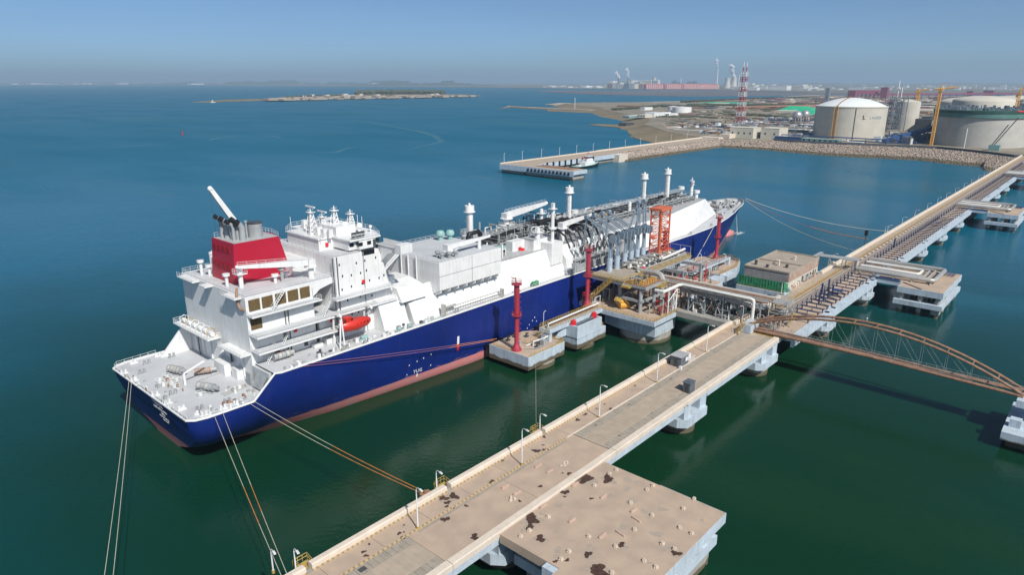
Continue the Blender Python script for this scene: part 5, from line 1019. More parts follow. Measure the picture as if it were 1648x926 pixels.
mb = MB(); mb.tube((178, 112.6, 10.2), (180.6, 111, 10.2), 1.1, 14); mb.tube((177.8, 112.6, 11.4), (180, 112, 11.4), .8, 12); obj('yellow_tank', mb, 'crane', lpf)
mb = MB(); mb.rail([(222, 111.6, 18.5), (222, 124, 18.5)], 3.4, 4, .12, 1); mb.rail([(208, 124, 18.5), (222, 124, 18.5)], 2.6, 4.5, .1, 1); obj('light_frame', mb, 'grey', lpf)
# pipework on the upper deck
def pipes(par, specs, name='pipe'):
    for pts, r, m in specs: mb = MB(); mb.path(pts, r, 8); obj(name, mb, m, par)
specs = []
for k in range(7):
    x = 192.5 + k * 4.1; specs.append(([(x, 121, 18.5), (x, 121, 20.4), (x, 116.4, 20.6), (x, 113.6, 19.8), (x, 113.2, 18.4)], .42, 'zinc'))
    specs.append(([(x - 1.4, 118, 19.2), (x + 1.8, 118, 19.2)], .5, 'pipew')); specs.append(([(x + .4, 114.5, 19.4), (x + 2.4, 114.5, 19.4), (x + 2.4, 114.5, 18.6)], .36, 'pipew'))
specs += [([(190, 112.8, 19.4), (221, 112.8, 19.4)], .3, 'zinc'), ([(190, 119.6, 19.8), (221, 119.6, 19.8)], .45, 'zinc'), ([(203, 112.5, 20.8), (214, 112.5, 21.2), (220, 113, 21.2)], .45, 'pipew')]
specs += [([(189.8, 113.6, 18.6), (190.4, 113.2, 19.2), (190.6, 107, 19.4), (190.5, 105.6, 19.0), (190.4, 104.8, 17.9), (190.4, 104.6, 12), (190.4, 104.6, 9.4)], 1.0, 'zinc'), ([(178.8, 100.6, 17.6), (178.9, 97.9, 17.6), (181, 97.6, 17.7), (188, 97.6, 17.8), (189, 97.0, 17.8), (189.2, 96, 17.8), (189.2, 74.8, 17.8), (189.2, 74.1, 17.6), (189.2, 73.8, 17), (189.2, 73.8, 9.6)], .5, 'pipew'), ([(180, 99, 16.8), (188, 98.6, 16.9), (190, 97, 17), (190, 76, 17)], .2, 'rust')]
pipes(lpf, specs)
vh = MB(); vh.cyl(0, 0, 0, .8, .3, 8); vh.ball((0, 0, 1.0), .5, 8, 6, 1, 1, .7); vh.tube((-.7, 0, .4), (.7, 0, .4), .35, 8); vme = mesh_of(vh, 'pipew', 'valve')
for k in range(26): shared('valve', vme, 'pipew', lpf, (192 + (k % 13) * 2.2, 114.4 + (k // 13) * 3.6 + rnd.uniform(-.6, .6), 18.9 + rnd.uniform(0, .6)), rnd.uniform(0, 3))
mb = MB(); mb.box(190.8, 192.2, 112.2, 113.2, 18.5, 20.2); mb.box(219.5, 221.5, 119, 121, 18.5, 20.4); mb.box(175.2, 176.2, 124.4, 125.4, 11, 12.6); obj('fire_box', mb, 'redw', lpf)
# clutter of pipes, valves and trusses below
def tangle(par, x0, x1, y0, y1, z0, z1, n, mats, name='process_piping'):
    for k in range(n):
        mb = MB(); nm = 'pipe'; x, y, z = rnd.uniform(x0, x1), rnd.uniform(y0, y1), rnd.uniform(z0 + .4, z1); t = rnd.random(); r = rnd.uniform(.08, .3)
        if t < .35: L = rnd.uniform(2, 7); xe = min(x1, x + L); mb.path([(x, y, z0), (x, y, z), (xe, y, z), (xe, y, z0)], r, 6)
        elif t < .7: L = rnd.uniform(2, 6); ye = min(y1, y + L); mb.path([(x, y, z0), (x, y, z), (x, ye, z), (x, ye, z0)], r, 6)
        elif t < .85: s = rnd.uniform(.2, .7); nm = 'valve_box'; mb.box(x - s, x + s, y - s, y + s, z0, z0 + rnd.uniform(.5, 1.8))
        else: nm = 'riser_pipe'; mb.cyl(x, y, z0, z, r, 8); mb.cyl(x, y, z, z + .3, r * 2, 8)
        obj1(nm, mb, mats[k % len(mats)], par)
tangle(lpf, 180, 226, 103, 125, 9.05, 15.5, 90, ('dark', 'grey', 'rust', 'zinc', 'redw'))
tangle(lpf, 180.5, 188, 98.5, 102, 9.05, 11.5, 24, ('rust', 'mred', 'zinc'))
tangle(lpf, 192, 221, 112.4, 122, 18.55, 20.6, 60, ('grey', 'zinc', 'dark'))
tangle(lpf, 178.5, 187, 106.5, 111, 17.9, 19.3, 46, ('rust', 'grey', 'zinc', 'yellow', 'dark'))
for k in range(6): mb = MB(); x = 179.4 + k * 1.5; mb.path([(x, 105.2, 17.9), (x, 105.2, 18.9), (x, 106.8, 18.9), (x, 106.8, 17.9)], .2, 6); obj('yellow_hoop', mb, 'crane', lpf)
mb = MB(); mb.rail([(178.2, 111, 17.9), (178.2, 103.8, 17.9), (185, 103.8, 17.9)], 1.1, 1.2, .07); obj('railing', mb, 'yellow', lpf)
tangle(lpf, 174.6, 178, 118, 125, 9.05, 13.5, 16, ('white2', 'grey', 'rust'))
mb = MB()
for x in (183.2, 188.4): mb.bar((x, 98.2, 9.05), (x, 98.2, 16.6), .28)
mb.bar((183.2, 98.2, 13.4), (188.4, 98.2, 16.4), .2); mb.bar((188.4, 98.2, 9.2), (186.2, 98.2, 15.2), .14); mb.bar((186, 98.2, 9.2), (188.4, 98.2, 14), .14); mb.bar((186.2, 98.2, 9), (186.2, 98.2, 15.2), .2); obj('pipe_trestle', mb, 'white2', lpf)
for x, y in ((180.4, 98.4), (187.6, 98.0)): mb = MB(); mb.cyl(x, y, 9.05, 14.4, .09, 6); mb.path([(x, y, 14.4), (x - .3, y + .3, 14.9), (x - .9, y + .8, 14.9)], .07, 5); obj('lamp', mb, 'white2', lpf)
for x, y in ((143.2, 127.4), (148.6, 126)): pass
dl = thing('street_lamp', 'white lamp post on the back edge of the nearest dolphin', 'street lamp', (144.6, 127.2, 5.5)); mb = MB(); mb.cyl(144.6, 127.2, 5.5, 12.4, .09, 6); mb.path([(144.6, 127.2, 12.4), (144.3, 127.4, 12.9), (143.6, 127.8, 12.8)], .08, 5); obj('post', mb, 'white2', dl); mb = MB(); mb.cyl(144.6, 127.2, 5.5, 6.3, .25, 8); obj('base', mb, 'orange', dl)
dl = thing('street_lamp', 'white lamp post at the dolphin end of the link bridge', 'street lamp', (149.3, 120.6, 9.3)); mb = MB(); mb.cyl(149.3, 120.6, 9.3, 13.2, .08, 6); mb.path([(149.3, 120.6, 13.2), (149.8, 120.6, 13.6), (150.4, 120.6, 13.6)], .07, 5); obj('post', mb, 'white2', dl)
# loading arms
def arm(x, label, stowed=False, y=121.4):
    t = thing('marine_loader', label, 'loading arm', (x, y, 18.5), 'marine loading arms'); z0 = 18.5
    mb = MB(); mb.cyl(x, y, z0, z0 + 4.6, .95, 12); obj('riser_base', mb, 'armlt', t)
    mb = MB(); mb.cyl(x, y, z0 + 4.6, 29.6, .55, 10); mb.cyl(x, y, 28.6, 29, .9, 12); mb.bar((x - .9, y, z0 + 4), (x - .5, y, 29), .25); mb.bar((x + 1.1, y - .3, z0 + 3), (x + .6, y - .3, 30), .18); obj('riser', mb, 'arm', t)
    h = Vector((x, y, 30.6)); a = Vector((x + .6, y + .8, 39.3)) if stowed else Vector((x, y + 9.8, 35.6)); d = (a - h).normalized()
    mb = MB()
    for s in (-.55, .55): mb.tube(h + Vector((s, 0, 0)), a + Vector((s, 0, 0)), .2, 8)
    for k in range(1, 8): p = h.lerp(a, k / 8); mb.bar(p - Vector((.55, 0, 0)), p + Vector((.55, 0, 0)), .07)
    n = Vector((0, -d.z, d.y)); mb.tube(h + n * .9, a + n * .4, .07, 5); mb.tube(h - n * .8, a - n * .3, .07, 5); mb.tube(h + n * .9 + Vector((.4, 0, 0)), a + n * .4, .05, 5); obj('inboard_arm', mb, 'arm', t)
    mb = MB(); e = a + (Vector((-3.2 if x < 207 else 1.2, 1.6, -10)) if stowed else Vector((0, 1.0, -9.9)))
    for s in (-.35, .35): mb.tube(a + Vector((s, 0, 0)), e + Vector((s, 0, 0)), .18, 7)
    mb.tube(a - Vector((.7, 0, 0)), a + Vector((.7, 0, 0)), .75, 12); obj('outboard_arm', mb, 'arm', t)
    if not stowed: mb = MB(); mb.path([e, e + Vector((0, .7, -.9)), (x, y + 11.8, 24.2)], .32, 8); mb.tube((x, y + 11.3, 24.2), (x, y + 11.9, 24.2), .7, 10); obj('coupler', mb, 'dark', t)
    mb = MB(); jx = rnd.uniform(-.3, .5); c = h + Vector((.2, -1.7 + jx, rnd.uniform(-1.0, .3)))
    for s in (-1.15, .75): mb.prismx([(c.y - 1.3, c.z - 1.3), (c.y + 1.2, c.z - 1.1), (c.y + 1.0, c.z + 1.2), (c.y - 1.5, c.z + 1.0)], x + s, x + s + .5)
    mb.tube(c - Vector((1, 0, 0)), c + Vector((1, 0, 0)), .4, 8); mb.tube(h, c, .3, 8); obj('counterweight', mb, 'arm', t)
    mb = MB(); mb.tube(h - Vector((.8, 0, 0)), h + Vector((.8, 0, 0)), .85, 14); mb.box(x - .5, x + .5, y - .9, y + .6, 28.9, 29.9); obj('swivel_head', mb, 'dark', t)
    return t
for x, lab in ((184.6, 'first blue-grey loading arm from the left, reaching over to the ship'), (189.0, 'second blue-grey loading arm from the left, reaching over to the ship'), (193.6, 'third blue-grey loading arm from the left, reaching over to the ship'), (197.6, 'fourth blue-grey loading arm from the left, reaching over to the ship')): arm(x, lab)
arm(201.4, 'left one of the two loading arms stowed upright', True); arm(205.4, 'right one of the two loading arms stowed upright beside the orange tower', True)
mb = MB(); mb.box(199.5, 206.6, 136, 136.6, 33, 33.7); o = obj('lifting_beam', mb, 'crane', ship)
# orange lattice gangway tower
gt = thing('gangway_tower', 'orange steel lattice gangway tower on the loading platform', 'tower', (213, 121, 18.5))
gp = [(209.4, 117.4), (215.8, 117.4), (215.8, 121.2), (209.4, 121.2)]; tz = [18.5, 21, 23.5, 26, 28.5, 31, 33.5, 36]
for x, y in gp: mb = MB(); mb.box(x - .22, x + .22, y - .22, y + .22, 18.5, 36.4); obj('leg', mb, 'orange', gt)
mb = MB()
for i in range(4):
    a, b_ = gp[i], gp[(i + 1) % 4]
    for k, z in enumerate(tz): mb.bar((*a, z), (*b_, z), .2)
    for z, z2 in zip(tz, tz[1:]): mb.bar((*a, z), (*b_, z2), .14); mb.bar((*b_, z), (*a, z2), .14)
obj('bracing', mb, 'orange', gt)
mb = MB(); mb.box(208.9, 216.3, 116.9, 121.7, 35.8, 36.6); mb.box(212.2, 213, 118.8, 119.6, 18.5, 35.8); mb.box(207.4, 209.6, 118.6, 120.2, 26, 26.3); mb.rail([(209.2, 120, 26.3), (207.6, 120, 26.3), (207.6, 118.6, 26.3), (209.2, 118.6, 26.3)], 1.1, 1, .1); obj('lift_cage', mb, 'orange', gt)
# pipe rack and link road between loading platform and trestle
rk_ = thing('pipe_rack', 'raised steel pipe rack joining the loading platform to the trestle', 'pipe rack', (194, 86, 0))
mb = MB(); mb.box(187.2, 200, 78.6, 101, 8.2, 9.2); mb.box(187.0, 187.5, 78.6, 97.3, 7.8, 9.5); obj('lower_deck', mb, 'under', rk_)
mb = MB()
for x in (190.3, 199.2):
    for k, y in enumerate((101, 95, 89.4, 83.6, 77.6, 72)): mb.box(x - .16, x + .16, y - .16, y + .16, 9.2, 16.6)
    mb.box(x - .12, x + .12, 71, 104, 15.0, 15.3); mb.box(x - .14, x + .14, 71, 104, 16.3, 16.6)
    for a, b_ in ((95, 89.4), (89.4, 83.6)): mb.bar((x, a, 9.4), (x, (a + b_) / 2, 15), .15); mb.bar((x, b_, 9.4), (x, (a + b_) / 2, 15), .15)
for y in range(72, 104, 3): mb.box(190.3, 199.2, y - .1, y + .1, 16.35, 16.6)
obj('steel_frame', mb, 'grey', rk_)
for k, (x, r, m) in enumerate(((191.2, .22, 'rust'), (192, .3, 'zinc'), (192.9, .2, 'rust'), (193.8, .34, 'zinc'), (195.2, .45, 'rust'), (196.6, .34, 'zinc'), (197.6, .22, 'rust'), (198.4, .2, 'pipew'))): mb = MB(); mb.tube((x, 70.5, 16.6 + r), (x, 111, 16.6 + r), r, 8); obj('pipe', mb, m, rk_)
mb = MB(); mb.path([(197, 76, 13), (195.6, 77.5, 14), (195.6, 82, 14.2), (195.6, 100, 14.2)], 1.0, 12); mb.path([(205, 75.6, 11), (199, 75.8, 12), (197, 76, 13)], 1.0, 12); obj('large_pipe', mb, 'zinc', rk_)
tangle(rk_, 190.5, 199.5, 79, 99, 9.2, 14.6, 70, ('dark', 'dark', 'grey', 'rust', 'pipew'))
for k in range(6): mb = MB(); mb.tube((199.4, 74 + k * 1.0, 16), (206, 73 + k * .6, 14), .28, 8); obj('pipe', mb, 'pipew' if k % 2 else 'rust', rk_)
mb = MB(); mb.cyl(188.6, 76.4, 9.4, 15, .09, 6); mb.path([(188.6, 76.4, 15), (188.3, 76.6, 15.5), (187.4, 77, 15.4)], .07, 5); obj('lamp', mb, 'white2', rk_)
mb = MB(); mb.rail([(187.2, 97, 9.5), (187.2, 79.4, 9.5)], .9, 2, .05); obj('railing', mb, 'grey', rk_)
st = thing('stair_tower', 'pale steel stair tower with handrails where the pipe rack meets the trestle', 'stairs', (199, 70, 9))
mb = lattice(199.5, 69.4, 8.8, 15.6, 2.6, 2.6, 3, .16); mb.box(197, 202, 67, 71.8, 12.2, 12.4); mb.box(197, 202, 67, 71.8, 15.4, 15.6); obj('frame', mb, 'zinc', st); mb = MB(); mb.rail([(196.9, 66.9, 15.6), (202.1, 66.9, 15.6), (202.1, 71.9, 15.6)], 1.2, 1.2, .1, 2); obj('railing', mb, 'zinc', st); ladder((197.4, 66, 9), (201.6, 66, 12.3), 1, 9, 'yellow', st); ladder((201.6, 66, 12.3), (197.4, 66, 15.5), 1, 9, 'zinc', st)
tangle(tr, 187.6, 204, 66.5, 74, 9.4, 12.5, 50, ('rust', 'grey', 'zinc', 'dark'))
mb = MB(); mb.box(184.2, 187.3, 63.6, 72, 9.4, 9.56); mb.rail([(184.5, 64.2, 9.56), (187.2, 64.2, 9.56)], .8, 1, .1); tag(obj('yellow_ramp_edge', mb, 'yellow'), 'rusty yellow plate at the end of the causeway under the arched footbridge', 'plate')
# eastern dolphin, walkway and pipes
d2 = thing('breasting_dolphin', 'concrete dolphin right of the loading platform near the ship bow', 'dolphin', (249, 113, 0))
dolphin(d2, [(237.6, 106.6), (252.6, 106.6), (262, 109.5), (262, 122), (258, 126), (237.6, 126)], 5.0, 9.0, (249, 115), 6.6)
mb = MB(); mb.box(240, 247, 104.8, 106.6, 4.5, 8.2); mb.box(226, 236, 104, 108, 5, 9); obj('lower_block', mb, 'cone', d2); mb = MB(); mb.rail([(238, 106.9, 9.05), (252.4, 106.9, 9.05), (261.6, 109.8, 9.05), (261.6, 121, 9.05)], 1.1, 1.6, .1); obj('railing', mb, 'yellow', d2)
mb = MB(); mb.cyl(231, 106, -1.5, 5, 2.2, 16); obj('pier_shaft', mb, 'under', d2)
g2 = thing('link_bridge', 'concrete link bridge with rows of pipes right of the loading platform', 'footbridge', (240, 113, 10))
mb = MB(); mb.box(222, 254, 110.2, 112.2, 11.4, 12.2); mb.box(253, 254.4, 110.4, 112, 9, 11.4); mb.box(237, 238.4, 110.4, 112, 9, 11.4); mb.box(226, 244, 118, 123.5, 10.2, 10.8); obj('girder', mb, 'cone', g2)
for k in range(6): mb = MB(); mb.tube((222, 113.4 + k * .9, 11.6), (250 - k, 113.4 + k * .9, 11.6), .3, 8); obj('pipe', mb, ('zinc', 'grey', 'rust')[k % 3], g2)
mb = MB(); mb.rail([(222, 110.3, 12.2), (254, 110.3, 12.2)], 1.1, 1.6, .1); mb.rail([(222, 112.1, 12.2), (254, 112.1, 12.2)], 1.1, 1.6, .1); mb.rail([(254, 110.3, 12.2), (260, 110.3, 9.1)], 1.1, 1.6, .1); obj('railing', mb, 'rust', g2)
tangle(d2, 226, 244, 108.5, 112, 9.05, 11.0, 16, ('grey', 'zinc', 'rust'))
for x, y, z in ((229, 107, 9), (236, 114, 9.3), (243, 107.5, 9)): 
    mb = MB(); mb.cyl(x, y, z, z + 6.5, .1, 6); mb.path([(x, y, z + 6.5), (x - .3, y + .3, z + 7), (x - 1, y + .7, z + 7)], .08, 5); obj('lamp', mb, 'white2', d2)
# substation
sb_ = thing('substation', 'unfinished flat-roofed brick substation wrapped in green netting beside the trestle', 'building', (246, 87, D))
mb = MB(); mb.box(228, 266, 78.7, 96, 7.2, 9.5); obj('base_slab', mb, 'cone', sb_); mb = MB(); mb.box(231, 266, 79, 96, 3.8, 7.2); 
for x in (233, 247, 260): mb.cyl(x, 82, -1.5, 3.8, 1.2, 12); mb.cyl(x, 92, -1.5, 3.8, 1.2, 12)
obj('pile', mb, 'under', sb_)
mb = MB(); mb.box(232, 261.5, 79.4, 95.2, 9.5, 15.6); M['bwall'] = mat('grey_blockwork', (.27, .26, .26), .85, .2, .5, streak=.3); obj('wall', mb, 'bwall', sb_)
mb = MB(); mb.box(232.02, 261.48, 79.22, 79.4, 12.4, 15.9); obj('brick_facade', mb, 'brick', sb_); mb = MB(); mb.box(232.02, 261.48, 79.26, 79.4, 9.55, 12.35); obj('plaster_facade', mb, 'cream', sb_)
mb = MB(); mb.box(231.9, 261.6, 79.2, 79.6, 15.6, 16.15); mb.box(231.9, 261.6, 95, 95.4, 15.6, 16.15); mb.box(231.8, 232.2, 79.6, 95, 15.6, 16.15); mb.box(261.3, 261.7, 79.6, 95, 15.6, 16.15); pr = obj('roof_parapet', mb, 'roofc', sb_)
mb = MB(); mb.box(232.2, 261.3, 79.6, 95, 15.6, 15.68); rf2 = obj('roof', mb, 'roofc', sb_)
mb = MB(); mb.box(244.5, 244.9, 79.7, 95, 15.68, 16.2); obj('roof_upstand', mb, 'roofc', rf2)
for x, y, h in ((236, 92.6, 1.4), (240, 86, 1.8), (242.4, 87.6, 1.2), (239, 82.6, .9), (252, 84.6, 1.2), (235, 88, .8)): mb = MB(); mb.box(x, x + .8, y, y + .7, 15.68, 15.68 + h); mb.cyl(x + .4, y + .3, 15.68 + h, 15.9 + h, .6, 8); obj('roof_vent', mb, 'dark' if x < 240 else 'para', rf2)
for x in (245, 246.6, 252.2, 256.2): mb = MB(); mb.box(x, x + 1.2, 79.15, 79.3, 9.6, 12); obj('doorway', mb, 'dark' if x in (245, 256.2) else 'grey', sb_)
for x in (249, 250.6, 253.6, 258.6): mb = MB(); mb.box(x, x + 1.0, 79.18, 79.3, 10.6, 11.8); obj('window', mb, 'glass', sb_)
mb = MB(); mb.box(228.6, 228.7, 79.4, 95.8, 9.5, 13.1); mb.box(228.6, 231.8, 79.3, 79.38, 9.5, 12.9)
for k in range(17): y = 79.4 + k * 1.02; mb.tube((228.55, y, 9.3), (228.55, y, 13.3), .06, 5)
obj('netting', mb, 'green', sb_)
M['olive'] = mat('sagging_net_hem', (.13, .13, .045), .9, .3, 1.2); mb = MB(); mb.box(228.45, 228.8, 79.3, 95.9, 9.1, 9.9); obj('net_hem', mb, 'olive', sb_)
mb = MB(); mb.tube((230, 78.9, 10.3), (231.4, 78.9, 10.3), .8, 14); obj('teal_drum', mb, 'teal', sb_)
tangle(sb_, 234, 262, 78.8, 79.1, 9.5, 10.6, 26, ('grey', 'rust', 'para'))
mb = MB(); mb.box(232, 262, 77.6, 79.1, 9.46, 9.52); obj('apron', mb, 'cont', sb_)
ob = thing('pipe_bridge', 'steel pipe bridge on dark legs crossing from the substation roof to the trestle', 'pipe rack', (274, 78, 9))
mb = MB(); mb.box(262, 277, 82.6, 83.8, 13.4, 13.6); mb.box(262, 277, 82.6, 83.8, 14.4, 14.5); mb.rail([(262, 82.6, 13.6), (277, 82.6, 13.6)], .8, 1.5, .1)
for k in range(6): mb.tube((272.4 + k * .7, 84, 13.8), (274.4 + k * .7, 69, 13.8), .2, 6)
for y in (84, 78.9, 74, 70.2): mb.box(272.4, 277.8, y - .15, y + .15, 13.3, 13.55); mb.box(272.5, 272.8, y - .15, y + .15, 9, 13.3); mb.box(277.3, 277.6, y - .15, y + .15, 9, 13.3)
obj('steel_frame', mb, 'grey', ob)
mb = MB(); mb.box(277.5, 279, 69.8, 71.6, 9.4, 13.6); mb.box(281, 283.6, 78.4, 80.6, 8.8, 9.9); obj('end_column', mb, 'para', ob)
# ropes
def rope(a, b_, sag, r, label, m='rope', o_=(None,), grp='mooring ropes of the ship', name='mooring_rope'):
    a, b_ = Vector(a), Vector(b_); n = 14; pts = [a.lerp(b_, k / n) - Vector((0, 0, sag * 4 * (k / n) * (1 - k / n))) for k in range(n + 1)]
    t = thing(name, label, 'rope', a, grp)
    if o_[0] is None: mb = MB(); mb.path(pts, r, 6); obj('strand', mb, m, t)
    else:
        k = int(n * o_[0]); mb = MB(); mb.path(pts[:k + 1], r, 6); obj('strand', mb, m, t); mb = MB(); k2 = int(n * o_[1]); mb.path(pts[k:k2 + 1], r * 1.25, 6); obj('rusty_strand', mb, 'ropeo', t)
        if k2 < n: mb = MB(); mb.path(pts[k2:], r, 6); obj('strand', mb, m, t)
    return t
rope((49.2, 162.6, 12.8), PZ(160, 985, 9.5), .6, .05, 'left stern rope leading down to the bottom left corner'); rope((49.2, 161.2, 12.8), PZ(176, 985, 9.5), .6, .05, 'right stern rope leading down to the bottom left corner')
rope((54.2, 131.0, 12.7), PZ(458, 940, 9.8), .5, .05, 'left one of two ropes from the quarter down to the short lamp posts', 'rope', (.55, .78)); rope((56, 131.0, 12.7), PZ(470, 945, 9.8), .5, .05, 'right one of two ropes from the quarter down to the short lamp posts', 'rope', (.5, .7))
rope((63.0, 130.8, 12.7), (67.8, 80.0, 9.9), .7, .05, 'upper one of two ropes meeting the causeway near its lamp posts', 'rope', (.56, 1.0)); rope((62.2, 130.9, 12.3), (67.2, 80.0, 9.9), .9, .05, 'lower one of two ropes meeting the causeway near its lamp posts', 'rope', (.56, 1.0))
M['ropep'] = mat('faded_purple_rope', (.30, .12, .16), .8, .1, .8)
rope((76.5, 130.8, 17.2), (137.5, 128.7, 6.3), .3, .06, 'upper spring rope running along the blue hull to the nearest dolphin', 'ropep', (.78, 1.0)); rope((75.5, 130.7, 16.9), (136.5, 128.9, 6.1), .5, .06, 'lower spring rope running along the blue hull to the nearest dolphin', 'ropep', (.78, 1.0))
rope((352, 147.8, 19.5), PZ(1436, 373, 9.8), 3.0, .12, 'highest bow rope reaching over the water to the trestle'); rope((350, 147.0, 19.4), PZ(1397, 385, 9.8), 3.2, .12, 'middle bow rope with a rusty end reaching to the trestle', 'ropep', (.6, 1.0)); rope((349, 146.8, 19.2), PZ(1374, 403, 9.8), 3.0, .12, 'lowest bow rope reaching over the water to the trestle')
rope((286, 133, 17.3), (247, 122, 9.8), .3, .12, 'pale rope from the dolphin up to the ship behind the red tower')
rope((139, 115, 6), (97.6, 80.4, 10.4), .8, .03, 'thin wire from the nearest dolphin to the causeway', 'rope', (None,), 'thin wires', 'wire')
mb = MB(); mb.box(66.6, 68.6, 79.9, 81.2, 8.8, 9.9); mb.cyl(67.5, 80.6, 9.9, 10.4, .3, 8); tag(obj('mooring_hook', mb, 'rust'), 'rusty hook block outside the parapet where two ropes end', 'mooring hook')

# ================================================================== TUG BASIN, BREAKWATER, SHORE
tp = thing('tug_pier', 'concrete tug pier with a finger jetty at the end of the breakwater', 'pier', (520, 400, 0))
mb = MB(); mb.box(455, 610, 392, 421, 4, 8); mb.box(455, 474, 338, 392, 5, 8); mb.box(454.8, 455, 338, 421, 3.4, 7.6); obj('quay_deck', mb, 'cone', tp)
mb = MB(); mb.box(455.5, 609.5, 392.5, 420.5, 8, 8.06); mb.box(455.5, 473.5, 338.5, 392.5, 8, 8.06); obj('deck_surface', mb, 'road', tp)
mb = MB(); mb.box(455, 610, 419.6, 420.8, 8, 9); obj('parapet', mb, 'para', tp)
mb = MB(); mb.box(457, 608, 394, 420, -1.5, 4); mb.box(457, 472, 340, 392, -1.5, 5); obj('quay_base', mb, 'under', tp)
mb = MB()
for k in range(9): x = 486 + k * 9; mb.box(x, x + 1.6, 391.0, 392, 1, 8.6)
for k in range(12): y = 342 + k * 4; mb.box(454.0, 454.8, y, y + 1.5, 4.4, 6.8)
for k in range(12): y = 342 + k * 4; mb.box(474.0, 474.8, y, y + 1.5, 2, 8.4)
obj('fender', mb, 'black', tp)
mb = MB(); mb.box(462, 474, 346, 384, 8.06, 8.3); obj('red_decking', mb, 'rust', tp)
lt = thing('street_lamp', 'lamp post on the breakwater, farthest one from the pier end', 'street lamp', (0, 0, 0), 'lamp posts along the tug pier'); mb = MB(); mb.cyl(0, 0, 0, 9, .16, 5); mb.bar((0, 0, 9), (1.5, 0, 9.3), .14); obj('post', mb, 'white2', lt); lt.location = (800, 419, 8)
for k, x in enumerate((459, 484, 512, 540, 568, 597, 627, 658, 690, 724, 760)): dup(lt, (x, 419, 8), ['first', 'second', 'third', 'fourth', 'fifth', 'sixth', 'seventh', 'eighth', 'ninth', 'tenth', 'eleventh'][k] + ' lamp post on the tug pier and breakwater, counted from the pier end')
tug = thing('tugboat', 'small white and dark tugboat moored inside the tug pier', 'boat', (538, 386, 0))
L, B = 40, 5.0; rings = []
for k in range(11):
    t = k / 10; x = 520 + L * t; wd = B * (1 - max(0, (t - .62) / .38) ** 2.2) * (1 if t > .06 else .82); zt = 2.3 + 1.9 * max(0, t - .5) ** 1.5 * 3
    rings.append([(x, 386 - wd, zt), (x, 386 - wd * .9, .2), (x, 386 - wd * .5, -1.2), (x, 386 + wd * .5, -1.2), (x, 386 + wd * .9, .2), (x, 386 + wd, zt)])
mb = MB(); mb.loft(rings, True); obj('tug_hull', mb, 'black', tug)
mb = MB(); mb.sheet([r[0] for r in rings] + [r[5] for r in rings[::-1]]); o = obj('tug_deck', mb, 'tugg', tug); o.location.z = .06
mb = MB(); mb.box(533, 549, 382.6, 389.4, 2.3, 5.4); mb.box(536, 547, 383.2, 388.8, 5.4, 7.8); mb.box(539, 545.5, 383.6, 388.4, 7.8, 10.4); mb.box(538.6, 546, 383.2, 388.8, 10.4, 10.7); mb.box(525, 529, 384, 388, 2.3, 3.4); ho = obj('tug_house', mb, 'white', tug)
mb = MB(); mb.box(538.92, 545.6, 383.5, 388.5, 8.8, 9.9); obj('tug_window', mb, 'glass', tug); mb = MB(); mb.cyl(542, 386, 10.7, 16.5, .2, 6); mb.box(541.8, 542.2, 384.5, 387.5, 13.4, 13.6); mb.cyl(536, 384, 7.8, 10.2, .6, 8); mb.cyl(536, 388, 7.8, 10.2, .6, 8); obj('tug_mast', mb, 'mred', tug)
# small boat / car dots on the finger
mb = MB(); mb.tube((563, 396, 8.06), (568, 396, 8.06), .3, 6); 

def revet(name, pts, label_kind='stuff', n=2600, top=8.0, seed=3):
    q = random.Random(seed); mb = MB(); seg = []
    for (a, b) in zip(pts, pts[1:]): seg.append((a, b, math.hypot(b[0][0] - a[0][0], b[0][1] - a[0][1])))
    tot = sum(s[2] for s in seg)
    for k in range(n):
        u = q.random() * tot
        for a, b, l_ in seg:
            if u <= l_: break
            u -= l_
        t = u / l_; v = q.random() ** .9; p0 = Vector(a[0]).lerp(Vector(b[0]), t); p1 = Vector(a[1]).lerp(Vector(b[1]), t); p = p0.lerp(p1, v); z = lerp(-.6, top, v)
        r = q.uniform(.7, 1.5); c = Vector((p.x, p.y, z)); vs = [c + Vector((sx * r * q.uniform(.6, 1.2), sy * r * q.uniform(.6, 1.2), sz * r * q.uniform(.5, 1))) for sx, sy, sz in ((1, 0, 0), (-1, 0, 0), (0, 1, 0), (0, -1, 0), (0, 0, 1), (0, 0, -1))]
        mb.add(vs, [(0, 2, 4), (2, 1, 4), (1, 3, 4), (3, 0, 4), (2, 0, 5), (1, 2, 5), (3, 1, 5), (0, 3, 5)])
    o = obj(name, mb, 'rock'); o['kind'] = 'stuff'; return o
# breakwater core and rock slopes
mb = MB(); mb.loft([[(607, 394, 7.6), (607, 422, 7.6), (607, 440, -1), (607, 384, -1)], [(840, 396, 7.6), (868, 424, 7.6), (868, 445, -1), (828, 380, -1)]]); struct('breakwater', mb, 'rock')
mb = MB(); mb.prism([(605, 399), (840, 401), (874, 421), (874, 425), (605, 421)], 7.6, 8.0); struct('breakwater_road', mb, 'road')
mb = MB(); mb.prism([(605, 419.5), (860, 421.8), (860, 423), (605, 421)], 8, 9.4); tag(obj('sea_wall', mb, 'para'), 'pale parapet wall along the outer edge of the breakwater', 'wall')
mb = MB(); mb.box(596, 612, 386, 399, -1.2, 7.4); tag(obj('slipway', mb, 'para'), 'pale concrete ramp corner where the breakwater meets the pier', 'ramp')
revet('breakwater_rocks', [(Vector((607, 383)), Vector((607, 398))), (Vector((815, 382)), Vector((818, 399)))], n=2600, seed=5)
wl = [(818, 400), (822, 330), (812, 300), (801, 249), (808, 205), (817, 166), (800, 136), (796, 112), (792, 96), (800, 60)]; tpz = [(842, 400), (858, 335), (856, 310), (861, 250), (872, 205), (876, 160), (860, 128), (842, 104), (823, 84), (826, 56)]
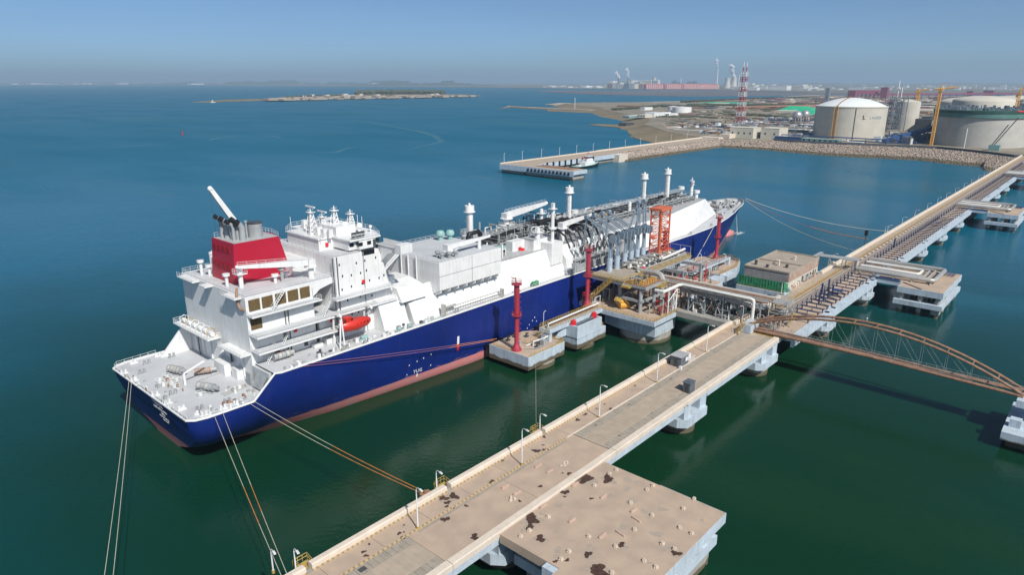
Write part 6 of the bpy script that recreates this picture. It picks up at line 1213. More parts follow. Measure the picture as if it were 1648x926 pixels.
mb = MB(); mb.loft([[(x, y, -1), (X, Y, 7.8)] for (x, y), (X, Y) in zip(wl, tpz)], False, False, False); struct('revetment', mb, 'rock')
revet('revetment_rocks', [(Vector(a), Vector(b)) for a, b in zip(wl, tpz)], n=9500, seed=9)
revet('rock_spur', [(Vector((752, 84)), Vector((800, 92))), (Vector((764, 98)), Vector((812, 104)))], n=420, top=6, seed=12)
# the land
coast = [(842, 400), (868, 424), (882, 460), (930, 520), (1010, 590), (1060, 640), (1180, 700), (1290, 770), (1400, 900), (1560, 1060), (1700, 1180), (1900, 1460), (2050, 1500), (2241, 1370), (2640, 1250), (3900, 1370), (4300, 900), (4500, -2500), (900, -3500), (826, 56), (823, 84), (842, 104), (860, 128), (876, 160), (872, 205), (861, 250), (856, 310), (858, 335)]
mb = MB(); mb.prism(coast, -1.2, 7.0); struct('ground', mb, 'land')
mb = MB(); mb.prism([(868, 424), (830, 450), (806, 459), (840, 505), (864, 533), (950, 600), (1051, 669), (1082, 773), (1120, 780), (1130, 700), (1290, 770), (1400, 890), (1500, 1000), (1515, 1222), (1650, 1332), (1690, 1320), (1640, 1140), (1720, 1180), (1100, 500)], -1.2, .6); struct('tidal_flat', mb, 'sand')
mb = MB(); mb.prism([(2241, 1372), (2640, 1252), (3900, 1372), (4100, 1330), (2700, 1190), (2250, 1320)], 7, 7.4); mb.prism([(1940, 1566), (2200, 1450), (2241, 1372), (1900, 1500)], -1, 1.4); struct('sand_bank', mb, 'pale')
mb = MB(); mb.prism([(1300, 780), (1600, 900), (1900, 1000), (1900, 985), (1600, 880), (1310, 765)], 7, 7.3); mb.prism([(900, 440), (1150, 560), (1500, 700), (1500, 690), (1150, 545), (905, 430)], 7, 7.3); mb.prism([(1000, 560), (1120, 640), (1180, 620), (1060, 530)], 7, 7.2); struct('dirt_track', mb, 'pale')
mb = MB(); ring = []
for k in range(1, 17):
    a, b, c_ = Vector(coast[k - 1]), Vector(coast[k]), Vector(coast[k + 1]); d = (c_ - a).normalized(); nrm = Vector((-d.y, d.x)); wd = rnd.uniform(40, 75); ring.append([(b.x - nrm.x * 2, b.y - nrm.y * 2, 7.15), (b.x + nrm.x * wd * .4, b.y + nrm.y * wd * .4, 2.6), (b.x + nrm.x * wd, b.y + nrm.y * wd, -.6)])
mb.loft(ring, True, False, False); struct('beach', mb, 'sand')
# coast road and walls behind the revetment
mb = MB(); mb.loft([[(X + 2, Y, 7.9), (X + 9, Y, 7.9)] for X, Y in tpz[1:]], False, False, False); struct('coast_road', mb, 'asph')
mb = MB()
for (a, b) in zip(tpz[1:-1], tpz[2:]):
    a, b = Vector((a[0] + 10, a[1])), Vector((b[0] + 10, b[1])); mb.loft([[(a.x, a.y, 7), (a.x + .6, a.y, 7), (a.x + .6, a.y, 10.2), (a.x, a.y, 10.2)], [(b.x, b.y, 7), (b.x + .6, b.y, 7), (b.x + .6, b.y, 10.2), (b.x, b.y, 10.2)]])
tag(obj('boundary_wall', mb, 'asph'), 'dark grey boundary wall running along the top of the rock revetment', 'wall')
mb = MB(); mb.prism([(845, 398), (858, 398), (862, 425), (846, 425)], 7, 9.6); mb.box(872, 900, 396, 410, 7, 12.5); tag(obj('gatehouse', mb, 'para'), 'low pale gatehouse where the breakwater meets the land', 'building')

def inland(x, y):
    c = False; n = len(coast)
    for i in range(n):
        (x1, y1), (x2, y2) = coast[i], coast[(i + 1) % n]
        if (y1 > y) != (y2 > y) and x < (x2 - x1) * (y - y1) / (y2 - y1) + x1: c = not c
    return c
def shed(name, label, x0, x1, y0, y1, h, wall, roof='white2', cat='building', grp=None, pitched=False, wins=0, z=7.0):
    t = thing(name, label, cat, ((x0 + x1) / 2, (y0 + y1) / 2, z), grp); mb = MB(); mb.box(x0, x1, y0, y1, z, z + h); obj('wall', mb, wall, t)
    mb = MB()
    if pitched: mb.prismx([(y0 - .3, z + h), (y1 + .3, z + h), ((y0 + y1) / 2, z + h + (y1 - y0) * .18)], x0 - .3, x1 + .3)
    else: mb.box(x0 - .2, x1 + .2, y0 - .2, y1 + .2, z + h, z + h + .4)
    obj('roof', mb, roof, t)
    for k in range(wins):
        yy = y0 + (k + .5) * (y1 - y0) / wins; w_ = MB(); w_.box(x0 - .12, x0, yy - 1, yy + 1, z + h * .42, z + h * .42 + 2.2); obj('window', w_, 'glass', t)
    return t
p1, p2, p3, p4_ = PZ(*(880 + 1170 * .25485, 90 + 515 * .25485), 7), 0, 0, 0
shed('cream_building', 'left cream block with four dark windows beside the striped stack', 890, 915, 372, 404, 13.5, 'cream', 'cream', wins=4); shed('cream_building', 'right cream block with two dark windows beside the striped stack', 900, 930, 342, 366, 13.5, 'cream', 'cream', wins=2)
# LNG storage tanks
def gastank(label, cx, cy, r, h, dome, z=7, bands=True):
    t = thing('storage_tank', label, 'storage tank', (cx, cy, z), 'large concrete gas tanks')
    mb = MB(); mb.lathe(cx, cy, [(r, z), (r, z + h - 1.6), (r + .5, z + h - 1.6), (r + .5, z + h), (r - 1.2, z + h)], 72); obj('tank_wall', mb, 'tankc', t)
    if dome: mb = MB(); n = 10; mb.lathe(cx, cy, [(max(.1, (r - 1.4) * (1 - k / n)), z + h + dome * (1 - (1 - k / n) ** 2)) for k in range(n + 1)], 72); obj('dome', mb, 'dome', t)
    mb = MB()
    for k in range(1, 11): zz = z + h * k / 11; mb.lathe(cx, cy, [(r + .02, zz - .09), (r + .1, zz), (r + .02, zz + .09)], 72)
    obj('pour_joint', mb, 'tankc', t); return t
def on_tank(cx, cy, r, a, z): return Vector((cx + r * math.cos(a), cy + r * math.sin(a), z))
TL, TR = PZ(1260 + 205 * .2354, 90 + 520 * .2354, 7), PZ(1260 + 690 * .2354, 90 + 560 * .2354, 7)
cx, cy, r1 = 1004, 289, 43.8
t1 = gastank('large pale concrete gas tank with a white dome and a lettered wall', cx, cy, r1, 41, 10.5)
camdir = math.atan2(-cy, -cx)
mb = MB()
for k in range(24): mb.bar(on_tank(cx, cy, r1 + .6, camdir - .42, 7 + k * 1.7), on_tank(cx, cy, r1 + .6, camdir - .36, 7 + (k + 1) * 1.7), .35)
for a in (-.45, -.34): mb.bar(on_tank(cx, cy, r1 + .8, camdir + a, 7), on_tank(cx, cy, r1 + .8, camdir + a, 49), .5)
s_ = obj1('stair_tower', mb, 'crane', t1)
mb = MB(); mb.path([on_tank(cx, cy, (r1 - 1.2) * (1 - k / 8), camdir - .4, 48.7 + 10.5 * (1 - (1 - k / 8) ** 2)) for k in range(8)], .7, 6); obj('dome_stair', mb, 'rust', t1)
mb = MB(); mb.bar(on_tank(cx, cy, r1 + .4, camdir + .14, 7), on_tank(cx, cy, r1 + .4, camdir + .14, 47), .5); obj('down_pipe', mb, 'dark', t1)
def tanktext(body, a, z, size, m, t, cx, cy, r):
    p = on_tank(cx, cy, r, a, z); ax = Vector((-math.sin(a), math.cos(a), 0)); ax = ax if True else -ax; az = Vector((math.cos(a), math.sin(a), 0)); textmesh('lettering', body, size, m, t, frame(p + az * .5, ax, (0, 0, 1), az), .1)
tanktext('L', camdir + .38, 33, 7, 'textk', t1, cx, cy, r1)
for k, ch in enumerate('LNG储罐'): tanktext(ch, camdir + .58 + k * .09, 33.5, 4, 'textb', t1, cx, cy, r1)
cx2, cy2, r2 = 985, 138, 47.5
t2 = gastank('large unfinished concrete gas tank with green netting round its rim', cx2, cy2, r2, 33, 0)
for c_ in t2.children: c_.data.materials[0] = M['tankg']
mb = MB(); mb.lathe(cx2, cy2, [(r2 + .7, 39.3), (r2 + 1.8, 39.6), (r2 + 1.8, 47), (r2 - 1, 47.5)], 72); M['netg'] = mat('scaffold_netting', (.05, .16, .14), .8, .35, .15, col2=(.10, .22, .20), streak=.5); obj('netting', mb, 'netg', t2)
mb = MB(); mb.lathe(cx2, cy2, [(r2 + 2.3, 44.6), (r2 + 2.6, 47.4), (r2 - 2, 47.9), (r2 - 2, 46)], 72); M['netd'] = mat('dark_green_hoarding', (.02, .075, .06), .8, .4, .2); obj('rim_hoarding', mb, 'netd', t2)
mb = MB()
for k in range(90): a = rnd.uniform(0, 2 * PI); rr = rnd.uniform(.5, 1) * r2; x, y = cx2 + rr * math.cos(a), cy2 + rr * math.sin(a); s = rnd.uniform(.4, 2.5); mb.box(x - s, x + s, y - s, y + s, 46, 48 + rnd.uniform(0, 4))
obj1('rim_scaffold', mb, 'ptow', t2)['kind'] = 'stuff'
mb = MB(); mb.bar(on_tank(cx2, cy2, r2 + 2.4, camdir + .7, 47), on_tank(cx2, cy2, r2 + 2.4, camdir + .55, 47), 1.3); obj('red_banner', mb, 'redw', t2)
# smaller tanks and dark process tower behind
t3 = thing('storage_tank', 'narrow cream concrete tank between the two big gas tanks', 'storage tank', (1180, 262, 7)); mb = MB(); c_ = PZ(1260 + 850 * .2354, 90 + 505 * .2354, 7); rr = 17; cxx, cyy = 1228, 271; mb.lathe(cxx, cyy, [(rr, 7), (rr, 49), (rr - 1, 49.4), (.1, 53)], 40); obj('tank_wall', mb, 'tankc', t3)
tt = thing('process_tower', 'tangled blue-grey steel process tower right of the domed gas tank', 'tower', (1160, 262, 7))
mb = MB()
for k in range(150): x, y, z = rnd.uniform(1150, 1172), rnd.uniform(262, 282), rnd.uniform(9, 54); q = rnd.randrange(3); L = rnd.uniform(4, 14); d = [(L, 0, 0), (0, L, 0), (0, 0, L)][q]; mb.bar((x, y, z), (x + d[0], min(284, y + d[1]), min(60, z + d[2])), rnd.uniform(.3, .9))
for x, y in ((1148, 260), (1174, 260), (1174, 284), (1148, 284), (1148, 272)): mb.bar((x, y, 7), (x, y, 58), .9)
obj('steel_frame', mb, 'ptow', tt)
mb = MB(); mb.bar((1160, 272, 56), (1160, 272, 80), .8); mb.bar((1155, 266, 56), (1155, 266, 70), .8); mb.box(1158, 1162, 270, 274, 68, 71); obj('spire', mb, 'white2', tt)
ts = thing('service_pipework', 'blue pipes and low sheds at the foot of the domed gas tank', 'pipe rack', (900, 260, 7))
mb = MB()
for k in range(8): y = 195 + k * 22; mb.bar((905 + k % 3, y, 10), (905, y + 22, 10), .8); mb.bar((909, y, 13), (909, y + 22, 13), .9); mb.bar((905, y, 7), (905, y, 13), .6)
obj('pipe_run', mb, 'steelb', ts)
shed('pump_house', 'long low teal building with a row of dark openings below the domed tank', 880, 888, 262, 306, 4.6, 'teal', 'tugg', wins=7); shed('pump_house', 'short teal shed at the coast road below the domed tank', 880, 887, 236, 252, 3.2, 'tugg', 'white2')
shed('store_shed', 'long dark blue shed left of the teal pump house', 895, 903, 308, 345, 4.2, 'steelb', 'steelb'); shed('white_shed', 'small white shed between the teal pump house and the teal shed', 882, 888, 253, 260, 4.6, 'cream', 'white')
cvb = thing('conveyor', 'dark blue covered conveyor sloping up right of the domed gas tank', 'conveyor', (1000, 215, 7))
mb = MB(); mb.loft([[(930, 228, 8), (930, 222, 8), (930, 222, 12), (930, 228, 12)], [(1000, 188, 22), (1000, 182, 22), (1000, 182, 27), (1000, 188, 27)]])
for k in range(7): t = k / 6; x, y = lerp(930, 1000, t), lerp(225, 185, t); mb.bar((x, y, 7), (x, y, lerp(9, 24, t)), 1)
obj('gallery', mb, 'steelb', cvb)
def junk(name, label, x0, x1, y0, y1, n, mats, hmin, hmax, s0=1, s1=5, z=7):
    t = thing(name, label, 'yard', ((x0 + x1) / 2, (y0 + y1) / 2, z)); ms = {m: MB() for m in mats}
    for k in range(n):
        mb = ms[mats[k % len(mats)]]; x, y = rnd.uniform(x0, x1), rnd.uniform(y0, y1); a, b = rnd.uniform(s0, s1), rnd.uniform(s0, s1)
        if inland(x, y) and inland(x - 20, y + 25): mb.box(x - a, x + a, y - b, y + b, z, z + rnd.uniform(hmin, hmax))
    for m, mb in ms.items():
        if mb.v: obj('equipment', mb, m, t)['kind'] = 'stuff'
    return t
junk('equipment_yard', 'jumble of blue and dark plant between the domed tank and the unfinished tank', 935, 1130, 196, 240, 120, ('steelb', 'ptow', 'white2', 'dark', 'cream'), 1, 9)
junk('equipment_yard', 'strip of low plant and pipes left of the domed gas tank', 920, 1250, 330, 420, 160, ('white2', 'ptow', 'cream', 'asph', 'zinc'), .6, 3.5, .8, 7)
junk('equipment_yard', 'dense low plant with pipes between the cream blocks and the domed tank', 925, 1010, 335, 470, 240, ('white2', 'ptow', 'tankg', 'asph', 'cream', 'rust'), .6, 5, .5, 4)
junk('equipment_yard', 'grey and rusty plant behind the silver spheres', 1020, 1420, 350, 560, 420, ('tankg', 'asph', 'ptow', 'rust', 'white2', 'leaf'), .6, 5, .8, 6)
pr_ = thing('pipe_run', 'long pale pipe racks crossing the ground between the striped stack and the tanks', 'pipe rack', (960, 400, 7)); 
for k in range(9): x = 935 + k * 42; mb = MB(); mb.bar((x, 338, 10 + k % 3), (x + 14, 520, 10 + k % 3), .7); mb.bar((x + 3, 338, 10), (x + 17, 520, 10), .5); [mb.bar((x + j, 338 + j * 13, 7), (x + j, 338 + j * 13, 10), .5) for j in range(0, 14, 2)]; obj('pipe', mb, ('white2', 'zinc', 'steelb')[k % 3], pr_)
junk('equipment_yard', 'crowded industrial plant behind the unfinished gas tank', 1090, 1500, -60, 240, 420, ('white2', 'cream', 'ptow', 'steelb', 'dark', 'tankc'), 3, 24, 2, 14)
junk('equipment_yard', 'brown dusty yard behind the spheres', 1300, 2300, 300, 900, 420, ('asph', 'land', 'pale', 'rust', 'leaf', 'sand'), .4, 2.5, 2, 16)
junk('rubble_field', 'rough brown ground with low heaps above the sandy shore', 1000, 1500, 560, 860, 260, ('asph', 'pale', 'sand', 'leaf', 'land'), .3, 1.6, 1.5, 9)
junk('storage_field', 'wide flat storage fields far behind the domed gas tank', 1700, 3800, -200, 1150, 520, ('asph', 'pale', 'rust', 'cream', 'leaf', 'plum'), .6, 5, 6, 36)
for k, (x, y, r, h) in enumerate(((1420, 200, 46, 40), (1340, 95, 48, 38), (1560, 120, 48, 38), (1560, 245, 48, 34), (1720, 190, 48, 36), (1750, 40, 50, 38))):
    t = thing('storage_tank', ['pale flat-domed tank just right of the narrow cream tank', 'broad pale domed tank rising behind the unfinished tank', 'pale domed tank second row behind the unfinished tank', 'pale domed tank behind the dark process tower', 'distant pale domed tank in the back row, left', 'distant pale domed tank in the back row, right'][k], 'storage tank', (x, y, 7), 'pale domed tanks in the background'); mb = MB(); mb.lathe(x, y, [(r, 7), (r, 7 + h)] + [(max(.1, r * math.cos(PI / 2 * j / 7)), 7 + h + r * .2 * math.sin(PI / 2 * j / 7)) for j in range(8)], 48); obj('tank_wall', mb, 'tankc', t)
# cranes
def tcrane(label, x, y, z1, jib, w_=2.0, cab='crane'):
    t = thing('tower_crane', label, 'crane', (x, y, 7)); mb = lattice(x, y, 7, z1, w_, w_, max(4, int((z1 - 7) / 4)), .3); mb.bar((x, y, 7), (x, y, z1), w_ * .2); obj('mast', mb, 'crane', t)
    mb = MB(); a = Vector((x, y, z1 + 1)); b = a + Vector(jib); mb.bar(a - Vector(jib) * .4, b, .9); mb.bar(a + Vector((0, 0, 4)), b, .3); mb.bar(a, a + Vector((0, 0, 4)), .8); mb.box(x - 2, x + 2, y - 2, y + 2, z1 - 2, z1 + 1); obj('jib', mb, cab, t); return t
tcrane('yellow tower crane in front of the unfinished gas tank', 937, 176, 70, (4, -16, 1.5), 1.35); tcrane('orange tower crane rising from the unfinished tank at the right edge', 1000, 108, 66, (3, -7, 13), 1.4); tcrane('small yellow crane over the narrow cream tank', 1240, 262, 64, (0, -14, 2), 1.6)
mc = thing('mobile_crane', 'white crawler crane with long booms at the foot of the unfinished tank', 'crane', (912, 112, 7)); mb = MB(); mb.box(908, 917, 106, 116, 7, 13); obj('crane_body', mb, 'teal', mc); mb = MB(); mb.bar((910, 112, 12), (922, 96, 42), .7); mb.bar((910, 116, 8), (925, 104, 34), .7); obj('boom', mb, 'dark', mc)
mb = MB(); mb.cyl(905, 138, 7, 30, .5, 6); tag(obj('white_pole', mb, 'white'), 'tall thin white pole in front of the unfinished tank', 'pole')
# striped stack of three flare pipes
sk = thing('striped_stack', 'red and white striped lattice flare stack with two pipes above the cream blocks', 'tower', (1147, 504, 7)); zs = 7
for k in range(11):
    z0, z1 = 7 + k * 8, 7 + (k + 1) * 8 - .2; r0, r1_ = lerp(6.6, 4.6, k / 11), lerp(6.6, 4.6, (k + 1) / 11); mb = lattice(1147, 504, z0, z1, r0 * .9, r1_ * .9, 2, .36); obj('lattice_section', mb, 'chimr' if k % 2 else 'chim', sk)
for dx, dy in ((-2, 2), (2, -2)):
    for k in range(13): z0 = 7 + k * 7.9; mb = MB(); mb.cyl(1147 + dx, 504 + dy, z0, z0 + 7.85, .9, 8); obj('flare_pipe', mb, 'chimr' if k % 2 else 'chim', sk)
# spheres, green sheds
for k, (px, py, r) in enumerate(((1282, 198, 8.6), (1295, 195, 8))):
    c = PZ(px, py, 7); t = thing('gas_sphere', ['left silver gas sphere on short legs', 'right silver gas sphere on short legs'][k], 'sphere tank', c, 'silver gas spheres'); mb = MB(); mb.ball((c.x, c.y, 7 + r + 4.5), r, 24, 14); M['silver'] = M.get('silver') or mat('silver_paint', (.55, .55, .55), .3, .05, .2, metal=.6); obj('sphere', mb, 'silver', t)
    mb = MB()
    for j in range(10): a = j * PI / 5; mb.cyl(c.x + r * .93 * math.cos(a), c.y + r * .93 * math.sin(a), 7, 13 + r * .2, .45, 6)
    obj('leg', mb, 'white2', t)
for k, (px, py, wd, h) in enumerate(((1281, 180, 62, 14), (1300, 183, 40, 12), (1170, 166, 120, 4))):
    c = PZ(px, py, 7); t = thing('green_shed', ['large bright green roofed heap cover behind the spheres', 'smaller bright green cover right of the spheres', 'long low green patch of covered ground left of the striped stack'][k], 'cover', c)
    mb = MB(); mb.loft([[(c.x - wd * .5, c.y - wd, 7), (c.x + wd * .5, c.y - wd, 7), (c.x, c.y - wd * .8, 7 + h * .6)], [(c.x - wd * .5, c.y - wd * .5, 7), (c.x + wd * .5, c.y - wd * .5, 7), (c.x, c.y - wd * .4, 7 + h)], [(c.x - wd * .5, c.y + wd * .4, 7), (c.x + wd * .5, c.y + wd * .4, 7), (c.x, c.y + wd * .3, 7 + h)], [(c.x - wd * .4, c.y + wd * .7, 7), (c.x + wd * .4, c.y + wd * .7, 7), (c.x, c.y + wd * .6, 7 + h * .5)]]); obj('green_sheet', mb, 'roofg', t)
def grove(name, label, pts, kind='stuff', n=200, h=6, seed=1, s=(2, 5)):
    q = random.Random(seed); mb = MB()
    for k in range(n):
        a = q.random(); i = int(a * (len(pts) - 1)); t = a * (len(pts) - 1) - i; p = Vector(pts[i]).lerp(Vector(pts[i + 1]), t); x, y = p.x + q.uniform(-14, 14), p.y + q.uniform(-14, 14)
        if 'island' not in name and not inland(x - 10, y + 12): continue
        for j in range(4): r = q.uniform(*s); c = Vector((x + q.uniform(-3, 3), y + q.uniform(-3, 3), 7 + q.uniform(.2, 1) * h)); vs = [c + Vector((sx * r * q.uniform(.5, 1.2), sy * r * q.uniform(.5, 1.2), sz * r * q.uniform(.5, 1))) for sx, sy, sz in ((1, 0, 0), (-1, 0, 0), (0, 1, 0), (0, -1, 0), (0, 0, 1), (0, 0, -1))]; mb.add(vs, [(0, 2, 4), (2, 1, 4), (1, 3, 4), (3, 0, 4), (2, 0, 5), (1, 2, 5), (3, 1, 5), (0, 3, 5)])
    o = obj(name, mb, 'leaf'); o['kind'] = 'stuff'; o['label'] = label; o['category'] = 'trees'; return o
w2 = lambda px, py: tuple(PZ(px, py, 7))[:2]
grove('tree_belt', 'dark belt of trees crossing the land behind the low white buildings', [w2(980, 178), w2(1060, 172), w2(1130, 172), w2(1200, 170), w2(1260, 170), w2(1330, 168)], n=1500, seed=2, h=5, s=(1.2, 2.8))
grove('tree_belt', 'line of dark trees beside the striped stack', [w2(1170, 186), w2(1215, 186), w2(1262, 190), w2(1275, 194)], n=260, seed=3, h=4, s=(1, 2.2))
grove('tree_belt', 'thin row of trees along the far sand bank', [w2(1100, 165), w2(1200, 160), w2(1310, 157)], n=500, seed=4, h=6, s=(1.5, 4))
grove('scrub', 'dry scrub on the ground above the low beach', [w2(1000, 190), w2(1080, 188), w2(1150, 190)], n=160, seed=5, h=2, s=(1, 2.5))
# low white buildings near the spit
for k, (px, py, lx, ly, h, m) in enumerate(((1038, 189, 30, 18, 6, 'cream'), (1053, 188, 40, 22, 9, 'white'), (1066, 187, 36, 20, 8, 'white'), (1080, 187, 40, 12, 6, 'white'), (1020, 189, 60, 14, 4, 'teal'), (1040, 177, 40, 14, 7, 'white'))):
    c = PZ(px, py, 7); shed('low_building', ['small cream building left of the white terminal blocks', 'white terminal block left of centre on the low headland', 'white terminal block right of centre on the low headland', 'long white terminal wing at the right of the headland blocks', 'long glassy teal building at the left of the headland blocks', 'white block behind the glassy building on the headland'][k], c.x - lx / 2, c.x + lx / 2, c.y - ly / 2, c.y + ly / 2, h, m, 'white', wins=3)
for k, (px, py, r, h) in enumerate(((1083, 180, 13, 13), (1097, 181, 23, 13))):
    c = PZ(px, py, 7); t = thing('white_tank', ['small white round tank left of the bigger one on the headland', 'large white round tank on the headland'][k], 'storage tank', c); mb = MB(); mb.lathe(c.x, c.y, [(r, 7), (r, 7 + h), (.1, 8.5 + h)], 32); obj('tank_wall', mb, 'white', t)
c = PZ(925, 175, 3); mb = MB(); mb.cyl(c.x, c.y, 0, 34, .8, 6); tag(obj('beacon_pole', mb, 'white'), 'thin white beacon pole on the rock spit', 'pole')
def spit(name, pxs, h, m='sand', wd=16):
    P = [PZ(x, y, 1) for x, y in pxs]; mb = MB(); mb.loft([[(p.x - wd * k_, p.y - wd * k_, -1), (p.x, p.y, h * k_), (p.x + wd * k_, p.y + wd * k_, -1)] for p, k_ in zip(P, [.3] + [1] * (len(P) - 2) + [.5])], False, False, False); return struct(name, mb, m)
spit('rock_spit', [(803, 175), (820, 172), (850, 174), (900, 176), (945, 178), (980, 179)], 5, 'rock', 14); spit('sand_spit', [(878, 168), (900, 167), (960, 167), (1010, 168)], 4, 'pale', 18)
mb = MB(); c = PZ(1008, 202, 1); mb.box(c.x - 14, c.x + 14, c.y - 8, c.y + 8, 0, 6); tag(obj('moored_barge', mb, 'dark'), 'small dark barge at the tip of the sandy shore', 'boat')
# plum red conveyors and long galleries
def gallery_run(label, a, b, h, wd, m='plum', z=12):
    A, B_ = PZ(*a, 7), PZ(*b, 7); t = thing('conveyor', label, 'conveyor', A); d = (B_ - A).normalized(); n = Vector((-d.y, d.x, 0)) * wd; mb = MB(); mb.loft([[A + n + Vector((0, 0, z)), A - n + Vector((0, 0, z)), A - n + Vector((0, 0, z + h)), A + n + Vector((0, 0, z + h))], [B_ + n + Vector((0, 0, z)), B_ - n + Vector((0, 0, z)), B_ - n + Vector((0, 0, z + h)), B_ + n + Vector((0, 0, z + h))]]); obj('gallery', mb, m, t)
    mb = MB(); k = int((B_ - A).length / 40)
    for j in range(k + 1): p = A.lerp(B_, j / max(1, k)); mb.bar(p, p + Vector((0, 0, z)), wd * .5)
    obj('leg', mb, m, t)
gallery_run('long plum red conveyor gallery behind the domed gas tank', (1400, 158), (1648, 156), 8, 5); gallery_run('plum conveyor sloping behind the top of the domed tank', (1372, 160), (1425, 158), 16, 8, 'plum', 20); gallery_run('low rusty conveyor line crossing the land left of the domed tank', (1180, 176), (1330, 172), 4, 3, 'rust', 4)
for k, (px, py, lx, h) in enumerate(((1371, 160, 30, 36), (1422, 159, 26, 48), (1330, 166, 12, 50), (1590, 156, 40, 30), (1560, 156, 24, 28))):
    c = PZ(px, py, 7); shed('transfer_tower', ['plum transfer house left above the white dome', 'plum transfer house right above the white dome', 'dark narrow tower left of the domed tank', 'plum transfer house behind the tower crane at right', 'plum transfer house behind the yellow crane'][k], c.x - lx / 2, c.x + lx / 2, c.y - lx / 2, c.y + lx / 2, h, 'plum' if k != 2 else 'ptow', 'plum' if k != 2 else 'ptow')
# power station and works across the bay
def far(px, py, z=5): return PZ(px, py, z)
mb = MB(); fp_ = [(0, 136.4), (120, 136), (300, 136.6), (500, 138.5), (740, 140), (880, 142), (990, 143.2), (1100, 143.8), (1200, 146), (1300, 149), (1400, 149.5), (1648, 150), (1900, 150)]; A = [PZ(x, y, 2) for x, y in fp_]; mb.prism([(p.x, p.y) for p in A] + [(30000, -12000), (44000, 0), (44000, 44000), (0, 44000), (-2000, 25000)], -1.2, 3); struct('far_coast', mb, 'land2')
mb = MB(); fp2 = [(1100, 143.8), (1000, 146), (900, 145), (860, 147), (960, 152), (1100, 155), (1300, 153), (1648, 151), (1900, 150)]; mb.prism([tuple(PZ(x, y, 1))[:2] for x, y in fp2], -1, .9); M['mud'] = mat('mud_flat', (.10, .095, .10), .6, .2, .002, col2=(.15, .13, .125)); struct('mud_flat', mb, 'mud')
for k, (px, w0) in enumerate(((1053, 46), (1082, 46), (1110, 46), (1140, 40))):
    a, b = far(px - w0 / 2 + 9, 143), far(px + w0 / 2 - 3, 143); t = thing('red_warehouse', ['first', 'second', 'third', 'fourth'][k] + ' long red warehouse from the left across the bay', 'warehouse', a, 'long red warehouses across the bay'); n = 10
    d = (b - a) / n; mb = MB(); w1 = MB()
    for j in range(n): p, q = a + d * j, a + d * (j + .55); mb.loft([[p, q, q + Vector((60, 60, 0)), p + Vector((60, 60, 0))], [p + Vector((0, 0, 42)), q + Vector((0, 0, 42)), q + Vector((60, 60, 52)), p + Vector((60, 60, 52))]]); p, q = a + d * (j + .55), a + d * (j + 1); w1.loft([[p, q, q + Vector((60, 60, 0)), p + Vector((60, 60, 0))], [p + Vector((0, 0, 41)), q + Vector((0, 0, 41)), q + Vector((60, 60, 51)), p + Vector((60, 60, 51))]])
    obj('red_wall', mb, 'pink', t); obj('pale_wall', w1, 'cream', t)
def ctower(label, px, py, r, h):
    c = far(px, py); t = thing('cooling_tower', label, 'cooling tower', c); mb = MB(); mb.lathe(c.x, c.y, [(r * (1 - .42 * math.sin(min(1, k / 8 * 1.15) * PI / 2)) * (1 + .05 * max(0, k - 6)), 5 + h * k / 8) for k in range(9)], 28); obj('shell', mb, 'tankc', t); return c
c1_ = ctower('left cooling tower across the bay', 1170, 142, 42, 115); c2_ = ctower('steaming right cooling tower across the bay', 1180.5, 142, 42, 118); ctower('dark grey round tower across the bay', 1052, 141.5, 36, 120)
def stack(label, px, py, h, r, m='cream'): c = far(px, py); mb = MB(); mb.cyl(c.x, c.y, 5, 5 + h, r, 10, r * .6); tag(obj('chimney', mb, m, None, c), label, 'chimney'); return Vector((c.x, c.y, 5 + h))
s1 = stack('tall thin smoking chimney across the bay', 1153, 142, 205, 8, 'white'); s2 = stack('dark smoking stack left of the works', 996, 142, 105, 24, 'ptow'); s3 = stack('second dark smoking stack in the works', 1011, 142, 112, 22, 'ptow'); stack('faint tall chimney beside the cooling towers', 1188, 142, 150, 8, 'cream'); stack('thin pale chimney above the red warehouses', 1095, 142, 110, 6, 'white'); stack('grey round silo beside the dark tower', 1059, 141.5, 95, 30, 'tankc')
def plume(label, p, d, L, r0, r1_, seed):
    q = random.Random(seed); mb = MB()
    for k in range(52): t = (k / 51) ** 1.1; c = p + Vector(d) * L * t + Vector((q.uniform(-1, 1), q.uniform(-1, 1), q.uniform(-1, 1))) * lerp(r0, r1_, t) * .6; mb.ball(c, lerp(r0, r1_, t) * q.uniform(.3, .75), 8, 6, 1, 1, .9)
    o = obj('steam_plume', mb, M['plume']); tag(o, label, 'smoke'); return o
pm_ = bpy.data.materials.new('steam'); pm_.use_nodes = True; n_ = pm_.node_tree.nodes; b_ = n_['Principled BSDF']; b_.inputs['Base Color'].default_value = (.85, .86, .88, 1); b_.inputs['Alpha'].default_value = .4; b_.inputs['Roughness'].default_value = 1; M['plume'] = pm_
lf = Vector((-math.sin(_hd), math.cos(_hd), 0))
plume('white steam rising from the tall thin chimney', s1, lf * .28 + Vector((0, 0, 1)), 95, 8, 20, 1); plume('white smoke drifting from the left dark stack', s2, lf * .55 + Vector((0, 0, 1)), 62, 12, 20, 2); plume('white smoke rising from the second dark stack', s3, lf * .25 + Vector((0, 0, 1)), 90, 10, 18, 3); plume('thin steam above the right cooling tower', c2_ + Vector((0, 0, 118)), lf * .45 + Vector((0, 0, 1)), 120, 16, 30, 4)
q = random.Random(21); gr = 'small buildings along the far shore'; vv = [MB() for _ in range(3)]
protos = []
for k, (m, hh) in enumerate((('white', 1), ('cream', 1.4), ('tankc', .8), ('rust', 1.0), ('ptow', 1.6))):
    t = thing('far_building', 'tiny pale building among many on the hazy far shore', 'building', (0, 0, 0), gr); b = MB(); b.box(-1, 1, -1, 1, 0, hh); obj('wall', b, m, t); b = MB(); b.box(-1.02, 1.02, -1.02, 1.02, hh, hh + .08); obj('roof', b, 'white', t); protos.append(t)
